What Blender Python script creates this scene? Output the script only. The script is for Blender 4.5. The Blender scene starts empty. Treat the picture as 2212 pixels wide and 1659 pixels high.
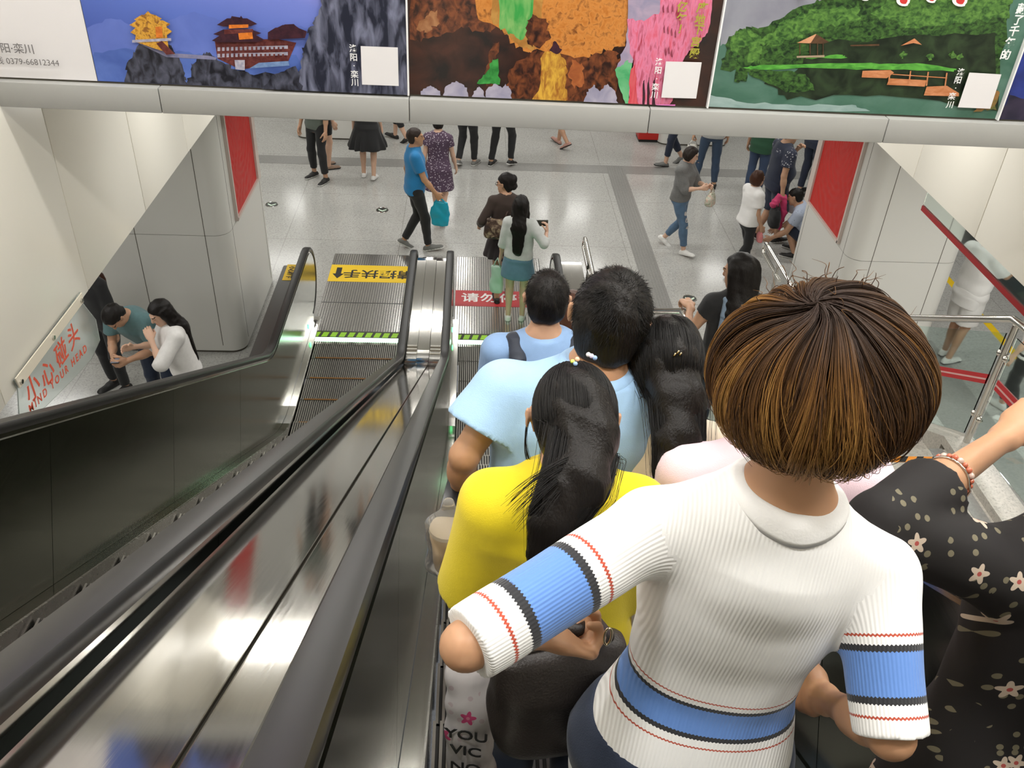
import bpy, math, random
import numpy as np
from mathutils import Vector, Matrix

# ------------------------------------------------------------------ camera, light, exposure
scene = bpy.context.scene
COL = scene.collection
F_PX, CX, CY = 1936.0, 1106.0, 829.5
def _n(v):
    v = np.array(v, float); return v / np.linalg.norm(v)
_vy = _n((-76, 1365, -F_PX)); _vz = -_n((-149, -2755, -F_PX))
_Z = _n(_vz - _vy * np.dot(_vz, _vy)); _X = np.cross(_vy, _Z)
RCAM = np.stack([_X, _vy, _Z])                 # world = RCAM @ camera
CAM = np.array([0.0, 0.0, 5.7])

cam_data = bpy.data.cameras.new('camera')
cam = bpy.data.objects.new('camera', cam_data); COL.objects.link(cam)
cam_data.sensor_width = 36.0
cam_data.lens = 36.0 * F_PX / 2212.0
cam_data.clip_start = 0.02
M4 = Matrix([list(RCAM[0]) + [CAM[0]], list(RCAM[1]) + [CAM[1]], list(RCAM[2]) + [CAM[2]], [0, 0, 0, 1]])
cam.matrix_world = M4
scene.camera = cam

vs = scene.view_settings
vs.view_transform = 'Standard'; vs.look = 'None'; vs.gamma = 1.0; vs.use_curve_mapping = False
vs.exposure = -0.12

world = bpy.data.worlds.new('world'); scene.world = world; world.use_nodes = True
world.node_tree.nodes['Background'].inputs[0].default_value = (0.9, 0.93, 1.0, 1)
world.node_tree.nodes['Background'].inputs[1].default_value = 0.25

def area_light(name, loc, size, power, rot=(0, 0, 0), color=(1, 1, 1)):
    l = bpy.data.lights.new(name, 'AREA'); l.shape = 'RECTANGLE'; l.size, l.size_y = size
    l.energy = power; l.color = color
    o = bpy.data.objects.new(name, l); COL.objects.link(o); o.location = loc; o.rotation_euler = rot
    return o
# upper hall: lamp rows in its ceiling
for lx, ly in ((-1.3, 0.3), (1.2, 0.3), (2.9, 0.3), (-1.3, 2.9), (1.2, 2.9), (3.0, 2.9)):
    area_light('hall_lamp', (lx, ly, 8.1), (0.9, 0.22), 74, color=(1, 0.985, 0.95))
for lx in (-1.2, 0.7, 2.6):
    area_light('shaft_lamp', (lx, 6.0, 4.2), (0.9, 0.2), 19, color=(1, 0.985, 0.95))
for lx in (-1.45, 0.55, 2.55):
    area_light('edge_lamp', (lx, 7.86, 3.36), (1.5, 0.05), 13, (math.radians(-72), 0, 0), color=(1, 0.985, 0.95))
# lower concourse: lamp rows in its ceiling
for lx in (-6.5, -3.6, -0.6, 2.2, 5.2, 8.0):
    for ly in (9.3, 11.6, 14.0, 16.6, 19.5):
        area_light('concourse_lamp', (lx, ly, 3.06), (1.2, 0.24 if ly < 13 else 0.5), 25, color=(1, 0.985, 0.95))
for lx in (-3.9, -6.5, 5.2, 7.0):
    for ly in (3.5, 6.3):
        area_light('concourse_lamp', (lx, ly, 3.06), (1.2, 0.16), 23 if lx < 0 else 42, color=(1, 0.985, 0.95))

# ------------------------------------------------------------------ pixel helpers (real depths)
def ray(x, y): return RCAM @ np.array([(x - CX) / F_PX, -(y - CY) / F_PX, -1.0])
def at_z(x, y, z=0.0):
    d = ray(x, y); return CAM + d * ((z - CAM[2]) / d[2])
def at_y(x, y, Y):
    d = ray(x, y); return CAM + d * (Y / d[1])
def at_x(x, y, X):
    d = ray(x, y); return CAM + d * (X / d[0])
def at_d(x, y, D): return CAM + ray(x, y) * D

# ------------------------------------------------------------------ materials
MATS = {}
def mat(name, color=(0.8, 0.8, 0.8), rough=0.5, metal=0.0, emit=None, estr=0.0, alpha=1.0, trans=0.0, noise=0.0, nscale=30.0,
        bump=0.0, bscale=200.0, coat=0.0, sheen=0.0, sub=0.0, ior=1.45, aniso=0.0, spec=None):
    if name in MATS: return MATS[name]
    m = bpy.data.materials.new(name); m.use_nodes = True; MATS[name] = m
    nt = m.node_tree; b = nt.nodes['Principled BSDF']
    b.inputs['Base Color'].default_value = (*color, 1); b.inputs['Roughness'].default_value = rough
    b.inputs['Metallic'].default_value = metal; b.inputs['IOR'].default_value = ior
    b.inputs['Alpha'].default_value = alpha; b.inputs['Transmission Weight'].default_value = trans
    b.inputs['Coat Weight'].default_value = coat; b.inputs['Sheen Weight'].default_value = sheen
    b.inputs['Anisotropic'].default_value = aniso
    if spec is not None: b.inputs['Specular IOR Level'].default_value = spec
    if sub: 
        b.inputs['Subsurface Weight'].default_value = sub; b.inputs['Subsurface Radius'].default_value = (0.6, 0.25, 0.12)
        b.inputs['Subsurface Scale'].default_value = 0.01
    if emit is not None:
        b.inputs['Emission Color'].default_value = (*emit, 1); b.inputs['Emission Strength'].default_value = estr
    if noise or bump:
        tc = nt.nodes.new('ShaderNodeTexCoord')
    if noise:
        n = nt.nodes.new('ShaderNodeTexNoise'); n.inputs['Scale'].default_value = nscale; n.inputs['Detail'].default_value = 5
        nt.links.new(tc.outputs['Object'], n.inputs['Vector'])
        mx = nt.nodes.new('ShaderNodeMix'); mx.data_type = 'RGBA'
        mx.inputs[6].default_value = (*[max(0, c * (1 - noise)) for c in color], 1)
        mx.inputs[7].default_value = (*[min(1, c * (1 + noise)) for c in color], 1)
        nt.links.new(n.outputs['Fac'], mx.inputs[0]); nt.links.new(mx.outputs[2], b.inputs['Base Color'])
    if bump:
        n2 = nt.nodes.new('ShaderNodeTexNoise'); n2.inputs['Scale'].default_value = bscale; n2.inputs['Detail'].default_value = 3
        nt.links.new(tc.outputs['Object'], n2.inputs['Vector'])
        bp = nt.nodes.new('ShaderNodeBump'); bp.inputs['Strength'].default_value = bump; bp.inputs['Distance'].default_value = 0.003
        nt.links.new(n2.outputs['Fac'], bp.inputs['Height']); nt.links.new(bp.outputs[0], b.inputs['Normal'])
    return m

def nodes_of(m): return m.node_tree.nodes, m.node_tree.links, m.node_tree.nodes['Principled BSDF']
def ramp(N, stops, interp='LINEAR'):
    r = N.new('ShaderNodeValToRGB'); r.color_ramp.interpolation = interp
    e = r.color_ramp.elements
    while len(e) < len(stops): e.new(0.5)
    for i, (p, c) in enumerate(stops):
        e[i].position = p; e[i].color = (*c, 1)
    return r

# ------------------------------------------------------------------ mesh helpers
ORIG = {}
def origin(o):
    p = Vector((0, 0, 0))
    while o is not None:
        p += o.location; o = o.parent
    return p
def obj(name, V, F, m=None, parent=None, smooth=False, mats=None, midx=None, attrs=None):
    """one mesh object from world-space vertices; its origin is its parent's (or the lowest centre of its own bounds)"""
    V = np.asarray(V, float).reshape(-1, 3)
    if parent is not None: o0 = np.array(origin(parent))
    else:
        lo, hi = V.min(0), V.max(0); o0 = np.array([(lo[0] + hi[0]) / 2, (lo[1] + hi[1]) / 2, lo[2]])
    me = bpy.data.meshes.new(name)
    me.from_pydata((V - o0).tolist() if not isinstance(F, np.ndarray) else [], [], [] if isinstance(F, np.ndarray) else F)
    if isinstance(F, np.ndarray):
        nv, nf, k = len(V), len(F), F.shape[1]
        me.vertices.add(nv); me.vertices.foreach_set('co', (V - o0).astype(np.float32).ravel())
        me.loops.add(nf * k); me.loops.foreach_set('vertex_index', F.astype(np.int32).ravel())
        me.polygons.add(nf); me.polygons.foreach_set('loop_start', np.arange(0, nf * k, k, dtype=np.int32))
        me.update(calc_edges=True); me.validate()
    for mm in (mats or ([m] if m else [])): me.materials.append(mm)
    if midx is not None: me.polygons.foreach_set('material_index', np.asarray(midx, np.int32))
    if smooth: me.polygons.foreach_set('use_smooth', np.ones(len(me.polygons), bool))
    for an, av in (attrs or {}).items():
        a = me.attributes.new(an, 'FLOAT', 'POINT'); a.data.foreach_set('value', np.asarray(av, np.float32))
    me.update()
    o = bpy.data.objects.new(name, me); COL.objects.link(o)
    if parent is not None: o.parent = parent
    else: o.location = o0
    return o
def empty(name, loc):
    o = bpy.data.objects.new(name, None); COL.objects.link(o); o.location = loc; o.empty_display_size = 0.1
    return o
def tag(o, label=None, cat=None, group=None, kind=None):
    if label: o['label'] = label
    if cat: o['category'] = cat
    if group: o['group'] = group
    if kind: o['kind'] = kind
    return o
def thing(name, loc, label, cat, group=None): return tag(empty(name, loc), label, cat, group)
def struct(o): o['kind'] = 'structure'; return o

class MB:
    def __init__(s): s.V = []; s.F = []; s.M = []
    def add(s, V, F, mi=0):
        k = len(s.V); s.V += [tuple(map(float, v)) for v in V]; s.F += [tuple(int(i) + k for i in f) for f in F]; s.M += [mi] * len(F); return s
    def box(s, a, b, mi=0, bev=0.0):
        x0, y0, z0 = a; x1, y1, z1 = b
        return s.add([(x0, y0, z0), (x1, y0, z0), (x1, y1, z0), (x0, y1, z0), (x0, y0, z1), (x1, y0, z1), (x1, y1, z1), (x0, y1, z1)],
                     [(3, 2, 1, 0), (4, 5, 6, 7), (0, 1, 5, 4), (1, 2, 6, 5), (2, 3, 7, 6), (3, 0, 4, 7)], mi)
    def prism(s, pts, ext, mi=0):
        """polygon pts (3-D, planar) extruded by vector ext"""
        n = len(pts); P = [np.array(p, float) for p in pts]; e = np.array(ext, float)
        V = P + [p + e for p in P]
        F = [tuple(range(n))[::-1], tuple(range(n, 2 * n))] + [(i, (i + 1) % n, (i + 1) % n + n, i + n) for i in range(n)]
        return s.add(V, F, mi)
    def tube(s, path, r, n=10, mi=0, closed=False, flat=1.0, caps=True):
        P = [np.array(p, float) for p in path]; m = len(P)
        rr = r if hasattr(r, '__len__') else [r] * m
        T = []
        for i in range(m):
            a = P[i - 1] if (i > 0 or closed) else P[i]; b = P[(i + 1) % m] if (i < m - 1 or closed) else P[i]
            t = b - a; T.append(t / (np.linalg.norm(t) + 1e-9))
        up = np.array([0, 0, 1.0]) if abs(T[0][2]) < 0.9 else np.array([1.0, 0, 0])
        u = np.cross(T[0], up); u /= np.linalg.norm(u)
        V = []
        for i in range(m):
            u = u - T[i] * np.dot(u, T[i]); u /= (np.linalg.norm(u) + 1e-9); w = np.cross(T[i], u)
            for k in range(n):
                a = 2 * math.pi * k / n
                V.append(P[i] + rr[i] * (math.cos(a) * u + flat * math.sin(a) * w))
        F = []
        for i in range(m if closed else m - 1):
            j = (i + 1) % m
            for k in range(n):
                F.append((i * n + k, i * n + (k + 1) % n, j * n + (k + 1) % n, j * n + k))
        if not closed and caps: F += [tuple(range(n))[::-1], tuple((m - 1) * n + k for k in range(n))]
        return s.add(V, F, mi)
    def sphere(s, c, r, n=10, mi=0, sc=(1, 1, 1)):
        V = [(c[0], c[1], c[2] - r * sc[2])]; m = n // 2
        for i in range(1, m):
            t = math.pi * i / m
            for k in range(n):
                a = 2 * math.pi * k / n
                V.append((c[0] + r * sc[0] * math.sin(t) * math.cos(a), c[1] + r * sc[1] * math.sin(t) * math.sin(a), c[2] - r * sc[2] * math.cos(t)))
        V.append((c[0], c[1], c[2] + r * sc[2])); F = []
        for k in range(n): F.append((0, 1 + (k + 1) % n, 1 + k)); F.append((len(V) - 1, 1 + (m - 2) * n + k, 1 + (m - 2) * n + (k + 1) % n))
        for i in range(m - 2):
            for k in range(n):
                F.append((1 + i * n + k, 1 + i * n + (k + 1) % n, 1 + (i + 1) * n + (k + 1) % n, 1 + (i + 1) * n + k))
        return s.add(V, F, mi)
    def sweep(s, path, sec, mi=0, xc=0.0, caps=True):
        """sec (lateral x, normal n) swept along a path of (Y, z) points"""
        P = [np.array(p, float) for p in path]; m = len(P); n = len(sec); V = []
        for i in range(m):
            a = P[max(i - 1, 0)]; b = P[min(i + 1, m - 1)]; t = b - a; t /= (np.linalg.norm(t) + 1e-9)
            nr = np.array([-t[1], t[0]])              # left normal of the travel direction: up when going +Y
            for (l, h) in sec:
                q = P[i] + nr * h; V.append((xc + l, q[0], q[1]))
        F = [(i * n + k, i * n + (k + 1) % n, (i + 1) * n + (k + 1) % n, (i + 1) * n + k) for i in range(m - 1) for k in range(n)]
        if caps: F += [tuple(range(n))[::-1], tuple((m - 1) * n + k for k in range(n))]
        return s.add(V, F, mi)
    def build(s, name, m=None, parent=None, smooth=False, mats=None):
        import bmesh
        o = obj(name, s.V, s.F, m, parent, smooth, mats, s.M if mats else None)
        bm = bmesh.new(); bm.from_mesh(o.data); bmesh.ops.recalc_face_normals(bm, faces=bm.faces); bm.to_mesh(o.data); bm.free()
        return o

def auto_smooth(o, deg=35):
    me = o.data
    import bmesh
    bm = bmesh.new(); bm.from_mesh(me); bmesh.ops.recalc_face_normals(bm, faces=bm.faces)
    lim = math.radians(deg)
    for e in bm.edges:
        e.smooth = (len(e.link_faces) == 2 and e.calc_face_angle(0) < lim)
    for f in bm.faces: f.smooth = True
    bm.to_mesh(me); bm.free(); me.update(); return o
def bevel(o, w, seg=2):
    import bmesh
    bm = bmesh.new(); bm.from_mesh(o.data); bmesh.ops.recalc_face_normals(bm, faces=bm.faces)
    es = [e for e in bm.edges if len(e.link_faces) == 2 and e.calc_face_angle(0) > 0.6]
    bmesh.ops.bevel(bm, geom=es, offset=w, segments=seg, affect='EDGES', profile=0.5)
    bm.to_mesh(o.data); bm.free(); return auto_smooth(o)

def text_mesh(name, body, size, origin_pt, xdir, ydir, m, parent, extrude=0.0006, align='CENTER', spacing=1.0, bold=0.0, shear=0.0):
    """lettering as a thin mesh lying in the plane (xdir, ydir) at origin_pt"""
    c = bpy.data.curves.new(name, 'FONT'); c.body = body; c.size = size; c.align_x = align; c.align_y = 'CENTER'
    c.extrude = extrude; c.space_character = spacing; c.offset = bold; c.resolution_u = 3; c.shear = shear
    t = bpy.data.objects.new(name, c); COL.objects.link(t)
    dg = bpy.context.evaluated_depsgraph_get()
    me = bpy.data.meshes.new_from_object(t.evaluated_get(dg))
    V = np.array([v.co for v in me.vertices]) if len(me.vertices) else np.zeros((0, 3))
    F = [tuple(p.vertices) for p in me.polygons]
    bpy.data.objects.remove(t); bpy.data.meshes.remove(me)
    x = _n(xdir); y = _n(ydir); z = np.cross(x, y)
    W = np.array(origin_pt, float) + V[:, :1] * x + V[:, 1:2] * y + V[:, 2:3] * z
    return obj(name, W, F, m, parent)

# ================================================================== SETTING
S30 = math.tan(math.radians(30)); BEND = 7.2
def fillet_path(R, top):
    """(Y, z) path of the 30 degree incline joining the level landing, height `top` above the nosing line"""
    t = R * math.tan(math.radians(15)); P = []
    y1 = BEND - t * math.cos(math.radians(30)); z1 = (BEND - y1) * S30
    P.append((-1.3, (BEND + 1.3) * S30))
    for k in range(1, 9): P.append((-1.3 + (y1 + 1.3) * k / 9, (BEND - (-1.3 + (y1 + 1.3) * k / 9)) * S30))
    for k in range(0, 9):
        a = math.radians(30) * (1 - k / 8)
        P.append((BEND + t - R * math.sin(a), R * (1 - math.cos(a))))
    return [(y, z + top) for y, z in P]
def zpath(Y, R=1.5):
    t = R * math.tan(math.radians(15)); y1 = BEND - t * math.cos(math.radians(30)); y2 = BEND + t
    if Y <= y1: return (BEND - Y) * S30
    if Y >= y2: return 0.0
    return R - math.sqrt(max(R * R - (y2 - Y) ** 2, 0))
NOSES = [8.94 - 0.4 * k for k in range(26)]
def step_z(Y):
    if Y > 8.94: return 0.0
    k = int(math.floor((8.94 - Y) / 0.4)); return zpath(NOSES[max(k, 0)])

# --- floor material: speckled terrazzo with fine joints
def terrazzo(name, base, dark, joint=True, rough=0.16):
    m = mat(name, base, rough); N, L, B = nodes_of(m)
    g = N.new('ShaderNodeNewGeometry')
    v = N.new('ShaderNodeTexVoronoi'); v.inputs['Scale'].default_value = 95; L.new(g.outputs['Position'], v.inputs['Vector'])
    n = N.new('ShaderNodeTexNoise'); n.inputs['Scale'].default_value = 38; n.inputs['Detail'].default_value = 6; L.new(g.outputs['Position'], n.inputs['Vector'])
    r1 = ramp(N, [(0.0, dark), (0.42, base), (0.75, base), (1.0, tuple(min(1, c * 1.15) for c in base))]); L.new(v.outputs['Color'], r1.inputs[0])
    r2 = ramp(N, [(0.35, tuple(c * 0.80 for c in base)), (0.62, tuple(min(1, c * 1.08) for c in base))]); L.new(n.outputs['Fac'], r2.inputs[0])
    mx = N.new('ShaderNodeMix'); mx.data_type = 'RGBA'; mx.inputs[0].default_value = 0.5
    L.new(r1.outputs[0], mx.inputs[6]); L.new(r2.outputs[0], mx.inputs[7]); out = mx.outputs[2]
    if joint:
        mp = N.new('ShaderNodeMapping'); mp.inputs['Location'].default_value = (2.56, -0.35, 0); L.new(g.outputs['Position'], mp.inputs['Vector'])
        b = N.new('ShaderNodeTexBrick'); b.offset = 0; b.squash = 1; b.inputs['Scale'].default_value = 1
        b.inputs['Brick Width'].default_value = 1.6; b.inputs['Row Height'].default_value = 1.6; b.inputs['Mortar Size'].default_value = 0.005
        b.inputs['Color1'].default_value = b.inputs['Color2'].default_value = (1, 1, 1, 1); b.inputs['Mortar'].default_value = (0.72, 0.72, 0.70, 1)
        L.new(mp.outputs[0], b.inputs['Vector'])
        m2 = N.new('ShaderNodeMix'); m2.data_type = 'RGBA'; m2.blend_type = 'MULTIPLY'; m2.inputs[0].default_value = 1
        L.new(out, m2.inputs[6]); L.new(b.outputs['Color'], m2.inputs[7]); out = m2.outputs[2]
    L.new(out, B.inputs['Base Color']); return m
M_FLOOR = terrazzo('terrazzo_floor', (0.46, 0.455, 0.43), (0.13, 0.13, 0.12))
M_GRANITE = terrazzo('stair_granite', (0.46, 0.43, 0.38), (0.16, 0.15, 0.13), joint=False, rough=0.4)
M_STRIP = terrazzo('grey_floor_strip', (0.27, 0.265, 0.25), (0.2, 0.2, 0.19), joint=False, rough=0.3)
M_WHITE = mat('enamel_panel', (0.86, 0.825, 0.735), 0.3, noise=0.02, nscale=2)
M_GREYPANEL = mat('pillar_panel', (0.66, 0.65, 0.61), 0.32, noise=0.02, nscale=2)
M_JOINT = mat('panel_joint', (0.10, 0.09, 0.07), 0.8)
M_SOFFIT = mat('soffit', (0.88, 0.87, 0.84), 0.6)
M_BEAM = mat('beam_panel', (0.36, 0.36, 0.345), 0.38, noise=0.03, nscale=6)
M_RED = mat('carved_red', (0.52, 0.022, 0.016), 0.45, bump=0.0)
M_STEEL = mat('steel_plain', (0.62, 0.61, 0.58), 0.22, metal=1.0)
M_STEELPOL = mat('steel_polished', (0.72, 0.70, 0.66), 0.12, metal=1.0)
def brushed(name, col, rough, sc, vary=0.08, bump=0.03):
    m = mat(name, col, rough, metal=1.0); N, L, B = nodes_of(m)
    g = N.new('ShaderNodeNewGeometry'); mp = N.new('ShaderNodeMapping'); mp.inputs['Scale'].default_value = sc
    L.new(g.outputs['Position'], mp.inputs[0]); n = N.new('ShaderNodeTexNoise'); n.inputs['Scale'].default_value = 1; n.inputs['Detail'].default_value = 4
    L.new(mp.outputs[0], n.inputs['Vector'])
    mr = N.new('ShaderNodeMapRange'); mr.inputs[3].default_value = rough - vary; mr.inputs[4].default_value = rough + vary
    L.new(n.outputs['Fac'], mr.inputs[0]); L.new(mr.outputs[0], B.inputs['Roughness'])
    bp = N.new('ShaderNodeBump'); bp.inputs['Strength'].default_value = bump; bp.inputs['Distance'].default_value = 0.002
    L.new(n.outputs['Fac'], bp.inputs['Height']); L.new(bp.outputs[0], B.inputs['Normal']); return m
M_PANEL = brushed('balustrade_steel', (0.215, 0.225, 0.18), 0.20, (4, 4, 150), 0.05, 0.012)
M_DECK = brushed('deck_steel', (0.58, 0.565, 0.53), 0.085, (160, 3, 3), 0.03, 0.012)
M_SKIRT = brushed('skirt_steel', (0.42, 0.41, 0.38), 0.25, (3, 80, 80))
M_RUBBER = mat('handrail_rubber', (0.020, 0.019, 0.018), 0.34, spec=0.32)
M_STEPM = mat('step_metal', (0.30, 0.285, 0.255), 0.38, metal=0.85)
M_STEPDK = mat('step_groove', (0.035, 0.033, 0.03), 0.6)
M_YEL = mat('sign_yellow', (0.88, 0.58, 0.012), 0.45)
M_BLACK = mat('print_black', (0.012, 0.012, 0.012), 0.5)
M_SIGNRED = mat('sign_red', (0.48, 0.035, 0.04), 0.4)
M_PRWHITE = mat('print_white', (0.85, 0.84, 0.82), 0.5)
M_LIME = mat('comb_lime', (0.42, 0.78, 0.04), 0.4)
M_LED = mat('comb_led', (0.2, 0.9, 0.4), 0.4, emit=(0.12, 1.0, 0.32), estr=5.0)
M_LEDW = mat('comb_led_white', (0.7, 1, 0.8), 0.3, emit=(0.55, 1.0, 0.68), estr=4.0)
M_GLASS = mat('clear_glass', (0.86, 0.95, 0.92), 0.03, trans=1.0, ior=1.3)
M_ORANGE = mat('demarcation_orange', (0.24, 0.10, 0.012), 0.55)
M_HAZARD = mat('hazard_orange', (0.85, 0.30, 0.03), 0.5)

# --- floor and far surfaces
struct(MB().box((-14, 8.9, -0.3), (7.4, 26, 0)).box((-14, 2, -0.3), (-2.13, 8.9, 0)).box((1.30, 2, -0.3), (7.4, 8.9, 0)).box((-2.13, 5.9, -0.9), (1.30, 8.9, -0.7)).build('floor', M_FLOOR))
ya, yb = at_z(600, 353)[1], at_z(600, 336)[1]
struct(MB().box((-14, ya, 0), (2.33, yb, 0.003)).box((2.63, ya, 0), (6.4, yb, 0.003)).build('floor_strip_cross', M_STRIP))
mb = MB().box((2.33, 8.4, 0), (2.63, yb, 0.0025))
for k in range(7): mb.box((2.345 + k * 0.041, 8.4, 0.0025), (2.361 + k * 0.041, yb, 0.007))
struct(mb.build('floor_strip_tactile', M_STRIP))
struct(MB().box((5.15, 2, 0), (5.75, 9.2, 0.003)).build('floor_strip_side', M_STRIP))
struct(MB().box((6.62, 2, 0), (6.72, 22, 0.003)).build('floor_strip_yellow', M_YEL))
struct(MB().box((7.4, 2, 0), (7.7, 26, 0.5)).build('trim_1', mat('dark_plinth', (0.02, 0.02, 0.02), 0.4)))
struct(MB().box((7.42, 2, 0.5), (7.7, 26, 3.1)).build('wall_platform', mat('screen_door_glass', (0.16, 0.17, 0.155), 0.2)))
struct(MB().box((-14, 26, 0), (7.7, 26.3, 3.1)).build('wall_far', M_WHITE))
struct(MB().box((-14.3, 2, 0), (-14, 26.3, 3.1)).build('wall_left', M_WHITE))
struct(MB().box((-14, 1.7, 0), (-2.2, 2.0, 3.1)).box((3.9, 1.7, 0), (7.7, 2.0, 3.1)).build('wall_near', M_WHITE))
# lower ceiling: slab round the opening (opening x -2.15..3.5, y up to 7.55)
struct(MB().box((-14, 8.0, 3.1), (7.7, 26.3, 3.3)).box((-14, 1.7, 3.1), (-2.35, 8.0, 3.3)).box((3.7, 1.7, 3.1), (7.7, 8.0, 3.3)).build('ceiling', M_SOFFIT))
# beam across the shaft, a little out of square, and the wall above it that carries the posters
BY0, BM = 4.1, 0.0253                        # beam plane: Y = BY0 - BM * x
def on_beam(px, py, dy=0.0):
    d = ray(px, py); return CAM + d * ((BY0 + dy) / (d[1] + BM * d[0]))
def skew(o):
    """turn a wall-aligned object by the beam's 1.5 degrees"""
    ox = o.location.x if o.parent is None else origin(o).x
    for v in o.data.vertices: v.co.y -= BM * (v.co.x + ox)
    o.data.update(); return o
ZB = float(on_beam(1100, 276)[2]); ZL = float(on_beam(1100, 220)[2])
JB = [on_beam(345, 215)[0], on_beam(884, 235)[0], on_beam(1402, 262)[0], on_beam(1913, 285)[0]]
mb = MB(); xs = [-2.15] + JB + [3.5]
for a, b in zip(xs[:-1], xs[1:]): mb.box((a + 0.0015, BY0, ZB), (b - 0.0015, BY0 + 0.22, ZL - 0.006))
struct(skew(bevel(mb.build('trim_2', M_BEAM), 0.004)))
struct(skew(MB().box((-2.15, BY0 + 0.045, ZL - 0.02), (3.5, BY0 + 0.2, 8.3)).box((-2.15, BY0 + 0.012, ZB + 0.01), (3.5, BY0 + 0.2, ZL - 0.02)).build('wall_front', M_JOINT)))
struct(MB().box((-2.15, BY0 + 0.25, ZB + 0.02), (3.5, 8.0, ZB + 0.12)).build('ceiling_shaft', M_SOFFIT))
struct(MB().box((-2.15, 7.9, 3.1), (3.5, 8.0, ZB + 0.02)).build('wall_shaft', M_WHITE))
# side walls of the opening: enamel panels with open joints
def fascia(name, x0, x1, ys, kind):
    mb = MB(); back = MB()
    for a, b in zip(ys[:-1], ys[1:]):
        for z0, z1 in ((3.1, 5.3), (5.304, 8.3)): mb.box((min(x0, x1), a + 0.003, z0), (max(x0, x1), b - 0.003, z1))
    o = struct(bevel(mb.build(name, M_WHITE), 0.004))
    struct(MB().box((min(x1, x1 + (x1 - x0)), ys[0], 3.1), (max(x1, x1 + (x1 - x0)), ys[-1], 8.3)).build(name + '_backing', M_JOINT))
fascia('wall_opening_left', -2.15, -2.25, [-4, -0.75, 0.3, 1.35, 2.4, 3.45, 4.55, 5.63, 6.70, 7.75, 7.9], 0)
fascia('wall_opening_right', 3.5, 3.6, [-4, -0.75, 0.3, 1.35, 2.4, 3.45, 4.5, 5.55, 6.62, 7.67, 7.9], 0)
struct(MB().box((-2.4, -4.2, 3.1), (3.8, -4, 8.3)).build('wall_back', M_WHITE))
struct(MB().box((-2.4, -4.2, 8.3), (3.8, 4.6, 8.5)).build('ceiling_hall', M_SOFFIT))

# --- pillars with rounded corners, panel joints and a carved red panel
def pillar(name, x0, x1, y0, y1, joints=()):
    R = 0.16
    def ring(z, ins=0.0):
        P = []
        for cx, cy, a0 in ((x1 - R, y1 - R, 0), (x0 + R, y1 - R, 90), (x0 + R, y0 + R, 180), (x1 - R, y0 + R, 270)):
            for k in range(9):
                a = math.radians(a0 + k * 11.25); P.append((cx + (R - ins) * math.cos(a), cy + (R - ins) * math.sin(a), z))
        return P
    mb = MB(); n = 36
    for z0, z1 in ((0.03, 1.452), (1.458, 2.80), (2.806, 3.1)):
        V = ring(z0) + ring(z1); F = [(i, (i + 1) % n, (i + 1) % n + n, i + n) for i in range(n)] + [tuple(range(n))[::-1], tuple(range(n, 2 * n))]
        mb.add(V, F, 0)
    V = ring(0, 0.012) + ring(3.1, 0.012); mb.add(V, [(i, (i + 1) % n, (i + 1) % n + n, i + n) for i in range(n)], 1)
    for xj in (x0 + 0.24, x1 - 0.24) + tuple(joints):                       # vertical joints on the front face
        mb.box((xj - 0.0035, y0 - 0.0012, 0.1), (xj + 0.0035, y0 + 0.01, 3.1), 1)
    for xf, sx in ((x0, -1), (x1, 1)):
        for yj in (y0 + 0.2, y1 - 0.2):
            mb.box((xf - 0.0012 if sx < 0 else xf - 0.01, yj - 0.003, 0.1), (xf + 0.01 if sx < 0 else xf + 0.0012, yj + 0.003, 3.1), 1)
    o = struct(mb.build(name, mats=[M_GREYPANEL, M_JOINT])); auto_smooth(o, 30)
    return o
pillar('pillar_left', -4.3, -2.5, 8.62, 10.42, (float(at_y(312, 600, 8.62)[0]),))
pillar('pillar_right', 4.05, 5.26, 8.42, 10.05)
pillar('pillar_far', -3.05, -1.7, 15.5, 17.0)
pillar('pillar_far_right', 3.42, 4.7, 15.75, 17.3)

def red_panel(xf, sx, ya, yb, za, zb, label):
    t = thing('carved_panel', (xf, (ya + yb) / 2, za), label, 'panel', 'red carved panels on the pillars')
    # relief: concentric wave carving as a height grid
    ny, nz = 90, 120; Ys = np.linspace(ya, yb, ny); Zs = np.linspace(za, zb, nz)
    yy, zz = np.meshgrid(Ys, Zs, indexing='ij')
    cy, cz = ya + 0.48 * (yb - ya), za + 0.62 * (zb - za)
    r = np.hypot((yy - cy) * 1.5, zz - cz); th = np.arctan2(zz - cz, yy - cy)
    h = 0.005 * np.sin(r * 62 + 1.6 * np.sin(3 * th + r * 9)) + 0.004 * np.sin(yy * 40 + 3 * np.sin(zz * 17)) * np.clip(r * 2, 0, 1)
    e_ = np.minimum(np.minimum(yy - ya, yb - yy), np.minimum(zz - za, zb - zz)); h = 0.55 * h * np.clip(e_ / 0.06, 0, 1)
    xx = xf + sx * (0.012 + h); V = np.stack([xx, yy, zz], -1).reshape(-1, 3)
    idx = np.arange(ny * nz).reshape(ny, nz)
    F = np.stack([idx[:-1, :-1], idx[1:, :-1], idx[1:, 1:], idx[:-1, 1:]], -1).reshape(-1, 4)
    if sx < 0: F = F[:, ::-1]
    obj('carving', V, np.ascontiguousarray(F), M_RED, t, True)
    fr = MB(); m2 = mat('panel_frame', (0.62, 0.53, 0.48), 0.4)
    x0, x1 = sorted((xf, xf + sx * 0.035))
    fr.box((x0, yb, za - 0.03), (x1, yb + 0.13, zb)); fr.box((x0, ya - 0.02, za - 0.03), (x1, yb, za)); fr.box((x0, ya - 0.03, za - 0.03), (x1, ya, zb))
    fr.build('frame', m2, t)
    return t
red_panel(-2.5, 1, 8.99, 10.06, 1.5, 3.05, 'red carved panel on the pillar beside the left escalator')
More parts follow.
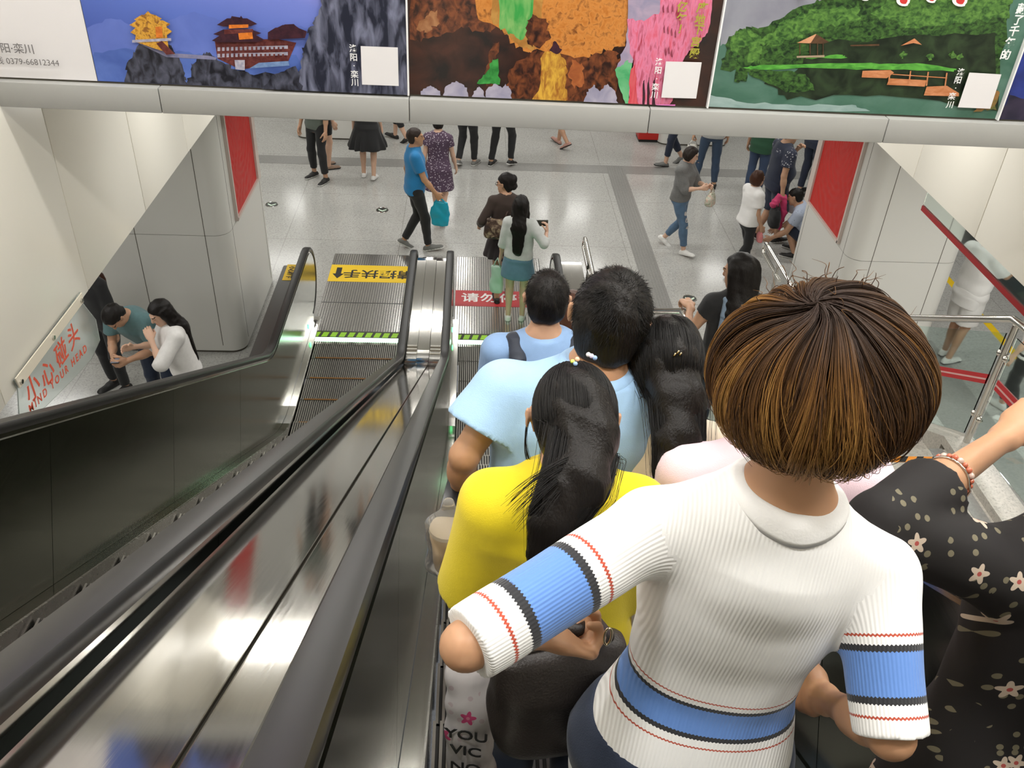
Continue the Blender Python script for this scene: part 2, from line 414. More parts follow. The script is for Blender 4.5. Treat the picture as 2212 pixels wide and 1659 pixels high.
red_panel(4.05, -1, 8.78, 9.82, 1.52, 3.05, 'red carved panel on the pillar beside the staircase')

# --- smoke curtain: hanging glass strip with a red edge, along the stair side of the opening
t = thing('smoke_curtain', (3.62, 4.3, 2.86), 'hanging glass strip with red lower edge above the staircase', 'glass barrier')
MB().box((3.615, 1.8, 2.90), (3.627, 6.55, 3.1)).build('glass_pane', M_GLASS, t)
MB().box((3.608, 1.8, 2.865), (3.634, 6.55, 2.905)).build('edge_strip', mat('curtain_red', (0.30, 0.015, 0.018), 0.4), t)
# --- staircase
mb = MB(); XS0, XS1 = 1.34, 3.62
mb.box((XS0, 3.75, 0), (XS1, 5.0, 1.67))
for k in range(10):
    mb.box((XS0, 5.0 + 0.3 * k, 0), (XS1, 5.3 + 0.3 * k, 1.67 - 0.152 * (k + 1)))
for k in range(12):
    mb.box((XS0, 3.75 - 0.3 * (k + 1), 0), (XS1, 3.75 - 0.3 * k, 1.67 + 0.16 * (k + 1)))
struct(bevel(mb.build('stairs', M_GRANITE), 0.008, 1))
struct(MB().box((3.40, 3.75, 1.67), (3.50, 5.0, 1.6725)).build('floor_border', M_STRIP))
mb = MB(); mb.box((3.52, 3.75, 1.67), (3.74, 5.06, 1.74)); mb.box((3.62, 3.75, 0), (3.74, 5.06, 1.67))
mb.prism([(3.52, 5.06, 1.74), (3.52, 8.3, 0.06), (3.52, 8.3, 0), (3.52, 5.06, 0)], (0.22, 0, 0))
mb.prism([(3.52, 3.75, 1.74), (3.52, 0.2, 3.63), (3.52, 0.2, 0), (3.52, 3.75, 0)], (0.22, 0, 0))
struct(mb.build('stairs_curb', M_GRANITE))
mb = MB(); x = 1.5; y0, y1 = 4.84, 4.905; k = 0
mb.box((1.45, y0, 1.67), (3.47, y1, 1.6722), 0)
while x < 3.42:
    mb.add([(x, y0, 1.6728), (x + 0.05, y0, 1.6728), (x + 0.10, y1, 1.6728), (x + 0.05, y1, 1.6728)], [(0, 1, 2, 3)], 1); x += 0.115
tag(mb.build('hazard_tape', mats=[M_HAZARD, M_BLACK]), 'orange and black hazard tape across the granite stair landing', 'tape')

# stair railings
M_GLASSR = mat('rail_glass', (0.80, 0.93, 0.90), 0.03, trans=1.0, ior=1.25)
M_BAND = mat('band_red', (0.45, 0.02, 0.025), 0.4); M_BANDL = mat('band_pale', (0.62, 0.36, 0.34), 0.4)
def stair_railing(x, label):
    t = thing('stair_railing', (x, 5, 1.67), label, 'railing')
    zl = 2.77; zf = lambda y: 1.67 if y <= 5 else max(1.67 - (y - 5.0) * 1.67 / 3.0, 0)
    path = [(x, 0.6, zl + 3.15 * 0.533), (x, 3.7, zl + 0.03), (x, 3.85, zl), (x, 4.9, zl), (x, 5.05, zl - 0.02), (x, 8.05, 0.98), (x, 8.3, 0.92), (x, 9.75, 0.92)]
    path += [(x, 9.88 + 0.07 * math.sin(a), 0.85 + 0.07 * math.cos(a)) for a in np.linspace(0, math.pi, 7)] + [(x, 9.2, 0.78)]
    auto_smooth(MB().tube(path, 0.027, 12).build('top_pipe', M_STEELPOL, t), 50)
    for y in (1.8, 3.4, 5.0, 6.3, 7.6, 9.35):
        zt = np.interp(y, [p[1] for p in path[:8]], [p[2] for p in path[:8]]); zb = zf(y) if y >= 3.75 else 1.67 + (3.75 - y) * 0.533
        p = MB().tube([(x, y, zb - 0.02), (x, y, zt - 0.02)], 0.024, 12); p.tube([(x, y, zb), (x, y, zb + 0.012)], 0.055, 16)
        po = auto_smooth(p.build('post', M_STEEL, t), 40)
        if y < 8:
            for dz in (0.3, 0.82):
                for dy in (0.04, -0.04): MB().sphere((x, y + dy, zb + dz), 0.028, 8).build('clamp', M_STEELPOL, po, True)
    for a, b in ((1.85, 3.35), (3.6, 4.94), (5.06, 6.24), (6.36, 7.54)):
        za = zf(a) if a >= 3.75 else 1.67 + (3.75 - a) * 0.533; zb = zf(b) if b >= 3.75 else 1.67 + (3.75 - b) * 0.533
        pane = MB().prism([(x - 0.005, a, za + 0.14), (x - 0.005, b, zb + 0.14), (x - 0.005, b, zb + 1.0), (x - 0.005, a, za + 1.0)], (0.01, 0, 0)).build('glass_pane', M_GLASSR, t)
        bd = MB().prism([(x - 0.008, a, za + 0.58), (x - 0.008, b, zb + 0.58), (x - 0.008, b, zb + 0.66), (x - 0.008, a, za + 0.66)], (0.016, 0, 0), 0)
        bd.prism([(x - 0.009, a, za + 0.612), (x - 0.009, b, zb + 0.612), (x - 0.009, b, zb + 0.626), (x - 0.009, a, za + 0.626)], (0.018, 0, 0), 1)
        bd.build('warning_band', None, pane, mats=[M_BAND, M_BANDL])
    return t
stair_railing(3.66, 'steel and glass stair railing with red bands, at the outer side of the stairs')
stair_railing(1.42, 'steel and glass stair railing next to the crowded escalator')

# ================================================================== ESCALATORS
RAILP = fillet_path(0.8, 0.95)
def rail_full():
    P = list(RAILP) + [(9.33, 0.95)]
    for k in range(1, 13):
        a = math.pi * k / 12; P.append((9.33 + 0.42 * math.sin(a), 0.53 + 0.42 * math.cos(a)))
    return P
RAIL_SEC = [(-0.036, -0.045), (-0.041, -0.03), (-0.041, -0.012), (-0.034, -0.003), (-0.018, 0.0), (0.018, 0.0), (0.034, -0.003), (0.041, -0.012), (0.041, -0.03), (0.036, -0.045), (0.022, -0.045), (0.022, -0.02), (-0.022, -0.02), (-0.022, -0.045)]
def offset_path(P, h):
    out = []
    for i in range(len(P)):
        a = np.array(P[max(i - 1, 0)]); b = np.array(P[min(i + 1, len(P) - 1)]); t = b - a; t /= np.linalg.norm(t)
        out.append((P[i][0] - t[1] * h, P[i][1] + t[0] * h))
    return out
def tread_data():
    mb = MB(); n = 45; p = 1.0 / n
    V = []; 
    for k in range(n):
        x0 = -0.5 + k * p
        mb.box((x0, -0.392, -0.03), (x0 + p * 0.45, -0.004, 0.0), 0)
        mb.box((x0, -0.008, -0.26), (x0 + p * 0.45, 0.0, -0.012), 0)
    mb.box((-0.5, -0.4, -0.05), (0.5, -0.008, -0.012), 1); mb.box((-0.5, -0.016, -0.27), (0.5, -0.006, -0.012), 1)
    return mb
def escalator(xc, label, orange):
    t = thing('escalator', (xc, 5.0, 0), label, 'escalator', 'escalators side by side')
    full = rail_full()
    for sx in (-1, 1):
        xr = xc + sx * 0.62
        auto_smooth(MB().sweep(full, RAIL_SEC, xc=xr).build('handrail', M_RUBBER, t), 40)
        # guide profile just under the rubber
        MB().sweep(full[:-2], [(-0.024, -0.075), (-0.024, -0.03), (0.024, -0.03), (0.024, -0.075)], xc=xr).build('handrail_guide', M_STEELPOL, t)
        # balustrade panels, seams square to the incline
        xi = xc + sx * 0.585; xo = xi + sx * 0.02
        tops = offset_path(RAILP, -0.07); seams = [-1.3, 0.3, 1.75, 3.2, 4.65, 6.1]
        for k, a in enumerate(seams):
            b = seams[k + 1] if k < len(seams) - 1 else None
            h = 0.823 - 0.07 + 0.04; d = (h * 0.5, h * 0.866)
            def top(y): return (y, (BEND - y) * S30 + 0.95 - 0.07 / 0.866)
            pts = []
            if b is not None:
                A, Bp = top(a + 0.002), top(b - 0.002); pts = [A, Bp, (Bp[0] - d[0], Bp[1] - d[1]), (A[0] - d[0], A[1] - d[1])]
            else:
                A = top(a + 0.002); pts = [A] + [q for q in tops if q[0] > a + 0.05] + [(9.33, 0.88)]
                for j in range(1, 12):
                    an = math.pi * j / 12; pts.append((9.33 + 0.35 * math.sin(an), 0.53 + 0.35 * math.cos(an)))
                low = [(y, zpath(y) - 0.02 + (0.06 if y > 7.9 else 0.06 * max(0, (y - 6.9)))) for y in np.linspace(9.3, A[0] - d[0] + 0.25, 26)]
                pts += [q for q in low] + [(A[0] - d[0], A[1] - d[1])]
            MB().prism([(xi, y, z) for y, z in pts], (xo - xi, 0, 0)).build('balustrade_panel', M_PANEL, t)
        # inner trim and skirt
        low = [(y, zpath(y) + 0.03) for y in np.linspace(-1.3, 9.4, 60)]
        MB().sweep(low, [(-0.035, -0.012), (-0.035, 0.006), (0.03, 0.006), (0.03, -0.012)], xc=xc + sx * 0.548).build('skirt_trim', M_STEELPOL, t)
        MB().prism([(xc + sx * 0.512, y, z) for y, z in low] + [(xc + sx * 0.512, 9.4, -0.25)] + [(xc + sx * 0.512, y, zpath(y) - 0.36) for y in np.linspace(8.9, -1.3, 40)], (sx * 0.01, 0, 0)).build('skirt', M_SKIRT, t)
        # yellow brush line along the skirt
    # steps
    td = tread_data(); me0 = None
    for k, y in enumerate(NOSES[:25]):
        z = zpath(y)
        if me0 is None:
            o = obj('step', [(v[0] + xc, v[1] + y, v[2] + z) for v in td.V], td.F, None, t, False, [M_STEPM, M_STEPDK], td.M); me0 = (o, y, z)
        else:
            o = me0[0].copy(); COL.objects.link(o); o.parent = t; o.location = (0, y - me0[1], z - me0[2])
        if orange:
            e = MB().box((xc - 0.46, y - 0.394, z), (xc + 0.47, y - 0.372, z + 0.002))
            e.build('demarcation_line', M_ORANGE, o)
    # landing plate, comb, LED strip
    mb = MB().box((xc - 0.565, 9.12, -0.05), (xc + 0.565, 9.795, 0.004)).box((xc - 0.565, 9.8, -0.05), (xc + 0.565, 11.13, 0.004))
    for k in range(37):
        x0 = xc - 0.56 + k * 0.0303
        mb.box((x0, 9.13, 0.004), (x0 + 0.021, 9.79, 0.0058), 1); mb.box((x0, 9.81, 0.004), (x0 + 0.021, 11.12, 0.0058), 1)
    mb.build('landing_plate', None, t, mats=[M_GROOVE, M_PLATE])
    cm = MB().box((xc - 0.565, 8.98, -0.05), (xc + 0.565, 9.12, 0.005), 0)
    n = 11
    for k in range(n):
        x0 = xc - 0.56 + k * 1.12 / n
        cm.add([(x0, 9.0, 0.0055), (x0 + 0.068, 9.0, 0.0055), (x0 + 0.09, 9.1, 0.0055), (x0 + 0.022, 9.1, 0.0055)], [(0, 1, 2, 3)], 1)
    for k in range(44):
        x0 = xc - 0.555 + k * 0.0252; cm.box((x0, 8.84, -0.01), (x0 + 0.012, 8.98, 0.004), 2)
    cm.build('comb', None, t, mats=[M_COMBDK, M_LIME, M_STEELPOL])
    MB().box((xc - 0.555, 8.90, 0.004), (xc + 0.555, 8.975, 0.011)).build('comb_light', M_LEDW, t)
    l = area_light('comb_lamp', (xc, 8.86, 0.03), (1.0, 0.03), 1.3, (math.radians(150), 0, 0), (0.25, 1.0, 0.4))
    for sx in (-1,):
        MB().sphere((xc + sx * 0.58, 8.96, 0.16), 0.016, 10, sc=(0.5, 1, 2.2)).build('indicator_lamp', M_LED, t)
    return t
M_PLATE = brushed('landing_steel', (0.72, 0.71, 0.69), 0.20, (90, 3, 3), 0.04, 0.01)
M_GROOVE = mat('plate_groove', (0.16, 0.155, 0.15), 0.4, metal=0.8)
M_COMBDK = mat('comb_dark', (0.05, 0.055, 0.03), 0.5)
ESC_L = escalator(-1.25, 'empty left escalator with orange step lines and yellow floor sign', True)
ESC_R = escalator(0.415, 'right escalator crowded with riders, red floor sign at its foot', False)

# floor signs
s = MB().box((-1.815, 10.34, 0.006), (-0.685, 10.8, 0.0075)).build('floor_sign', M_YEL, ESC_L)
text_mesh('lettering', '请握扶手', 0.235, (-1.17, 10.57, 0.0085), (-1, 0, 0), (0, -1, 0), M_BLACK, s, bold=0.004, spacing=1.0)
MB().prism([(-1.735, 10.72, 0.0082), (-1.665, 10.72, 0.0082), (-1.665, 10.55, 0.0082), (-1.625, 10.55, 0.0082), (-1.70, 10.42, 0.0082), (-1.775, 10.55, 0.0082), (-1.735, 10.55, 0.0082)], (0, 0, 0.0006)).build('arrow', M_BLACK, s)
s = MB().box((-0.15, 9.78, 0.006), (0.98, 10.18, 0.0075)).build('floor_sign', M_SIGNRED, ESC_R)
text_mesh('lettering', '请勿停留', 0.235, (0.40, 9.98, 0.0085), (1, 0, 0), (0, 1, 0), M_PRWHITE, s, bold=0.004, spacing=1.05)

M_SIDE = mat('side_deck_grey', (0.10, 0.10, 0.095), 0.35, metal=0.6)
# decks beside and between the escalators
full = rail_full()
deckp = [q for q in full if q[0] < 9.76][:len(RAILP) + 5]
t = thing('escalator_deck', (-0.42, 5, 0), 'brushed steel deck between the two escalators', 'deck')
for a, b, h, nm in ((-0.168, -0.062, -0.085, 'deck_strip'), (-0.058, 0.058, -0.075, 'deck_strip'), (0.062, 0.168, -0.085, 'deck_strip')):
    MB().sweep(deckp, [(a, h - 0.01), (a, h), (b, h), (b, h - 0.01)], xc=-0.42).build(nm, M_DECK, t)
MB().sweep(deckp, [(-0.17, -0.13), (-0.17, -0.1), (0.17, -0.1), (0.17, -0.13)], xc=-0.42).build('deck_base', M_JOINT, t)
for sx in (-1, 1):
    for k in range(3): MB().box((-0.42 + sx * 0.115 - 0.05, 7.36 + k * 0.06, 0.866), (-0.42 + sx * 0.115 + 0.05, 7.385 + k * 0.06, 0.876)).build('deck_clip', M_STEELPOL, t)
MB().box((-0.57, 8.0, 0.0), (-0.27, 9.6, 0.55)).build('newel_base', M_PANEL, t)
t = thing('escalator_deck', (-2.0, 5, 0), 'dark steel side deck along the wall, left of the empty escalator', 'deck')
MB().sweep(deckp, [(-0.115, -0.24), (-0.115, -0.22), (0.135, -0.22), (0.135, -0.24)], xc=-2.02).build('deck_strip', M_SIDE, t)
MB().sweep(deckp, [(0.125, -0.24), (0.125, -0.09), (0.135, -0.09), (0.135, -0.24)], xc=-2.02).build('outer_panel', M_PANEL, t)
pts = [q for q in offset_path(deckp, -0.23)]
MB().prism([(-2.135, y, z) for y, z in pts] + [(-2.135, pts[-1][0], 0.0), (-2.135, 6.0, 0.0), (-2.135, 2.0, 1.3), (-2.135, -1.3, 3.2)], (0.012, 0, 0)).build('side_cladding', M_PANEL, t)
p0 = at_z(640, 560, 0.85)
st = MB().box((-2.09, 9.02, 0.731), (-1.975, 9.40, 0.7335)).build('sticker', M_YEL, t)
text_mesh('lettering', '小心脚下', 0.072, (-2.03, 9.21, 0.7345), (0, -1, 0), (1, 0, 0), M_BLACK, st, bold=0.002)
t = thing('escalator_deck', (1.2, 5, 0), 'steel side deck between the crowded escalator and the stairs', 'deck')
MB().sweep(deckp, [(-0.115, -0.11), (-0.115, -0.09), (0.13, -0.09), (0.13, -0.11)], xc=1.2).build('deck_strip', M_DECK, t)
MB().prism([(1.318, y, z) for y, z in pts] + [(1.318, pts[-1][0], 0.0), (1.318, 6.0, 0.0), (1.318, 2.0, 1.3), (1.318, -1.3, 3.2)], (0.012, 0, 0)).build('side_cladding', M_PANEL, t)

# --- hanging head guard of clear acrylic with red writing
xg = -2.135
def gp(px, py): q = at_x(px, py, xg); return (q[1], q[2])
t = thing('head_guard', (xg, 3.9, 2.3), 'clear acrylic guard with red writing bolted to the left wall edge', 'guard')
outline = [gp(172, 630), gp(175, 652), gp(205, 690), gp(214, 735), gp(196, 775), gp(150, 825), gp(95, 880), gp(40, 905), gp(36, 836), gp(28, 822)]
MB().prism([(xg, y, z) for y, z in outline], (0.006, 0, 0)).build('acrylic_sheet', mat('acrylic', (0.90, 0.96, 0.93), 0.08, trans=0.9, ior=1.25), t)
bar = [gp(172, 632), gp(176, 652), gp(38, 838), gp(28, 818)]
b = MB().prism([(xg + 0.007, y, z) for y, z in bar], (0.006, 0, 0)).build('clamp_bar', mat('cream_bar', (0.72, 0.66, 0.54), 0.4), t)
for q in ((170, 649), (109, 729), (39, 824)):
    y, z = gp(*q); MB().tube([(xg + 0.012, y, z), (xg + 0.022, y, z)], 0.012, 12).build('bolt', M_STEEL, b)
M_PAINT = mat('red_paint', (0.66, 0.10, 0.055), 0.5)
for ch, c, c2, sz in (('头', (156, 728), 0, 0.145), ('碰', (130, 765), 0, 0.145), ('心', (100, 808), 0, 0.145), ('小', (68, 840), 0, 0.145)):
    y, z = gp(*c)
    text_mesh('lettering', ch, sz, (xg + 0.008, y, z), (0, 1, 0), (0, 0, 1), M_PAINT, t, bold=0.0015)
yy0, zz0 = gp(134, 802); yy1, zz1 = gp(180, 752)
text_mesh('lettering', 'MIND YOUR HEAD', 0.062, (xg + 0.008, yy1 + 0.02, zz1 - 0.01), (0, yy1 - yy0, zz1 - zz0), (0, -(zz1 - zz0), yy1 - yy0), M_PAINT, t, align='RIGHT', spacing=1.5, bold=0.001)

# --- floor markers: dark disc, steel ring, pale chevron
M_MARK = mat('marker_dark', (0.03, 0.035, 0.03), 0.3); M_MARKP = mat('marker_pale', (0.62, 0.72, 0.60), 0.3, emit=(0.5, 0.8, 0.5), estr=0.1)
def marker(px, py, label):
    p = at_z(px, py); x, y = p[0], p[1]
    t = thing('floor_marker', (x, y, 0), label, 'floor marker', 'round guide markers set in the floor')
    mb = MB().tube([(x, y, 0.0), (x, y, 0.005)], 0.085, 24); mb.build('disc', M_MARK, t)
    ring = MB().tube([(x + 0.088 * math.cos(a), y + 0.088 * math.sin(a), 0.004) for a in np.linspace(0, 2 * math.pi, 25)[:-1]], 0.006, 6, closed=True)
    ring.build('ring', M_STEELPOL, t)
    MB().prism([(x - 0.06, y + 0.03, 0.005), (x, y - 0.02, 0.005), (x + 0.06, y + 0.03, 0.005), (x + 0.06, y - 0.005, 0.005), (x, y - 0.06, 0.005), (x - 0.06, y - 0.005, 0.005)], (0, 0, 0.001)).build('chevron', M_MARKP, t)
marker(587, 442, 'round floor marker nearest the left pillar')
marker(826, 454, 'round floor marker beside the man in the blue shirt')
marker(1490, 645, 'round floor marker next to the girl in black on the stairs')
marker(230, 605, 'round floor marker seen below the left wall edge')
# red box at the far column
q = at_z(1400, 308)
t = thing('fire_box', (q[0], q[1] + 0.2, 0), 'red floor box beside the far white column', 'box')
bevel(MB().box((q[0] - 0.19, q[1], 0.05), (q[0] + 0.19, q[1] + 0.4, 0.9)).build('case', M_RED, t), 0.012)
MB().box((q[0] - 0.17, q[1] + 0.02, 0), (q[0] + 0.17, q[1] + 0.38, 0.05)).build('base', M_BLACK, t)
MB().box((q[0] - 0.05, q[1] - 0.012, 0.55), (q[0] + 0.05, q[1], 0.58)).build('handle', M_STEEL, t)

# ================================================================== POSTERS on the wall above the beam
YP = BY0 + 0.038; KP = 0.543                 # poster plane, and picture scale
def pp(px, py, lift=0.0):
    q = on_beam(px, py, 0.038 - lift); q[1] = YP - lift; return q          # kept square here, turned by skew() once built
PNT = {}
def paint(name, c1, c2, scale=6.0, stretch=(1, 1, 1), detail=6, lo=0.35, hi=0.65, c3=None):
    """printed colour: two or three inks mixed by noise"""
    m = mat('print_' + name, c1, 0.32, spec=0.35); N, L, B = nodes_of(m)
    g = N.new('ShaderNodeNewGeometry'); mp = N.new('ShaderNodeMapping'); mp.inputs['Scale'].default_value = stretch; L.new(g.outputs['Position'], mp.inputs[0])
    n = N.new('ShaderNodeTexNoise'); n.inputs['Scale'].default_value = scale / KP; n.inputs['Detail'].default_value = detail; n.inputs['Distortion'].default_value = 0.6
    L.new(mp.outputs[0], n.inputs['Vector'])
    st = [(lo, c1), (hi, c2)] if c3 is None else [(lo, c1), ((lo + hi) / 2, c2), (hi, c3)]
    r = ramp(N, st); L.new(n.outputs['Fac'], r.inputs[0]); L.new(r.outputs[0], B.inputs['Base Color']); return m
def sky_print():
    m = mat('print_dusk', (0.2, 0.3, 0.7), 0.32, spec=0.35); N, L, B = nodes_of(m)
    g = N.new('ShaderNodeNewGeometry'); s = N.new('ShaderNodeSeparateXYZ'); L.new(g.outputs['Position'], s.inputs[0])
    a = N.new('ShaderNodeMath'); a.operation = 'MULTIPLY_ADD'; a.inputs[1].default_value = 0.28; L.new(s.outputs[0], a.inputs[0])
    L.new(s.outputs[2], a.inputs[2])
    n = N.new('ShaderNodeTexNoise'); n.inputs['Scale'].default_value = 1.4; L.new(g.outputs['Position'], n.inputs['Vector'])
    b = N.new('ShaderNodeMath'); b.operation = 'MULTIPLY_ADD'; b.inputs[1].default_value = 0.10; L.new(n.outputs['Fac'], b.inputs[0]); L.new(a.outputs[0], b.inputs[2])
    mr = N.new('ShaderNodeMapRange'); mr.inputs[1].default_value = ZL - 0.24; mr.inputs[2].default_value = ZL + 0.60; L.new(b.outputs[0], mr.inputs[0])
    r = ramp(N, [(0.0, (0.05, 0.09, 0.36)), (0.3, (0.10, 0.16, 0.52)), (0.55, (0.17, 0.22, 0.62)), (0.8, (0.34, 0.28, 0.62)), (1.0, (0.55, 0.30, 0.52))])
    L.new(mr.outputs[0], r.inputs[0]); L.new(r.outputs[0], B.inputs['Base Color']); return m
def poster(label, x0p, x1p, base, zt=6.2):
    """x0p / x1p: pixel points on the lower left / lower right corner"""
    xa, xb = pp(*x0p)[0], pp(*x1p)[0]; zb = ZL + 0.004
    t = thing('poster', ((xa + xb) / 2, YP, zb), label, 'poster', 'scenery posters in a row above the landing')
    skew(MB().box((xa, YP, zb), (xb, YP + 0.005, zt)).build('sheet', base, t))
    return t, xa, xb, zb
class Pic:
    def __init__(s, t, xa, xb, zb, zt=6.2): s.t = t; s.mb = MB(); s.mats = []; s.k = 0; s.lim = (xa + 0.001, xb - 0.001, zb + 0.001, zt - 0.001)
    def poly(s, pts, m, raw=False):
        if m not in s.mats: s.mats.append(m)
        s.k += 1; V = []
        for q in pts:
            p = q if raw else pp(*q)
            V.append((min(max(p[0], s.lim[0]), s.lim[1]), YP - 0.0003 * s.k - 0.0003, min(max(p[2], s.lim[2]), s.lim[3])))
        s.mb.add(V, [tuple(range(len(V)))], s.mats.index(m)); return s
    def jag(s, pts, m, amp=5, seed=0, n=6):
        """polygon whose edges are roughened like a painted outline"""
        r = random.Random(seed); out = []
        for i in range(len(pts)):
            a = pts[i]; b = pts[(i + 1) % len(pts)]; out.append(a)
            for k in range(1, n): f = k / n; out.append((a[0] + (b[0] - a[0]) * f + r.uniform(-amp, amp), a[1] + (b[1] - a[1]) * f + r.uniform(-amp, amp)))
        return s.poly(out, m)
    def done(s): 
        o = s.mb.build('printed_picture', None, s.t, mats=s.mats)
        bm_flip(o); return skew(o)
def bm_flip(o):
    import bmesh
    bm = bmesh.new(); bm.from_mesh(o.data)
    bmesh.ops.triangulate(bm, faces=bm.faces)
    for f in bm.faces:
        f.normal_update()
        if f.normal.y > 0: f.normal_flip()
    bm.to_mesh(o.data); bm.free()
X_, Z_ = (1, 0, 0), (0, 0, 1)
def ptext(t, body, px, py, size, m, **k):
    p = pp(px, py); p[1] = YP - 0.0205; k.setdefault('extrude', 0.0003)
    return skew(text_mesh('lettering', body, size * KP, p, X_, Z_, m, t, **{q: (v * KP if q == 'bold' else v) for q, v in k.items()}))
def col_text(t, chars, pts, size, m, **k):
    for ch, (px, py) in zip(chars, pts): ptext(t, ch, px, py, size, m, **k)
P_WHITE = mat('print_paper', (0.74, 0.72, 0.73), 0.32, spec=0.35)
P_TXT = mat('print_grey', (0.16, 0.15, 0.15), 0.5); P_PALE = mat('print_pale', (0.82, 0.82, 0.82), 0.5)

# 1 white notice
t, xa, xb, zb = poster('white poster with phone number, at the left end of the poster row', (-120, 171), (211, 178), P_WHITE)
ptext(t, '洛阳·栾川', 30, 103, 0.085, P_TXT, bold=0.0006); ptext(t, '热线 0379-66812344', 54, 131, 0.068, P_TXT)
# 2 temple at dusk
P2, xa, xb, zb = poster('blue dusk poster of mountain temples above the empty escalator', (212.5, 178), (882, 207), sky_print())
p = Pic(P2, xa, xb, zb)
p.jag([(180, 62), (240, 40), (300, 55), (360, 48), (420, 25), (480, 45), (560, 60), (640, 58), (700, 60), (700, 230), (180, 230)], paint('ridge_far', (0.10, 0.15, 0.48), (0.13, 0.19, 0.56), 3), 3, 1)
p.jag([(180, 120), (260, 105), (330, 110), (400, 112), (460, 122), (640, 118), (700, 230), (180, 230)], paint('ridge_near', (0.06, 0.11, 0.38), (0.10, 0.17, 0.50), 3), 3, 2)
ROCK = paint('rock', (0.012, 0.012, 0.018), (0.10, 0.105, 0.15), 16, (1, 1, 0.6), 8, 0.38, 0.72)
ROCKB = paint('rock_cliff', (0.018, 0.02, 0.035), (0.20, 0.21, 0.30), 9, (1.6, 1, 0.45), 8, 0.40, 0.72)
p.jag([(270, 182), (278, 130), (296, 100), (330, 84), (362, 95), (385, 118), (398, 165), (405, 190)], ROCK, 5, 3)
p.jag([(404, 190), (412, 150), (425, 120), (450, 114), (470, 130), (510, 150), (540, 160), (600, 158), (650, 165), (660, 205), (404, 200)], ROCK, 5, 4)
BR = paint('bridge', (0.16, 0.17, 0.30), (0.25, 0.24, 0.36), 20)
p.poly([(296, 92), (300, 86), (362, 114), (450, 120), (468, 124), (466, 129), (360, 123)], BR)
RED = paint('temple_red', (0.09, 0.02, 0.02), (0.16, 0.045, 0.04), 30); DKR = paint('temple_roof', (0.03, 0.012, 0.02), (0.06, 0.02, 0.03), 25)
WN = paint('temple_white', (0.30, 0.30, 0.40), (0.48, 0.45, 0.52), 30); OR = paint('temple_lamp', (0.50, 0.13, 0.02), (0.75, 0.22, 0.03), 25)
GO = paint('temple_gold', (0.40, 0.18, 0.02), (0.68, 0.36, 0.05), 28, c3=(0.25, 0.1, 0.02))
p.poly([(464, 86), (600, 84), (640, 92), (622, 134), (520, 150), (470, 126)], RED)
for yy in (98, 112): p.poly([(470, yy + 4), (622, yy), (622, yy + 7), (470, yy + 12)], WN)
for k in range(15):
    x = 476 + k * 9.6
    p.poly([(x, 100), (x + 4, 100), (x + 4, 110), (x, 110)], RED); p.poly([(x, 115), (x + 4, 115), (x + 4, 123), (x, 123)], RED)
p.poly([(508, 128), (530, 128), (530, 150), (510, 148)], WN); p.poly([(560, 134), (624, 130), (626, 140), (540, 146)], paint('temple_blue', (0.12, 0.2, 0.4), (0.2, 0.3, 0.5), 20))
for (xa_, xb_, y0, y1, y2) in ((463, 568, 86, 72, 64), (466, 562, 72, 62, 60), (474, 553, 52, 38, 36)):
    p.poly([(xa_ - 4, y0), (xa_ + 18, y1), (xb_ - 18, y1), (xb_ + 4, y0 - 2), (xb_ - 10, y0 + 3), (xa_ + 10, y0 + 4)], DKR)
p.poly([(486, 62), (548, 61), (548, 70), (486, 72)], RED); p.poly([(516, 70), (546, 68), (548, 82), (518, 84)], OR); p.poly([(496, 52), (538, 51), (538, 58), (496, 60)], OR)
p.poly([(500, 38), (502, 33), (520, 36), (522, 32), (526, 38)], DKR)
p.poly([(580, 84), (580, 68), (596, 58), (640, 56), (664, 66), (660, 80)], DKR); p.poly([(584, 66), (600, 64), (640, 62), (660, 68), (640, 54), (612, 52)], DKR); p.poly([(612, 56), (616, 51), (636, 50), (642, 56)], DKR)
p.poly([(294, 88), (296, 70), (362, 68), (366, 100), (380, 116), (340, 104)], GO)
for (a, b, y0, y1) in ((284, 374, 68, 54), (282, 370, 52, 42), (292, 352, 40, 30)):
    p.poly([(a, y0), (a + 16, y1), (b - 16, y1), (b, y0 - 2), (b - 10, y0 + 5), (a + 12, y0 + 6)], GO)
p.poly([(312, 32), (318, 26), (322, 22), (328, 28), (340, 31), (340, 36), (312, 36)], GO)
p.poly([(288, 84), (372, 80), (372, 86), (288, 90)], WN)
p.poly([(340, 92), (352, 86), (380, 114), (362, 116)], RED); p.poly([(338, 56), (352, 55), (354, 78), (340, 80)], OR)
p.jag([(640, 210), (650, 130), (662, 90), (672, 55), (690, 20), (705, -30), (883, -30), (883, 210)], ROCKB, 5, 5)
p.jag([(560, 205), (590, 160), (640, 140), (660, 205)], ROCK, 4, 6)
p.done()
col_text(P2, '洛阳·栾川', [(764, 103), (765, 122), (766, 140), (767, 159), (768, 176)], 0.066, P_PALE, bold=0.001)
p = Pic(P2, xa, xb, zb); p.k = 62
o = p.poly([(780, 97), (860, 100), (862, 183), (783, 180)], P_WHITE).done(); o.name = 'blank_patch'
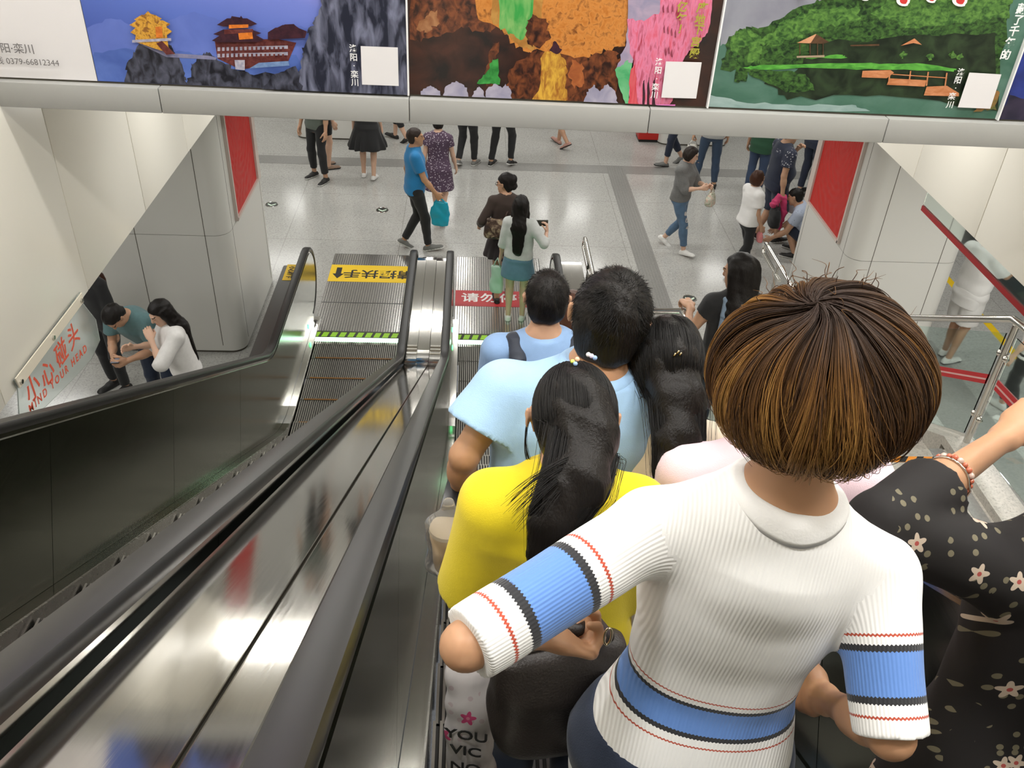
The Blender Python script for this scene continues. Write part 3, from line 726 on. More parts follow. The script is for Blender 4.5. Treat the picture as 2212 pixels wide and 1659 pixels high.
# 3 cave
P3, xa, xb, zb = poster('orange and pink poster of a lit cave, above the middle deck', (884.5, 207), (1524, 237), paint('cave_dark', (0.012, 0.008, 0.007), (0.055, 0.02, 0.012), 5))
p = Pic(P3, xa, xb, zb)
BRN = paint('cave_brown', (0.022, 0.009, 0.007), (0.20, 0.062, 0.022), 18, (1, 1, 0.8), 8, 0.36, 0.66); AMB = paint('cave_amber', (0.42, 0.14, 0.022), (0.55, 0.22, 0.05), 22, c3=(0.16, 0.05, 0.012), lo=0.3, hi=0.74)
TOP = (lambda pts: [(x, y) for x, y in pts])
p.jag([(886, 85), (886, -160), (1080, -160), (1085, 40), (1060, 70), (1000, 60), (940, 80)], BRN, 8, 7)
p.jag([(900, 60), (920, 35), (945, 20), (950, 50), (920, 70)], paint('cave_tan', (0.22, 0.09, 0.035), (0.34, 0.16, 0.07), 14), 5, 8)
p.jag([(1030, 30), (1010, -160), (1400, -160), (1370, 40), (1350, 100), (1300, 115), (1250, 140), (1190, 122), (1130, 110), (1090, 75)], AMB, 8, 9)
p.jag([(1078, -160), (1060, 40), (1110, 90), (1150, 110), (1170, 60), (1190, -160)], paint('cave_ochre', (0.32, 0.14, 0.03), (0.45, 0.24, 0.06), 10), 5, 10)
p.jag([(1080, -160), (1078, 55), (1100, 75), (1130, 85), (1150, 40), (1175, -160)], paint('cave_green', (0.04, 0.30, 0.06), (0.20, 0.42, 0.13), 9, (1.8, 1, 0.7)), 5, 11)
p.jag([(1135, 60), (1150, 30), (1180, 40), (1188, 85), (1165, 105), (1140, 95)], BRN, 4, 12)
p.jag([(1050, 150), (1064, 95), (1078, 90), (1070, 130), (1075, 190), (1050, 185)], BRN, 4, 13)
p.jag([(1090, 225), (1100, 150), (1160, 105), (1240, 125), (1330, 110), (1345, 140), (1330, 200), (1310, 240)], BRN, 6, 14)
p.jag([(1226, 160), (1235, 128), (1258, 140), (1262, 180), (1240, 190)], paint('cave_rust', (0.28, 0.08, 0.025), (0.40, 0.13, 0.04), 14), 4, 15)
p.jag([(1168, 175), (1172, 118), (1200, 100), (1222, 130), (1224, 170), (1222, 225), (1230, 235), (1150, 225)], paint('cave_gold', (0.62, 0.36, 0.05), (0.30, 0.11, 0.02), 14, (2.2, 1, 0.9), 8, 0.38, 0.66), 4, 16)
p.jag([(1186, 108), (1198, 88), (1214, 106), (1206, 116)], DKR, 2, 17)
p.jag([(1030, 180), (1048, 160), (1064, 128), (1076, 126), (1079, 182)], paint('cave_leaf', (0.02, 0.16, 0.03), (0.06, 0.33, 0.07), 14), 3, 18)
LAV = paint('cave_lavender', (0.27, 0.26, 0.36), (0.40, 0.37, 0.46), 8)
for k, (x, w, h) in enumerate(((930, 26, 26), (985, 30, 36), (1034, 14, 24), (1070, 24, 30), (1092, 14, 30))):
    p.jag([(x - w, 218), (x - w * 0.8, 214 - h * 0.7), (x, 210 - h), (x + w * 0.8, 214 - h * 0.7), (x + w, 222)], LAV, 2, 20 + k)
for k, (x, w, h) in enumerate(((1282, 22, 40), (1312, 24, 42))):
    p.jag([(x - w, 230), (x - w * 0.7, 226 - h * 0.7), (x, 222 - h), (x + w * 0.7, 226 - h * 0.7), (x + w, 234)], LAV, 2, 30 + k)
p.jag([(1352, 232), (1338, 190), (1328, 150), (1350, 110), (1366, 130), (1362, 190), (1356, 232)], paint('cave_mint', (0.06, 0.34, 0.13), (0.16, 0.46, 0.22), 8), 2, 33)
p.jag([(1352, 130), (1330, 150), (1348, 105), (1355, 60), (1360, -160), (1420, -160), (1430, 40), (1400, 60), (1370, 90), (1366, 135)], paint('cave_slate', (0.26, 0.24, 0.35), (0.42, 0.32, 0.42), 7), 3, 34)
PK = paint('cave_pink', (0.62, 0.10, 0.16), (0.66, 0.20, 0.33), 16, (2.4, 1, 0.5), 8, 0.32, 0.70, c3=(0.36, 0.04, 0.07))
p.jag([(1354, 40), (1360, 110), (1368, 140), (1356, 232), (1440, 238), (1460, 190), (1480, 120), (1510, 92), (1528, 70), (1537, 20), (1536, -160), (1420, -160), (1425, 25), (1390, 45)], PK, 3, 35)
p.jag([(1356, 232), (1362, 150), (1372, 135), (1378, 233)], paint('cave_crimson', (0.50, 0.03, 0.05), (0.60, 0.10, 0.12), 10, (3, 1, 0.5)), 2, 36)
for k, x in enumerate((1386, 1396, 1408)): p.jag([(x, 236), (x + 2, 180), (x + 6, 165), (x + 7, 236)], DKR, 1, 37 + k)
for k, (x, y) in enumerate(((1432, 60), (1440, 62), (1448, 66), (1456, 70), (1435, 108), (1442, 105), (1448, 112), (1430, 16), (1440, 16), (1450, 14))): p.poly([(x, y), (x + 3, y - 8), (x + 4, y + 10), (x + 1, y + 10)], paint('cave_mark', (0.22, 0.03, 0.06), (0.3, 0.06, 0.1), 12))
p.poly([(1416, 224), (1458, 224), (1457, 230), (1416, 230)], paint('cave_violet', (0.60, 0.16, 0.45), (0.66, 0.2, 0.5), 8))
p.done()
P_OLIVE = mat('print_olive', (0.36, 0.33, 0.04), 0.5)
col_text(P3, '座地下宫殿', [(1514, 16), (1509, 41), (1506, 63), (1500, 89), (1497, 114)], 0.085, P_OLIVE, bold=0.002, shear=0.1)
col_text(P3, '亿年！', [(1471, 14), (1469, 40), (1472, 62)], 0.085, P_OLIVE, bold=0.002, shear=0.1)
col_text(P3, '洛阳·栾川', [(1422, 132), (1420, 150), (1417, 168), (1414, 186), (1412, 203)], 0.064, P_PALE, bold=0.001)
p = Pic(P3, xa, xb, zb); p.k = 62
p.poly([(1437, 130), (1514, 132), (1502, 210), (1427, 208)], P_WHITE).done().name = 'blank_patch'
# 4 lake
P4, xa, xb, zb = poster('green poster of a lakeside pavilion, above the staircase', (1526.5, 237), (2149, 259), paint('lake_water', (0.05, 0.13, 0.09), (0.10, 0.20, 0.155), 2.5, (1, 1, 1.6)))
p = Pic(P4, xa, xb, zb)
p.jag([(1556, 100), (1562, -160), (1990, -160), (1990, 20), (1700, 60), (1600, 85)], paint('lake_mist', (0.22, 0.22, 0.27), (0.30, 0.31, 0.35), 2.5), 3, 40)
p.jag([(1528, 236), (1534, 205), (1600, 220), (1700, 225), (1840, 226), (1880, 240)], paint('lake_glint', (0.20, 0.30, 0.28), (0.32, 0.42, 0.41), 3, (1, 1, 2.5)), 3, 41)
FOR = paint('forest', (0.008, 0.024, 0.010), (0.06, 0.145, 0.03), 26, (1, 1, 1.3), 9, 0.36, 0.68); FORL = paint('forest_light', (0.022, 0.07, 0.018), (0.115, 0.25, 0.05), 26, (1, 1, 1.3), 9, 0.34, 0.68)
p.jag([(1556, 150), (1570, 92), (1600, 62), (1640, 60), (1700, 30), (1760, 6), (1800, -20), (1900, -60), (2190, -60), (2160, 160), (2080, 150), (1900, 140), (1640, 150)], FOR, 6, 42)
p.jag([(1640, 92), (1700, 40), (1760, 20), (1850, 14), (1860, 40), (1780, 60), (1720, 80), (1680, 100)], FORL, 6, 43)
p.jag([(1880, 30), (1960, -20), (2190, -40), (2180, 40), (2080, 50), (1960, 60)], FORL, 7, 44)
p.jag([(1578, 108), (1590, 66), (1620, 62), (1644, 84), (1640, 130), (1600, 140)], FORL, 6, 45)
p.jag([(1720, 152), (1760, 90), (1900, 84), (2150, 70), (2155, 240), (1900, 205), (1700, 215), (1650, 180)], paint('lake_shade', (0.008, 0.014, 0.008), (0.028, 0.05, 0.022), 7), 6, 46)
p.jag([(1586, 176), (1598, 100), (1616, 100), (1612, 176)], FOR, 3, 47); p.jag([(1604, 150), (1660, 150), (1740, 160), (1760, 195), (1700, 200), (1640, 170)], FOR, 4, 48)
LAWN = paint('lawn', (0.05, 0.22, 0.03), (0.12, 0.42, 0.06), 9, (1, 1, 2.5))
p.jag([(1604, 146), (1640, 140), (1860, 136), (1980, 136), (2066, 148), (2060, 154), (1900, 150), (1750, 146), (1640, 150)], LAWN, 2, 49)
p.jag([(1740, 122), (1820, 118), (1830, 124), (1740, 126)], LAWN, 2, 50)
for k, (x, y) in enumerate(((2008, 122), (2056, 118), (2072, 122), (1950, 118))): p.jag([(x - 9, y), (x, y - 9), (x + 9, y), (x, y + 8)], FORL, 3, 51 + k)
WD = paint('pier_wood', (0.45, 0.16, 0.06), (0.58, 0.25, 0.12), 14, (1, 1, 3)); WDD = paint('roof_wood', (0.06, 0.035, 0.02), (0.12, 0.06, 0.03), 14)
p.poly([(1721, 92), (1761, 73), (1764, 74), (1750, 93)], paint('roof_peach', (0.55, 0.26, 0.13), (0.62, 0.32, 0.18), 14)); p.poly([(1750, 93), (1763, 73), (1790, 90), (1778, 94)], WDD)
for x in (1726, 1748, 1764, 1776): p.poly([(x, 92), (x + 2, 92), (x + 2, 118), (x, 118)], WDD)
p.poly([(1720, 120), (1780, 118), (1780, 123), (1720, 124)], paint('pale_stone', (0.4, 0.32, 0.22), (0.3, 0.22, 0.15), 10))
p.poly([(1944, 98), (1974, 82), (1990, 96), (1972, 92)], WD); p.poly([(1836, 96), (1898, 94), (1898, 98), (1836, 99)], WDD)
p.poly([(1860, 166), (1862, 152), (1922, 150), (1930, 156), (1914, 168)], WD); p.poly([(1914, 182), (1920, 168), (2000, 172), (1996, 186)], WD); p.poly([(1994, 205), (2000, 186), (2044, 184), (2070, 200), (2070, 207)], WD)
for a, b in ((1920, 160), (1964, 160), (2002, 162), (2042, 164)): p.poly([(a, b - 8), (a + 3, b - 8), (a - 1, b + 22), (a - 4, b + 22)], WD)
p.poly([(1926, 158), (2044, 166), (2044, 168), (1926, 160)], WD); p.jag([(2100, 240), (2120, 205), (2155, 195), (2150, 236)], paint('pier_leaf', (0.10, 0.12, 0.03), (0.32, 0.15, 0.05), 12), 4, 56)
# the lower ends of big red letters with white outlines, cut by the top of the picture
for k, (x, y, w) in enumerate(((1868, 2, 13), (1951, 12, 17), (2011, 6, 14), (2073, 12, 19), (1732, 0, 8), (1790, 0, 9))):
    def drop(w, y0): return [(x + w * math.cos(a) - (0.25 * w if a < 1 else 0), y0 - w * 0.35 + w * 0.9 * math.sin(a) * (0.8 if math.sin(a) > 0 else 4)) for a in np.linspace(0, 2 * math.pi, 18)[:-1]]
    p.poly(drop(w, y - 6), P_PALE); p.poly(drop(w * 0.55, y - 8), mat('print_scarlet', (0.55, 0.03, 0.03), 0.4))
p.done()
col_text(P4, '藏了千年的', [(2202, 18), (2194, 42), (2185, 66), (2176, 91), (2167, 117)], 0.085, P_PALE, bold=0.002)
col_text(P4, '洛阳·栾川', [(2071, 154), (2065, 171), (2060, 188), (2052, 206), (2048, 224)], 0.064, P_PALE, bold=0.001)
p = Pic(P4, xa, xb, zb); p.k = 62
p.poly([(2090, 154), (2159, 158), (2135, 232), (2065, 229)], P_WHITE).done().name = 'blank_patch'
# 5 next blue poster
P5, xa, xb, zb = poster('deep blue poster at the right end of the poster row', (2151.5, 259), (2330, 266), paint('night_blue', (0.012, 0.02, 0.10), (0.04, 0.07, 0.40), 2.2, (1, 1, 1.5)))
p = Pic(P5, xa, xb, zb)
p.jag([(2150, 262), (2180, 205), (2260, 220), (2330, 200), (2330, 270)], paint('night_shore', (0.012, 0.012, 0.03), (0.04, 0.03, 0.06), 6), 4, 60)
p.done()
# white edge strips between the posters
for k, (px, py) in enumerate(((883, 207), (1525, 237), (2150, 259))):
    x = pp(px, py)[0]
    struct(skew(MB().box((x - 0.0035, YP - 0.024, ZL + 0.004), (x + 0.0035, YP + 0.006, 6.2)).build('trim_%d' % (k + 3), P_PALE)))

# ================================================================== PEOPLE: smooth implicit surfaces meshed on a grid
def V3(*a): return np.array(a, float)
def unit(v): v = np.asarray(v, float); return v / (np.linalg.norm(v) + 1e-12)
def rotz(a): c, s = math.cos(a), math.sin(a); return np.array([[c, -s, 0], [s, c, 0], [0, 0, 1.0]])
def rotx(a): c, s = math.cos(a), math.sin(a); return np.array([[1.0, 0, 0], [0, c, -s], [0, s, c]])
def roty(a): c, s = math.cos(a), math.sin(a); return np.array([[c, 0, s], [0, 1.0, 0], [-s, 0, c]])
def rc(a, b, ra, rb, flat=None, cuts=()):
    """capsule of changing radius; flat = (axis, factor) thins it along an axis; cuts = (point, outward normal) trims it"""
    a = np.asarray(a, float); b = np.asarray(b, float); ba = b - a; L2 = float(ba @ ba) + 1e-12
    def fn(X, Y, Z):
        px, py, pz = X - a[0], Y - a[1], Z - a[2]
        bx = ba
        if flat is not None:
            w, f = flat; c = (px * w[0] + py * w[1] + pz * w[2]) * (f - 1)
            px, py, pz = px + c * w[0], py + c * w[1], pz + c * w[2]
            bx = ba + w * (ba @ w) * (f - 1)
        l2 = float(bx @ bx) + 1e-12
        t = np.clip((px * bx[0] + py * bx[1] + pz * bx[2]) / l2, 0, 1)
        d = np.sqrt((px - t * bx[0]) ** 2 + (py - t * bx[1]) ** 2 + (pz - t * bx[2]) ** 2) - (ra + (rb - ra) * t)
        if flat is not None: d = d * (0.5 + 0.5 / flat[1])
        for p0, n in cuts: d = np.maximum(d, (X - p0[0]) * n[0] + (Y - p0[1]) * n[1] + (Z - p0[2]) * n[2])
        return d
    r = max(ra, rb); return fn, np.minimum(a, b) - r, np.maximum(a, b) + r
def ell(c, R, rad, cuts=()):
    c = np.asarray(c, float); R = np.asarray(R, float); rad = np.asarray(rad, float)      # columns of R: local axes
    def fn(X, Y, Z):
        px, py, pz = X - c[0], Y - c[1], Z - c[2]
        k0 = k1 = 0
        for i in range(3):
            l = px * R[0, i] + py * R[1, i] + pz * R[2, i]
            k0 = k0 + (l / rad[i]) ** 2; k1 = k1 + (l / rad[i] ** 2) ** 2
        k0 = np.sqrt(k0); k1 = np.sqrt(k1) + 1e-9
        d = k0 * (k0 - 1) / k1
        for p0, n in cuts: d = np.maximum(d, (X - p0[0]) * n[0] + (Y - p0[1]) * n[1] + (Z - p0[2]) * n[2])
        return d
    r = rad.max(); return fn, c - r, c + r
def smooth_prof(prof, n=80):
    p = np.array(prof, float); u = np.linspace(p[0, 0], p[-1, 0], n); out = [u]
    for j in range(1, p.shape[1]):
        v = np.interp(u, p[:, 0], p[:, j]); 
        for _ in range(3): v[1:-1] = 0.25 * v[:-2] + 0.5 * v[1:-1] + 0.25 * v[2:]
        out.append(v)
    return out
def loft(base, A, prof, ex=2.3, ripple=None):
    """stack of super-ellipses along axis A[2] (rows: side, forward, axis); prof rows (u, half width, half depth, forward offset)"""
    base = np.asarray(base, float); u_, w_, d_, o_ = smooth_prof(prof)
    def fn(X, Y, Z):
        px, py, pz = X - base[0], Y - base[1], Z - base[2]
        la = px * A[0][0] + py * A[0][1] + pz * A[0][2]; de = px * A[1][0] + py * A[1][1] + pz * A[1][2]; u = px * A[2][0] + py * A[2][1] + pz * A[2][2]
        sh = u.shape; uf = np.clip(u, u_[0], u_[-1]).ravel()
        w = np.interp(uf, u_, w_).reshape(sh); d = np.interp(uf, u_, d_).reshape(sh); o = np.interp(uf, u_, o_).reshape(sh)
        de = de - o
        if ripple is not None:
            amp, n, u0 = ripple; th = np.arctan2(de, la); f = 1 + amp * np.clip((u0 - u) / 0.25, 0, 1) * np.sin(n * th + 2 * np.sin(3 * th)); w = w * f; d = d * f
        k = (np.abs(la / w) ** ex + np.abs(de / d) ** ex) ** (1 / ex)
        r = (k - 1) * np.minimum(w, d)
        cap = np.maximum(u - u_[-1], u_[0] - u)
        m = np.maximum(r, cap); rr = 0.012
        return np.where((r > -rr) & (cap > -rr), np.sqrt(np.maximum(r + rr, 0) ** 2 + np.maximum(cap + rr, 0) ** 2) - rr, m)
    R = max(w_.max(), d_.max()) * 1.2 + abs(o_).max(); e0 = base + u_[0] * A[2]; e1 = base + u_[-1] * A[2]
    return fn, np.minimum(e0, e1) - R, np.maximum(e0, e1) + R
class Grid:
    def __init__(s, lo, hi, h, fine=()):
        """fine: (lo, hi, h) boxes where the spacing is refined along each axis"""
        s.ax = []; s.h = h
        for k in range(3):
            x = lo[k]; out = [x]
            while x < hi[k]:
                st = h
                for fl, fh, hh in fine:
                    if fl[k] - h <= x <= fh[k]: st = min(st, hh)
                x += st; out.append(x)
            s.ax.append(np.array(out, np.float32))
        s.F = np.full([len(a) for a in s.ax], 1.0, np.float32)
    def _sl(s, lo, hi, m):
        sl = []
        for k in range(3):
            i0 = max(int(np.searchsorted(s.ax[k], lo[k] - m)) - 1, 0); i1 = min(int(np.searchsorted(s.ax[k], hi[k] + m)) + 1, len(s.ax[k])); sl.append(slice(i0, max(i1, i0)))
        return tuple(sl)
    def _pts(s, sl): return s.ax[0][sl[0]][:, None, None], s.ax[1][sl[1]][None, :, None], s.ax[2][sl[2]][None, None, :]
    def add(s, prim, k=0.02):
        fn, lo, hi = prim; sl = s._sl(lo, hi, k + 3 * s.h)
        if any(q.stop <= q.start for q in sl): return s
        b = fn(*s._pts(sl)).astype(np.float32) + np.zeros([q.stop - q.start for q in sl], np.float32); a = s.F[sl]
        if k > 0:
            t = np.clip(0.5 + 0.5 * (b - a) / k, 0, 1); s.F[sl] = b + (a - b) * t - k * t * (1 - t)
        else: s.F[sl] = np.minimum(a, b)
        return s
    def cut(s, prim, k=0.0):
        fn, lo, hi = prim; sl = s._sl(lo, hi, 3 * s.h)
        if any(q.stop <= q.start for q in sl): return s
        b = -fn(*s._pts(sl)).astype(np.float32); s.F[sl] = np.maximum(s.F[sl], b); return s
    def keep(s, prim):
        fn, lo, hi = prim; sl = s._sl(lo, hi, 3 * s.h); G = np.full_like(s.F, 1.0); G[sl] = np.maximum(s.F[sl], fn(*s._pts(sl)).astype(np.float32)); s.F = G; return s
    def plane(s, p0, n):
        X, Y, Z = s._pts((slice(None),) * 3); s.F = np.maximum(s.F, ((X - p0[0]) * n[0] + (Y - p0[1]) * n[1] + (Z - p0[2]) * n[2]).astype(np.float32)); return s
    def wrinkle(s, amp, f, seed=0, stretch=(1, 1, 1)):
        X, Y, Z = s._pts((slice(None),) * 3); r = np.random.RandomState(seed); n = 0
        for _ in range(5):
            d = r.normal(size=3) * f * np.array(stretch); e = r.normal(size=3) * f * 0.6; a, b = r.rand(2) * 6
            n = n + np.sin(X * d[0] + Y * d[1] + Z * d[2] + a + 1.4 * np.sin(X * e[0] + Y * e[1] + Z * e[2] + b))
        s.F += (amp * n / 2.2).astype(np.float32); return s
    def mesh(s, smooth=1):
        F = s.F; S = F < 0
        if not S.any(): return np.zeros((0, 3)), np.zeros((0, 4), int)
        # crop to the active block
        idx = [np.where(S.any(axis=tuple(j for j in range(3) if j != k)))[0] for k in range(3)]
        i0 = [max(q[0] - 2, 0) for q in idx]; i1 = [min(q[-1] + 3, F.shape[k]) for k, q in enumerate(idx)]
        F = F[i0[0]:i1[0], i0[1]:i1[1], i0[2]:i1[2]]; ax = [s.ax[k][i0[k]:i1[k]] for k in range(3)]
        F = np.pad(F, 1, constant_values=1.0); ax = [np.concatenate([[a[0] - s.h], a, [a[-1] + s.h]]) for a in ax]
        S = F < 0
        c = np.zeros([n - 1 for n in F.shape], np.uint8)
        for dx in (0, 1):
            for dy in (0, 1):
                for dz in (0, 1): c += S[dx:F.shape[0] - 1 + dx, dy:F.shape[1] - 1 + dy, dz:F.shape[2] - 1 + dz]
        I, J, K = np.where((c > 0) & (c < 8)); n = len(I)
        vid = np.full(c.shape, -1, np.int32); vid[I, J, K] = np.arange(n)
        acc = np.zeros((n, 3)); cnt = np.zeros(n)
        for axis in range(3):
            o = [k for k in range(3) if k != axis]
            for p in (0, 1):
                for q in (0, 1):
                    d0 = [0, 0, 0]; d0[o[0]] = p; d0[o[1]] = q; d1 = list(d0); d1[axis] = 1
                    A = F[I + d0[0], J + d0[1], K + d0[2]]; B = F[I + d1[0], J + d1[1], K + d1[2]]
                    m = (A < 0) != (B < 0); t = np.where(m, A / np.where(m, A - B, 1), 0)
                    base = [ax[0][I + d0[0]], ax[1][J + d0[1]], ax[2][K + d0[2]]]; top = [ax[0][I + d1[0]], ax[1][J + d1[1]], ax[2][K + d1[2]]]
                    for k in range(3): acc[:, k] += np.where(m, base[k] + t * (top[k] - base[k]), 0)
                    cnt += m
        V = acc / cnt[:, None]
        Q = []
        for axis in range(3):
            o = [k for k in range(3) if k != axis]
            A = np.take(S, range(F.shape[axis] - 1), axis); B = np.take(S, range(1, F.shape[axis]), axis)
            e = np.argwhere(A != B); e = e[(e[:, o[0]] > 0) & (e[:, o[1]] > 0)]
            e = e[(e[:, o[0]] < F.shape[o[0]] - 1) & (e[:, o[1]] < F.shape[o[1]] - 1)]
            if not len(e): continue
            inside = A[e[:, 0], e[:, 1], e[:, 2]]
            def cell(p, q):
                g = e.copy(); g[:, o[0]] -= p; g[:, o[1]] -= q; return vid[g[:, 0], g[:, 1], g[:, 2]]
            q4 = np.stack([cell(1, 1), cell(0, 1), cell(0, 0), cell(1, 0)], 1)
            fl = inside if axis != 1 else ~inside
            q4 = np.where(fl[:, None], q4, q4[:, ::-1]); Q.append(q4)
        Q = np.concatenate(Q); Q = Q[(Q >= 0).all(1)]
        for _ in range(smooth):                       # one light relaxation evens the grid pattern
            s0 = np.zeros_like(V); cn = np.zeros(len(V))
            for a in range(4):
                np.add.at(s0, Q[:, a], V[Q[:, (a + 1) % 4]]); np.add.at(cn, Q[:, a], 1)
                np.add.at(s0, Q[:, a], V[Q[:, (a + 3) % 4]]); np.add.at(cn, Q[:, a], 1)
            V = 0.5 * V + 0.5 * s0 / np.maximum(cn, 1)[:, None]
        return V, Q

BODY_PROF_M = [(-.11, .085, .085, 0), (-.05, .150, .108, -.005), (.0, .166, .118, -.012), (.08, .156, .106, -.006), (.18, .140, .096, .008), (.28, .148, .104, .008), (.38, .162, .112, .006), (.45, .160, .106, .0), (.50, .130, .082, -.004), (.545, .078, .062, -.006), (.58, .054, .054, -.004)]
BODY_PROF_F = [(-.11, .085, .085, 0), (-.05, .155, .112, -.005), (.0, .172, .122, -.014), (.08, .152, .106, -.008), (.18, .118, .086, .006), (.28, .126, .096, .010), (.36, .142, .112, .016), (.44, .142, .096, .004), (.50, .115, .072, -.002), (.545, .068, .054, -.006), (.58, .046, .048, -.004)]

def ik(a, b, l1, l2, hint):
    d = b - a; L = np.linalg.norm(d); L_ = min(max(L, abs(l1 - l2) + 1e-3), (l1 + l2) * 0.998); u = d / (L + 1e-9); b2 = a + u * L_
    x = (l1 * l1 - l2 * l2 + L_ * L_) / (2 * L_); hgt = math.sqrt(max(l1 * l1 - x * x, 0))
    h = np.asarray(hint, float); h = h - u * (h @ u); h = unit(h)
    return a + u * x + h * hgt, b2

class Human:
    """skeleton in the person's own frame (x right, y forward, z up, origin between the feet)"""
    def __init__(s, loc, heading=0, H=1.70, fem=False, bulk=1.0, lean=0, side=0, twist=0, head=(0, 0, 0), armL=None, armR=None, legs=None, pelvis=None, shw=None, hc=1.0, shu=.468, pu=.595, ear=0.0, thin=1.0):
        s.loc = np.array(loc, float); s.th = math.radians(heading); s.s = H / 1.70; S = s.s; s.fem = fem; s.bulk = bulk; s.H = H
        s.R = np.array([[math.cos(s.th), math.sin(s.th), 0], [-math.sin(s.th), math.cos(s.th), 0], [0, 0, 1.0]])   # local -> world: rows are x,y world of...
        legs = legs or ((-.095, 0, .075, 0), (.095, 0, .075, 0))
        s.legspec = legs
        hipw = .085; reach = .825
        zs = []
        px, py = ((legs[0][0] + legs[1][0]) / 2, (legs[0][1] + legs[1][1]) / 2) if pelvis is None else pelvis[:2]
        for i, l in enumerate(legs):
            hx = px + (-hipw if i == 0 else hipw); zs.append(l[2] + math.sqrt(max(reach ** 2 - (l[0] - hx) ** 2 - (l[1] - py) ** 2, 0.05)))
        pz = min(min(zs), .905) if pelvis is None or len(pelvis) < 3 else pelvis[2]
        s.pel = V3(px, py, pz) * S
        Rt = rotz(math.radians(-twist)) @ rotx(math.radians(-lean)) @ roty(math.radians(side))
        s.A = np.stack([Rt @ V3(1, 0, 0), Rt @ V3(0, 1, 0), Rt @ V3(0, 0, 1)])
        s.prof = [(u * S, w * S * bulk, d * S * bulk, o * S) for u, w, d, o in (BODY_PROF_F if fem else BODY_PROF_M)]
        T = lambda x, y, u: s.pel + S * (s.A[0] * x + s.A[1] * y + s.A[2] * u)
        s.T = T
        sw = (shw or (.158 if fem else .178)) * (0.5 + 0.5 * bulk); s.sw = sw
        s.sh = [T(-sw, -.005, shu), T(sw, -.005, shu)]
        s.nb = T(0, -.01, .53); s.piv = T(0, .0, pu)
        yaw, pitch, roll = [math.radians(a) for a in head]
        s.Rh = rotz(-yaw) @ rotx(-pitch) @ roty(roll)
        s.hs = S * hc
        s.hc = s.piv + s.Rh @ V3(0, .018, .095) * s.hs
        s.ear = ear; s.thin = thin; s.hands = []; s.arms = []
        for i, arm in enumerate((armL, armR)):
            sx = -1 if i == 0 else 1
            arm = arm or ('a', 4, 9, 12); sh = s.sh[i]; l1, l2 = .285 * S, .245 * S
            if arm[0] == 'a':                       # swing forward, abduct, elbow bend
                sw_, ab, be = [math.radians(a) for a in arm[1:4]]; inn = arm[4] if len(arm) > 4 and not isinstance(arm[4], dict) else 0.15
                up = s.A[0] * (sx * math.sin(ab)) + s.A[1] * (math.sin(sw_) * math.cos(ab)) - s.A[2] * (math.cos(sw_) * math.cos(ab)); up = unit(up)
                fw = unit(s.A[1] - up * (s.A[1] @ up)); fw = unit(fw - s.A[0] * sx * math.sin(inn))
                fo = unit(up * math.cos(be) + fw * math.sin(be)); el = sh + up * l1; wr = el + fo * l2
            elif arm[0] == 'j':                     # elbow and wrist given in world space
                el = s.inv(arm[1]); wr = s.inv(arm[2])
            else:                                   # ('t', wrist target world, elbow hint local)
                tg = s.inv(arm[1]); el, wr = ik(sh, tg, l1, l2, V3(*arm[2]))
            s.arms.append((sh, el, wr))
            ho = {'curl': 30, 'dir': None, 'palm': None}
            if isinstance(arm[-1], dict): ho.update(arm[-1])
            s.hands.append(ho)
        s.legs = []
        for i, l in enumerate(legs):
            sx = -1 if i == 0 else 1
            hip = s.pel + S * (V3(1, 0, 0) * sx * hipw); an = V3(l[0], l[1], l[2]) * S
            kn, an = ik(hip, an, .425 * S, .405 * S, V3(sx * .05, 1, .1))
            s.legs.append((hip, kn, an, math.radians(l[3] if len(l) > 3 else 0), math.radians(l[4] if len(l) > 4 else sx * 6)))
    def inv(s, w): d = np.asarray(w, float) - s.loc; return np.array([d[0] * math.cos(s.th) - d[1] * math.sin(s.th), d[0] * math.sin(s.th) + d[1] * math.cos(s.th), d[2]])
    def W(s, P):
        P = np.atleast_2d(P); c, q = math.cos(s.th), math.sin(s.th)
        return np.stack([P[:, 0] * c + P[:, 1] * q, -P[:, 0] * q + P[:, 1] * c, P[:, 2]], 1) + s.loc
    # ---- skin
    def hand_prims(s, i):
        S = s.s; sh, el, wr = s.arms[i]; ho = s.hands[i]; sx = -1 if i == 0 else 1
        a = unit(wr - el) if ho['dir'] is None else unit(s.inv(s.loc + np.array(ho['dir'], float)))
        pn = s.A[0] * -sx if ho['palm'] is None else s.inv(s.loc + np.array(ho['palm'], float))       # palm faces inward by default
        pn = unit(pn - a * (pn @ a)); c = unit(np.cross(a, pn)) * sx               # c: towards the thumb
        P = []; k = S
        P.append((rc(wr - a * .02 * k, wr + a * .035 * k, .027 * k, .030 * k, (pn, 1.45)), .012))
        P.append((rc(wr + a * .03 * k + c * .018 * k, wr + a * .082 * k + c * .022 * k, .024 * k, .021 * k, (pn, 1.7)), .012))
        P.append((rc(wr + a * .03 * k - c * .016 * k, wr + a * .078 * k - c * .024 * k, .024 * k, .020 * k, (pn, 1.7)), .012))
        cu = math.radians(ho['curl'])
        ext = []
        for j, (off, ln) in enumerate(((.031, .074), (.011, .082), (-.010, .077), (-.030, .060))):
            b0 = wr + (a * (.088 - .003 * abs(j - 1)) + c * off) * k; d = a + c * (off * 1.2); b = b0
            for seg, (fr, rr) in enumerate(((.45, .0098), (.31, .0088), (.26, .0078))):
                ang = cu * (0.75 + 0.55 * seg) * (1 + 0.06 * (j - 1.5)); d2 = unit(unit(d) * math.cos(ang) + pn * math.sin(ang))
                e = b + d2 * ln * fr * k; P.append((rc(b, e, rr * k, (rr - .0008) * k), .004)); b = e
            ext.append(b)
        t0 = wr + (a * .022 + c * .028 + pn * .004) * k; td = unit(a * .75 + c * .62 + pn * .35)
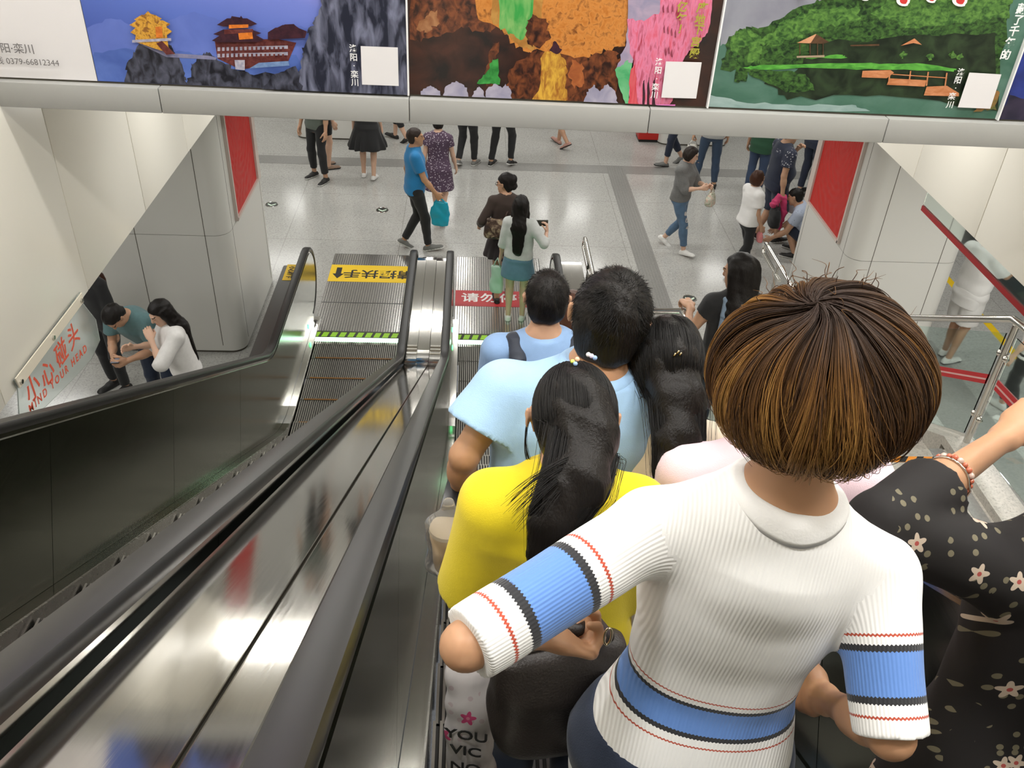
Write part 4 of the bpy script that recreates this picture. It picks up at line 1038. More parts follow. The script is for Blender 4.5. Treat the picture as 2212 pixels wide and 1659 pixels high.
        t1 = t0 + td * .042 * k; td2 = unit(a * .85 + c * (.25 - .3 * min(cu, 1)) + pn * (.35 + .45 * min(cu, 1))); t2 = t1 + td2 * .032 * k; t3 = t2 + unit(td2 + pn * .2) * .024 * k
        P += [(rc(t0, t1, .0155 * k, .0118 * k), .010), (rc(t1, t2, .0112 * k, .0098 * k), .004), (rc(t2, t3, .0096 * k, .008 * k), .004)]
        s.handframe = getattr(s, 'handframe', {}); s.handframe[i] = (wr, a, pn, c)
        return P, [wr, t3] + ext
    def skin_prims(s, face=True):
        S = s.s; B = s.bulk ** 0.6; P = [(loft(s.pel, s.A, s.prof), .03)]
        for i, (sh, el, wr) in enumerate(s.arms):
            m = (1.0 if not s.fem else .88) * s.thin
            P += [(rc(s.T(0, -.01, .535), sh + s.A[2] * .006 * S, .040 * S, .046 * S * m * B), .05), (rc(sh, sh + (el - sh) * .35, .056 * S * m * B, .050 * S * m * B), .035),
                  (rc(sh, el, .050 * S * m * B, .037 * S * m * B), .02), (rc(el, el + (wr - el) * .45, .036 * S * m * B, .037 * S * m * B), .02), (rc(el + (wr - el) * .3, wr, .036 * S * m * B, .024 * S * m), .02)]
        for i, (hip, kn, an, pit, yaw) in enumerate(s.legs):
            P += [(rc(hip + V3(0, 0, .01), kn, .086 * S * B, .054 * S * B), .03), (rc(kn, an, .050 * S * B, .035 * S), .02)]
            bk = unit(np.cross(kn - an, V3(1, 0, 0))); bk = -bk if bk[1] > 0 else bk
            P.append((rc(kn + (an - kn) * .18 + bk * .016 * S, kn + (an - kn) * .5 + bk * .012 * S, .046 * S * B, .036 * S * B), .03))
            f = s.foot(i)
            P += [(rc(an + f[1] * -.02 * S - f[2] * .045 * S, an + f[1] * .09 * S - f[2] * .045 * S, .032 * S, .03 * S), .02), (rc(an + f[1] * .06 * S - f[2] * .05 * S, an + f[1] * .16 * S - f[2] * .055 * S, .036 * S, .022 * S, (f[2], 1.35)), .02)]
        P += s.head_prims(face); return P
    def head_prims(s, face=True):
        k = s.hs; h = lambda x, y, z: s.hc + s.Rh @ V3(x, y, z) * k; R = s.Rh; P = []
        P.append((rc(s.T(0, -.012, .50), h(0, -.022, -.055), .052 * s.s * (0.9 if s.fem else 1.06), .050 * s.s * (0.88 if s.fem else 1.04)), .03))
        P.append((ell(h(0, -.012, .020), R, V3(.076, .096, .090) * k), .02))
        P.append((ell(h(0, .034, -.045), R, V3(.060, .062, .074) * k), .03)); P.append((ell(h(0, .070, -.098), R, V3(.024, .022, .02) * k), .03))
        P.append((rc(h(0, .092, .008), h(0, .108, -.030), .008 * k, .013 * k), .014))                      # nose
        P.append((rc(h(-.020, .088, -.066), h(.020, .088, -.066), .007 * k, .007 * k), .012))              # lips
        P.append((rc(h(-.036, .082, .020), h(.036, .082, .020), .011 * k, .011 * k), .02))                 # brow
        e_ = s.ear
        for sx in (-1, 1): P.append((rc(h(sx * (.078 + e_ * .5), -.004, .014), h(sx * .076, .002, -.026), .019 * k, .012 * k, (R[:, 0], 2.2)), .006)); P.append((rc(h(sx * (.087 + e_), -.014, .018), h(sx * (.084 + e_), -.012, -.012), .010 * k, .008 * k, (R[:, 0], 1.6)), .006))
        return P
    def foot(s, i):
        hip, kn, an, pit, yaw = s.legs[i]
        f = rotz(-yaw) @ rotx(pit) ; return f @ V3(1, 0, 0), f @ V3(0, 1, 0), f @ V3(0, 0, 1)
    def bounds(s, P, m=.03):
        lo = np.min([p[0][1] for p in P], 0) - m; hi = np.max([p[0][2] for p in P], 0) + m; return lo, hi
    def build(s, P, h, fine=(), wr=None, post=None, smooth=1):
        lo, hi = s.bounds(P); g = Grid(lo, hi, h, fine)
        for p, k in P: g.add(p, k)
        if wr: g.wrinkle(*wr)
        if post: post(g)
        return g.mesh(smooth)

# ------------------------------------------------------------------ skin, cloth, hair materials
def skin(name, col): 
    return mat('skin_' + name, col, 0.48, sub=0.15, noise=0.06, nscale=25)
SK_F = skin('fair', (0.66, 0.42, 0.30)); SK_M = skin('mid', (0.52, 0.30, 0.19)); SK_T = skin('tan', (0.46, 0.25, 0.14))
M_LIP = mat('lips', (0.42, 0.13, 0.11), 0.4); M_BROW = mat('brows', (0.03, 0.02, 0.015), 0.7); M_EYE = mat('eyes', (0.02, 0.014, 0.01), 0.2)
def cloth(name, col, rough=0.8, noise=0.06, nscale=40, sheen=0.15):
    return mat('cloth_' + name, col, rough, noise=noise, nscale=nscale, bump=0.25, bscale=420, sheen=sheen)
def spotted(name, base, spot, scale=40, size=0.28, spot2=None, rough=0.75):
    """printed cloth: scattered blobs on a plain ground"""
    m = mat('cloth_' + name, base, rough); N, L, B = nodes_of(m)
    tc = N.new('ShaderNodeTexCoord'); v = N.new('ShaderNodeTexVoronoi'); v.inputs['Scale'].default_value = scale; L.new(tc.outputs['Object'], v.inputs['Vector'])
    n = N.new('ShaderNodeTexNoise'); n.inputs['Scale'].default_value = scale * 2.2; L.new(tc.outputs['Object'], n.inputs['Vector'])
    a = N.new('ShaderNodeMath'); a.operation = 'MULTIPLY_ADD'; a.inputs[1].default_value = 0.35; L.new(n.outputs['Fac'], a.inputs[0]); L.new(v.outputs['Distance'], a.inputs[2])
    r = ramp(N, [(0, (1, 1, 1)), (size, (1, 1, 1)), (size + 0.05, (0, 0, 0))]); L.new(a.outputs[0], r.inputs[0])
    mx = N.new('ShaderNodeMix'); mx.data_type = 'RGBA'; mx.inputs[6].default_value = (*base, 1)
    if spot2 is None: mx.inputs[7].default_value = (*spot, 1)
    else:
        r2 = ramp(N, [(0, spot), (0.5, spot2)], 'CONSTANT'); s = N.new('ShaderNodeSeparateColor'); L.new(v.outputs['Color'], s.inputs[0]); L.new(s.outputs[0], r2.inputs[0]); L.new(r2.outputs[0], mx.inputs[7])
    L.new(r.outputs[0], mx.inputs[0]); L.new(mx.outputs[2], B.inputs['Base Color']); return m
def floral(name, ground, petal, heart, leaf, scale=11.0):
    """printed cloth: scattered five-petal flowers with small leaf sprays"""
    m = mat('cloth_' + name, ground, 0.8); N, L, B = nodes_of(m); tc = N.new('ShaderNodeTexCoord')
    def M(op, a, b=None, c=None):
        n = N.new('ShaderNodeMath'); n.operation = op
        for i, v in enumerate((a, b, c)):
            if v is None: continue
            if isinstance(v, (int, float)): n.inputs[i].default_value = v
            else: L.new(v, n.inputs[i])
        return n.outputs[0]
    so = N.new('ShaderNodeSeparateXYZ'); L.new(tc.outputs['Object'], so.inputs[0])
    vv = M('MULTIPLY', M('ADD', so.outputs[1], so.outputs[2]), 0.72 * scale); uu = M('MULTIPLY', so.outputs[0], scale)
    mp = N.new('ShaderNodeCombineXYZ'); L.new(uu, mp.inputs[0]); L.new(vv, mp.inputs[1])
    v = N.new('ShaderNodeTexVoronoi'); v.voronoi_dimensions = '2D'; v.inputs['Scale'].default_value = 1.0; L.new(mp.outputs[0], v.inputs['Vector'])
    df = N.new('ShaderNodeVectorMath'); df.operation = 'SUBTRACT'; L.new(mp.outputs[0], df.inputs[0]); L.new(v.outputs['Position'], df.inputs[1])
    s = N.new('ShaderNodeSeparateXYZ'); L.new(df.outputs[0], s.inputs[0]); x, z = s.outputs[0], s.outputs[1]
    cs = N.new('ShaderNodeSeparateColor'); L.new(v.outputs['Color'], cs.inputs[0])
    r = v.outputs['Distance']; th = M('ARCTAN2', z, x); pet = M('MULTIPLY_ADD', M('COSINE', M('MULTIPLY_ADD', th, 5.0, M('MULTIPLY', cs.outputs[0], 6.28))), 0.05, 0.155)
    big = M('GREATER_THAN', cs.outputs[1], 0.45)
    isp = M('MULTIPLY', M('LESS_THAN', r, pet), big); ish = M('MULTIPLY', M('LESS_THAN', r, 0.045), big)
    n2 = N.new('ShaderNodeTexVoronoi'); n2.voronoi_dimensions = '2D'; n2.inputs['Scale'].default_value = 4.2; L.new(mp.outputs[0], n2.inputs['Vector'])
    c2 = N.new('ShaderNodeSeparateColor'); L.new(n2.outputs['Color'], c2.inputs[0])
    isl = M('MULTIPLY', M('LESS_THAN', n2.outputs['Distance'], 0.27), M('MULTIPLY', M('GREATER_THAN', c2.outputs[0], 0.62), M('LESS_THAN', r, 0.5)))
    def mix(f, a, b):
        k = N.new('ShaderNodeMix'); k.data_type = 'RGBA'; L.new(f, k.inputs[0])
        for i, q in ((6, a), (7, b)):
            if isinstance(q, tuple): k.inputs[i].default_value = (*q, 1)
            else: L.new(q, k.inputs[i])
        return k.outputs[2]
    L.new(mix(ish, mix(isp, mix(isl, ground, leaf), petal), heart), B.inputs['Base Color']); return m
def hairmat(name, col, rough=0.42):
    m = mat('hair_' + name, col, rough, spec=0.25); N, L, B = nodes_of(m)
    tc = N.new('ShaderNodeTexCoord'); mp = N.new('ShaderNodeMapping'); mp.inputs['Scale'].default_value = (260, 260, 14); L.new(tc.outputs['Object'], mp.inputs[0])
    n = N.new('ShaderNodeTexNoise'); n.inputs['Scale'].default_value = 1; n.inputs['Detail'].default_value = 3; L.new(mp.outputs[0], n.inputs['Vector'])
    bp = N.new('ShaderNodeBump'); bp.inputs['Strength'].default_value = 0.5; bp.inputs['Distance'].default_value = 0.004; L.new(n.outputs['Fac'], bp.inputs['Height']); L.new(bp.outputs[0], B.inputs['Normal']); return m
H_BLACK = hairmat('black', (0.011, 0.009, 0.008)); H_BROWN = hairmat('brown', (0.055, 0.022, 0.012)); H_SOFT = hairmat('soft_black', (0.02, 0.014, 0.011))

def quads(name, V, Q, m, parent, mats=None, midx=None, attrs=None):
    return obj(name, V, np.ascontiguousarray(Q), m, parent, True, mats, midx, attrs)

# ------------------------------------------------------------------ assembling a person
def cloth_profile(s, hem, top, ease, flare=0.0, loose=0.0, belly=0.0, dress=False):
    S = s.s; pr = np.array(s.prof); us = np.linspace(hem * S, top * S, 26); rows = []
    wmax = np.interp(.40 * S, pr[:, 0], pr[:, 1]); dmax = np.interp(.38 * S, pr[:, 0], pr[:, 2])
    for u in us:
        ub = max(u, -.02 * S)
        w, d, o = [np.interp(ub, pr[:, 0], pr[:, j]) for j in (1, 2, 3)]
        if u < .42 * S: w += loose * max(0, max(wmax, np.interp(0, pr[:, 0], pr[:, 1])) - w); d += loose * max(0, dmax - d)
        d += belly * S * math.exp(-((u / S - .16) / .10) ** 2); o += belly * 0.8 * S * math.exp(-((u / S - .16) / .10) ** 2)
        f = max(0, (.10 if not dress else .12) * S - u); w += flare * f; d += flare * 0.85 * f
        e = ease * S * (1 if u < .44 * S else 0.7)
        rows.append((u, w + e, d + e, o))
    return rows
def top_prims(s, hem=-.02, sleeve=.5, ease=.012, sease=None, flare=0.0, loose=.5, belly=0.0, dress=False, ripple=None, cuff=0.0):
    S = s.s; B = s.bulk ** 0.6; se = (ease * 1.2 if sease is None else sease) * S; P = [(loft(s.pel, s.A, cloth_profile(s, hem, .535, ease, flare, loose, belly, dress), ripple=ripple), .03)]
    m = 0.88 if s.fem else 1.0
    P.append((rc(s.T(0, -.016, .46), s.T(0, -.006, .545), (.086 if s.fem else .094) * S + ease * S, (.064 if s.fem else .071) * S + ease * .7 * S, None, [(s.T(0, 0, .553), s.A[2])]), .04))
    for i, (sh, el, wr) in enumerate(s.arms):
        P.append((rc(s.T(0, -.008, .525), sh + s.A[2] * .008 * S, .040 * S + se * .6, .050 * S * m * B + se * .6), .05))
        u1 = unit(el - sh); u2 = unit(wr - el); L1 = np.linalg.norm(el - sh); L2 = np.linalg.norm(wr - el)
        r0, r1, r2 = .053 * S * m * B + se, .040 * S * m * B + se, .028 * S * m + se
        if sleeve <= 1:
            e = sh + (el - sh) * sleeve; re = r0 + (r1 - r0) * sleeve + cuff * S
            P.append((rc(sh, e + u1 * .05, r0, re, None, [(e, u1)]), .025))
        else:
            t = sleeve - 1; e = el + (wr - el) * t
            P.append((rc(sh, el, r0, r1), .025)); P.append((rc(el, e + u2 * .04, r1, r1 + (r2 - r1) * t + cuff * S, None, [(e, u2)]), .012))
    return P
def neck_axis(s): return s.T(0, -.011, .512), s.hc + s.Rh @ V3(0, -.022, -.055) * s.hs
def cut_neck(s, g, r=.060, back=.0):
    a, b = neck_axis(s); g.cut(rc(a, b, r * s.s, r * s.s * 1.05))
def cover_yoke(s, g, off):
    """make sure the garment lies outside the body round the shoulders and the base of the neck"""
    G = Grid.__new__(Grid); G.ax = g.ax; G.h = g.h; G.F = np.full_like(g.F, 1.0)
    for p, k in s.skin_prims(False):
        if p[1][2] > s.pel[2] + .25 * s.s or p[0] is None: G.add(p, k)
    G.add((lambda q: q)(loft(s.pel, s.A, s.prof)), .03); G.F -= off
    G.plane(s.T(0, 0, .40), -s.A[2]); G.plane(s.T(0, -.03, .566), s.A[2]); G.keep(ell(s.T(0, 0, .49), np.eye(3), V3(.13, .13, .13) * s.s)); g.F = np.minimum(g.F, G.F)
def leg_prims(s, length=1.93, ease=.012, ankle=.045, wide=0.0):
    S = s.s; B = s.bulk ** 0.6; e = ease * S; P = [(loft(s.pel, s.A, [(u, w + e, d + e, o) for u, w, d, o in s.prof if u <= .15 * S]), .03)]
    for i, (hip, kn, an, pit, yaw) in enumerate(s.legs):
        u2 = unit(an - kn); u1 = unit(kn - hip)
        if length <= 1:
            q = hip + (kn - hip) * length; P.append((rc(hip, q + u1 * .04, .090 * S * B + e, (.090 + (.056 - .090) * length) * S * B + e + wide * S, None, [(q, u1)]), .03))
        else:
            t = length - 1; q = kn + (an - kn) * t
            P.append((rc(hip, kn, .088 * S * B + e, .054 * S * B + e), .03)); P.append((rc(kn, q + u2 * .03, .052 * S * B + e, ankle * S + e + wide * S, None, [(q, u2)]), .02))
            bk = unit(np.cross(kn - an, V3(1, 0, 0))); bk = -bk if bk[1] > 0 else bk
            P.append((rc(kn + (an - kn) * .15 + bk * .014 * S, kn + (an - kn) * .45 + bk * .010 * S, .047 * S * B + e, .038 * S * B + e), .03))
    return P
def skirt_prims(s, length=.42, ease=.012, flare=.22, ripple=None, waist=.17):
    return [(loft(s.pel, s.A, cloth_profile(s, waist - length, waist, ease, flare, 0, 0), ripple=ripple), .0)]
def shoe(s, i, parent, m, sole, h=.006, high=False, name='shoe', flat=False):
    S = s.s; hip, kn, an, pit, yaw = s.legs[i]; r, f, u = s.foot(i)
    b = an - u * .072 * S                              # sole level under the ankle
    P = [(rc(b - f * .040 * S + u * .034 * S, b + f * .05 * S + u * .034 * S, .036 * S, .040 * S), .02),
         (rc(b + f * .05 * S + u * .03 * S, b + f * .165 * S + u * .022 * S, .041 * S, .034 * S, (u, 1.3)), .03)]
    if not flat: P.append((rc(b - f * .010 * S + u * .05 * S, b + f * .0 * S + u * (.11 if high else .085) * S, .037 * S, .040 * S, None, [(b + u * (.105 if high else .08) * S, unit(u - f * .25))]), .02))
    P.append((rc(b - f * .045 * S + u * .012 * S, b + f * .17 * S + u * .012 * S, .040 * S, .044 * S, (u, 2.4)), .008))
    def post(g): g.plane(b, -u)
    V, Q = s.build(P, h, post=post)
    c = ((V[Q].mean(1) - b) @ u) < .020 * S
    return quads(name, s.W(V), Q, None, parent, [m, sole], c.astype(int))
def hair_prims(s, style, L=.25, vol=1.0, opts=None):
    k = s.hs; R = s.Rh; h = lambda x, y, z: s.hc + R @ V3(x, y, z) * k; o = opts or {}
    n = R @ unit((0, .64, -.77)); p0 = h(0, .080, .074); P = []
    cap = ell(h(0, -.016, .026), R, V3(.085, .105, .100) * k * vol, [(p0, n)])
    P.append((cap, .0))
    if style == 'short':
        P.append((ell(h(0, -.045, -.010), R, V3(.078, .060, .085) * k * vol, [(h(0, .0, -.0), R @ unit((0, 1, -.5))), (h(0, 0, -.078), R @ V3(0, 0, -1))]), .01))
    elif style == 'bob':
        P.append((ell(h(0, -.018, -.012), R, V3(.104, .108, .118) * k * vol, [(h(0, .035, 0), R @ unit((0, 1, -.35))), (h(0, 0, -.105), R @ unit((0, -.15, -1)))]), .01))
    elif style in ('long', 'half'):
        P.append((ell(h(0, -.028, -.02), R, V3(.090, .088, .110) * k * vol, [(h(0, .02, 0), R @ unit((0, 1, -.25)))]), .01))
        a = h(0, -.055, .0); w = s.A[1]
        b = s.T(0, -.118, .44) if not o.get('front') else s.T(0, -.05, .44)
        P.append((rc(a, b, .082 * k, .090 * s.s, (w, 2.0)), .03)); P.append((rc(b, b - s.A[2] * L * s.s - w * .012, .092 * s.s, .060 * s.s, (w, 2.6)), .03))
        for sx in (-1, 1):
            P.append((rc(h(sx * .066, -.005, .03), h(sx * .078, -.008, -.09), .030 * k, .030 * k, (R[:, 1], .8)), .02))
            P.append((rc(h(sx * .078, -.010, -.09), s.T(sx * .095, -.060, .45), .030 * k, .026 * k), .03))
            if o.get('front'): P.append((rc(s.T(sx * .085, .0, .49), s.T(sx * .10, .095, .49 - L), .032 * s.s, .020 * s.s), .03))
    elif style == 'bun':
        P.append((ell(h(0, -.04, -.02), R, V3(.080, .066, .085) * k, [(h(0, .0, 0), R @ unit((0, 1, -.5)))]), .01)); P.append((ell(h(.015, -.100, .050), R, V3(.066, .055, .070) * k), .012)); P.append((ell(h(.02, -.105, -.03), R, V3(.055, .05, .05) * k), .012)); P.append((ell(h(0, -.03, .075), R, V3(.075, .08, .07) * k), .02))
    elif style == 'pony':
        P.append((ell(h(0, -.040, -.010), R, V3(.080, .064, .085) * k, [(h(0, .0, 0), R @ unit((0, 1, -.5)))]), .01))
        pts = o['tail']; rr = o['rad']
        for q in range(len(pts) - 1): P.append((rc(pts[q], pts[q + 1], rr[q], rr[q + 1], (o.get('flat', V3(0, 1, 0)), 1.4)), .02))
    return P
def person(label, s, sk=SK_M, hair=None, top=None, bottom=None, shoes=None, h=.010, hh=.0045, face=True, cat='person', name='person', group=None):
    """top / bottom: (part name, prims, material, options); hair: (style, material, length, volume, options)"""
    t = thing(name, s.loc, label, cat, group)
    P = s.skin_prims(face); fine = []
    for i in (0, 1):
        hp, pts = s.hand_prims(i); P += hp; pts = np.array(pts)
        if hh: fine.append((pts.min(0) - .012, pts.max(0) + .012, hh))
    if face: fine.append((s.hc - .125 * s.hs, s.hc + .125 * s.hs, min(h, .0065)))
    V, Q = s.build(P, h, fine, smooth=1)
    lc = (V[Q].mean(1) - s.hc) @ s.Rh / s.hs; mi = np.zeros(len(Q), int)
    if face:
        x, y, z = np.abs(lc[:, 0]), lc[:, 1], lc[:, 2]; fr = (y > .055) & (y < .135)
        mi[fr & (x < .026) & (z > -.076) & (z < -.056)] = 1; mi[fr & (x > .014) & (x < .05) & (z > .022) & (z < .030)] = 2; mi[fr & (((x - .032) / .014) ** 2 + ((z - .006) / .0065) ** 2 < 1)] = 3
    quads('body', s.W(V), Q, None, t, [sk, M_LIP, M_BROW, M_EYE], mi)
    for spec in (bottom, top):
        for nm, P, m, o in ([spec] if isinstance(spec, tuple) else (spec or [])):
            def post(g, o=o):
                if o.get('cover'): cover_yoke(s, g, o['cover'])
                if o.get('neck', True) and nm not in ('trousers', 'shorts', 'jeans', 'skirt', 'leggings'): cut_neck(s, g, o.get('neck_r', .056), o.get('neck_back', 0.0))
                if o.get('post'): o['post'](g)
            V, Q = s.build(P, o.get('h', h), wr=o.get('wr'), post=post)
            ob = quads(nm, s.W(V), Q, m, t, attrs=o['attrs'](V) if o.get('attrs') else None)
            if o.get('label'): ob['label'] = o['label']
    if shoes:
        for i in (0, 1): shoe(s, i, t, shoes[0], shoes[1], min(h, .007), flat=(len(shoes) > 2 and shoes[2]))
    if hair:
        st, hm, L, vol, o = (list(hair) + [None] * 5)[:5]
        V, Q = s.build(hair_prims(s, st, L or .25, vol or 1.0, o), min(h, .008), wr=(.0035, 70, 3, (1, 1, .25)))
        quads('hair', s.W(V), Q, hm, t)
    return t
def part_of(t, nm):
    for c in t.children:
        if c.name.split('.')[0] == nm: return c
# ------------------------------------------------------------------ fine strands for the riders close by
def strands(name, curves, radius, m, parent, tints=None):
    """curves: list of (n, 3) world arrays"""
    hc = bpy.data.hair_curves.new(name); hc.add_curves([len(c) for c in curves])
    o0 = np.array(origin(parent)); P = np.concatenate(curves) - o0
    hc.attributes['position'].data.foreach_set('vector', P.astype(np.float32).ravel())
    ra = hc.attributes.new('radius', 'FLOAT', 'POINT'); al = hc.attributes.new('along', 'FLOAT', 'POINT'); ti = hc.attributes.new('tint', 'FLOAT', 'POINT')
    A = np.concatenate([np.linspace(0, 1, len(c)) for c in curves]).astype(np.float32)
    ra.data.foreach_set('value', (radius * (1 - 0.75 * A ** 2)).astype(np.float32)); al.data.foreach_set('value', A)
    T = np.zeros(len(curves)) if tints is None else np.asarray(tints)
    ti.data.foreach_set('value', np.concatenate([np.full(len(c), T[i]) for i, c in enumerate(curves)]).astype(np.float32))
    hc.materials.append(m); o = bpy.data.objects.new(name, hc); COL.objects.link(o); o.parent = parent; return o
M_STRAND = mat('strand_black', (0.009, 0.008, 0.0075), 0.48, spec=0.28)
def crop_hair(s, parent, n=5000, L=.022, seed=0, vol=1.0, m=None):
    """short hair: roots over the scalp, lying back and down"""
    r = np.random.RandomState(seed); k = s.hs; rad = V3(.083, .103, .098) * vol; C = V3(0, -.016, .026); out = []
    d = r.normal(size=(n * 3, 3)); d /= np.linalg.norm(d, axis=1)[:, None]; p = d * rad
    q = p + C; keep = ((q - V3(0, .080, .074)) @ unit((0, .64, -.77)) < .004) | ((q[:, 1] < -.02) & (q[:, 2] > -.072) & (q[:, 2] < .05)); d = d[keep][:n]; p = p[keep][:n]
    whorl = unit((.15, -.55, .82))
    for i in range(len(d)):
        nr = unit(d[i] / rad); fl = d[i] - whorl; fl = fl - nr * (fl @ nr); fl = unit(fl + r.normal(size=3) * .22)
        l = L * r.uniform(.6, 1.25); a = p[i] * .97 + C
        out.append(s.W((s.hc + (s.Rh @ np.array([a, a + nr * l * .14 + fl * l * .33, a + nr * l * .20 + fl * l * .67, a + nr * l * .18 + fl * l * 1.0]).T).T * k)))
    return strands('hair_strand', out, .00045, m or M_STRAND, part_of(parent, 'hair'))
def tail_hair(s, parent, tail, rad, n=2500, seed=0, tie=None, spread=1.0, flat=None, m=None, loose=0.06, jag=0.25):
    """hair combed over the scalp to a tie, then falling along `tail` (local points with radii)"""
    r = np.random.RandomState(seed); k = s.hs; E = V3(.086, .106, .101); C = V3(0, -.016, .026); out = []
    tail = np.array(tail, float); cum = np.concatenate([[0], np.cumsum(np.linalg.norm(np.diff(tail, axis=0), axis=1))]); cum /= cum[-1]
    tl = ((tail[0] - s.hc) @ s.Rh) / k - C; td = unit(tl / E)
    w = flat if flat is not None else s.A[1]
    i = 0; ax = unit(tail[-1] - tail[0]); x = unit(np.cross(ax, w)); y = unit(np.cross(ax, x))
    while i < n:
        d = unit(r.normal(size=3)); q = d * E + C
        if (q - V3(0, .080, .074)) @ unit((0, .64, -.77)) > .0 and not (q[1] < -.03 and q[2] > -.035): continue
        pts = []; end = r.uniform(1 - jag, 1.0); ph = r.uniform(0, 6); sg = (np.sign(d[0]) or 1.0) * np.sign((s.Rh @ V3(1, 0, 0)) @ x)
        ox = float(np.clip(sg * (abs(d[0]) * .6 + r.normal() * .38), -.95, .95)); oy = float(np.clip(r.normal() * .55, -.9, .9)) * math.sqrt(1 - ox * ox)
        if r.rand() < loose: ox *= r.uniform(1.05, 1.5)
        ang = math.acos(max(-1, min(1, d @ td))); bulge = r.uniform(.99, 1.05); off = (x * ox + y * .7 * oy) * rad[0] * spread; bad = False
        for f in np.linspace(0, 1, 9):
            sd = (math.sin((1 - f) * ang) * d + math.sin(f * ang) * td) / max(math.sin(ang), 1e-3); pl = unit(sd) * E * bulge + C
            if abs(pl[0]) > .062 and pl[2] < .022 and pl[1] > -.035: bad = True
            pts.append(s.hc + s.Rh @ pl * k + off * f ** 4 * .9)
        if bad: continue
        i += 1
        for f in np.linspace(.05, 1, 15):
            f = f * end; c = np.array([np.interp(f, cum, tail[:, j]) for j in range(3)]); R = np.interp(f, cum, rad) * spread
            wob = .05 * math.sin(4 * f + ph)
            pts.append(c + x * R * (ox + wob) + y * R * .7 * oy)
        out.append(s.W(np.array(pts)))
    return strands('hair_strand', out, .0005, m or M_STRAND, part_of(parent, 'hair'))

# ================================================================== RIDERS CLOSE BY
def on_step(px, py, D, dy=0.0):
    """head-top pixel and camera depth -> (foot point on the step, body height)"""
    p = at_d(px, py, D); z = step_z(p[1] + dy); return V3(p[0], p[1] + dy, z), p[2] - z
SH_WHITE = mat('shoe_white', (0.78, 0.77, 0.74), 0.5); SH_BLACK = mat('shoe_black', (0.018, 0.017, 0.016), 0.5); SH_GREY = mat('shoe_grey', (0.16, 0.16, 0.15), 0.6); SOLE_W = mat('sole_white', (0.7, 0.69, 0.66), 0.6); SOLE_B = mat('sole_black', (0.02, 0.02, 0.02), 0.6)
C_DENIM = cloth('dark_denim', (0.018, 0.028, 0.058)); C_JEAN = cloth('jean_blue', (0.085, 0.15, 0.24), noise=0.35, nscale=14); C_BLACK = cloth('black', (0.012, 0.012, 0.013))

# ---- woman in the striped white sweater
loc, H = on_step(1675, 735, 1.00, -.02)
D0 = 1.06
p1 = Human(loc, 2, H, True, lean=4, side=7, pu=.638, twist=5, head=(4, 12, -2), bulk=1.03, shw=.165, shu=.445, thin=.88,
           armL=('j', at_d(1005, 1395, 1.05), at_d(1165, 1370, 1.22), {'curl': 92, 'dir': at_d(1262, 1395, 1.27) - at_d(1165, 1370, 1.22), 'palm': V3(.35, .55, .75)}),
           armR=('j', at_d(1925, 1590, 1.15), at_d(1775, 1505, 1.38), {'curl': 60}))
def knit():
    m = mat('cloth_striped_knit', (0.86, 0.85, 0.84), 0.85, sheen=0.2); N, L, B = nodes_of(m)
    def at(nm): a = N.new('ShaderNodeAttribute'); a.attribute_name = nm; return a
    u = at('band'); W, BL, RD, BU = (0.86, 0.85, 0.84), (0.022, 0.022, 0.026), (0.47, 0.075, 0.04), (0.115, 0.245, 0.60)
    r = ramp(N, [(0.0, W), (0.20, RD), (0.218, W), (0.27, BL), (0.315, BU), (0.60, BL), (0.645, W), (0.72, RD), (0.738, W)], 'CONSTANT')
    # ragged stitch edge
    rb = at('rib'); sn = N.new('ShaderNodeMath'); sn.operation = 'MULTIPLY'; sn.inputs[1].default_value = 2 * math.pi / 0.0052; L.new(rb.outputs['Fac'], sn.inputs[0])
    si = N.new('ShaderNodeMath'); si.operation = 'SINE'; L.new(sn.outputs[0], si.inputs[0])
    ad = N.new('ShaderNodeMath'); ad.operation = 'MULTIPLY_ADD'; ad.inputs[1].default_value = 0.0045; L.new(si.outputs[0], ad.inputs[0]); L.new(u.outputs['Fac'], ad.inputs[2])
    L.new(ad.outputs[0], r.inputs[0]); L.new(r.outputs[0], B.inputs['Base Color'])
    bp = N.new('ShaderNodeBump'); bp.inputs['Strength'].default_value = 0.22; bp.inputs['Distance'].default_value = 0.0022; L.new(si.outputs[0], bp.inputs['Height']); L.new(bp.outputs[0], B.inputs['Normal'])
    return m
def knit_attrs(V):
    S = p1.s; q = (V - p1.pel) @ p1.A.T / S
    best = np.full(len(V), 9.0); band = np.zeros(len(V)); rib = np.zeros(len(V))
    # torso: stripes round the lower back
    band = 0.45 + (0.178 - q[:, 2] + .06 * q[:, 0]) * 6.2
    rib = q[:, 0] * S + 0.0
    pr = np.array(p1.prof) / S; w = np.interp(q[:, 2], pr[:, 0], pr[:, 1]); d_ = np.interp(q[:, 2], pr[:, 0], pr[:, 2])
    dt = (np.sqrt((q[:, 0] / w) ** 2 + (q[:, 1] / d_) ** 2) - 1) * w * S; dt = np.where(q[:, 2] > .46, .02, dt)
    for sh, el, wr in p1.arms:
        ax = unit(el - sh); L1 = np.linalg.norm(el - sh); ax2 = unit(wr - el)
        d = V - sh; t = d @ ax; rad = np.linalg.norm(d - np.clip(t, 0, L1)[:, None] * ax, axis=1); t2 = (V - el) @ ax2
        sgn = np.sign((sh - p1.pel) @ p1.A[0])
        arm = (rad - .046 * S < dt) & (q[:, 0] * sgn > .03) & (t > -.02)
        b = (t / L1 - .36) / .95 + .20; b2 = (t / L1 - .36) / .95 + .20
        band[arm] = b[arm]
        x = unit(np.cross(ax, p1.A[1])); y = np.cross(ax, x); rib[arm] = (np.arctan2(d @ y, d @ x) * .05)[arm]
    return {'band': np.clip(band, 0.0, 1.0), 'rib': rib}
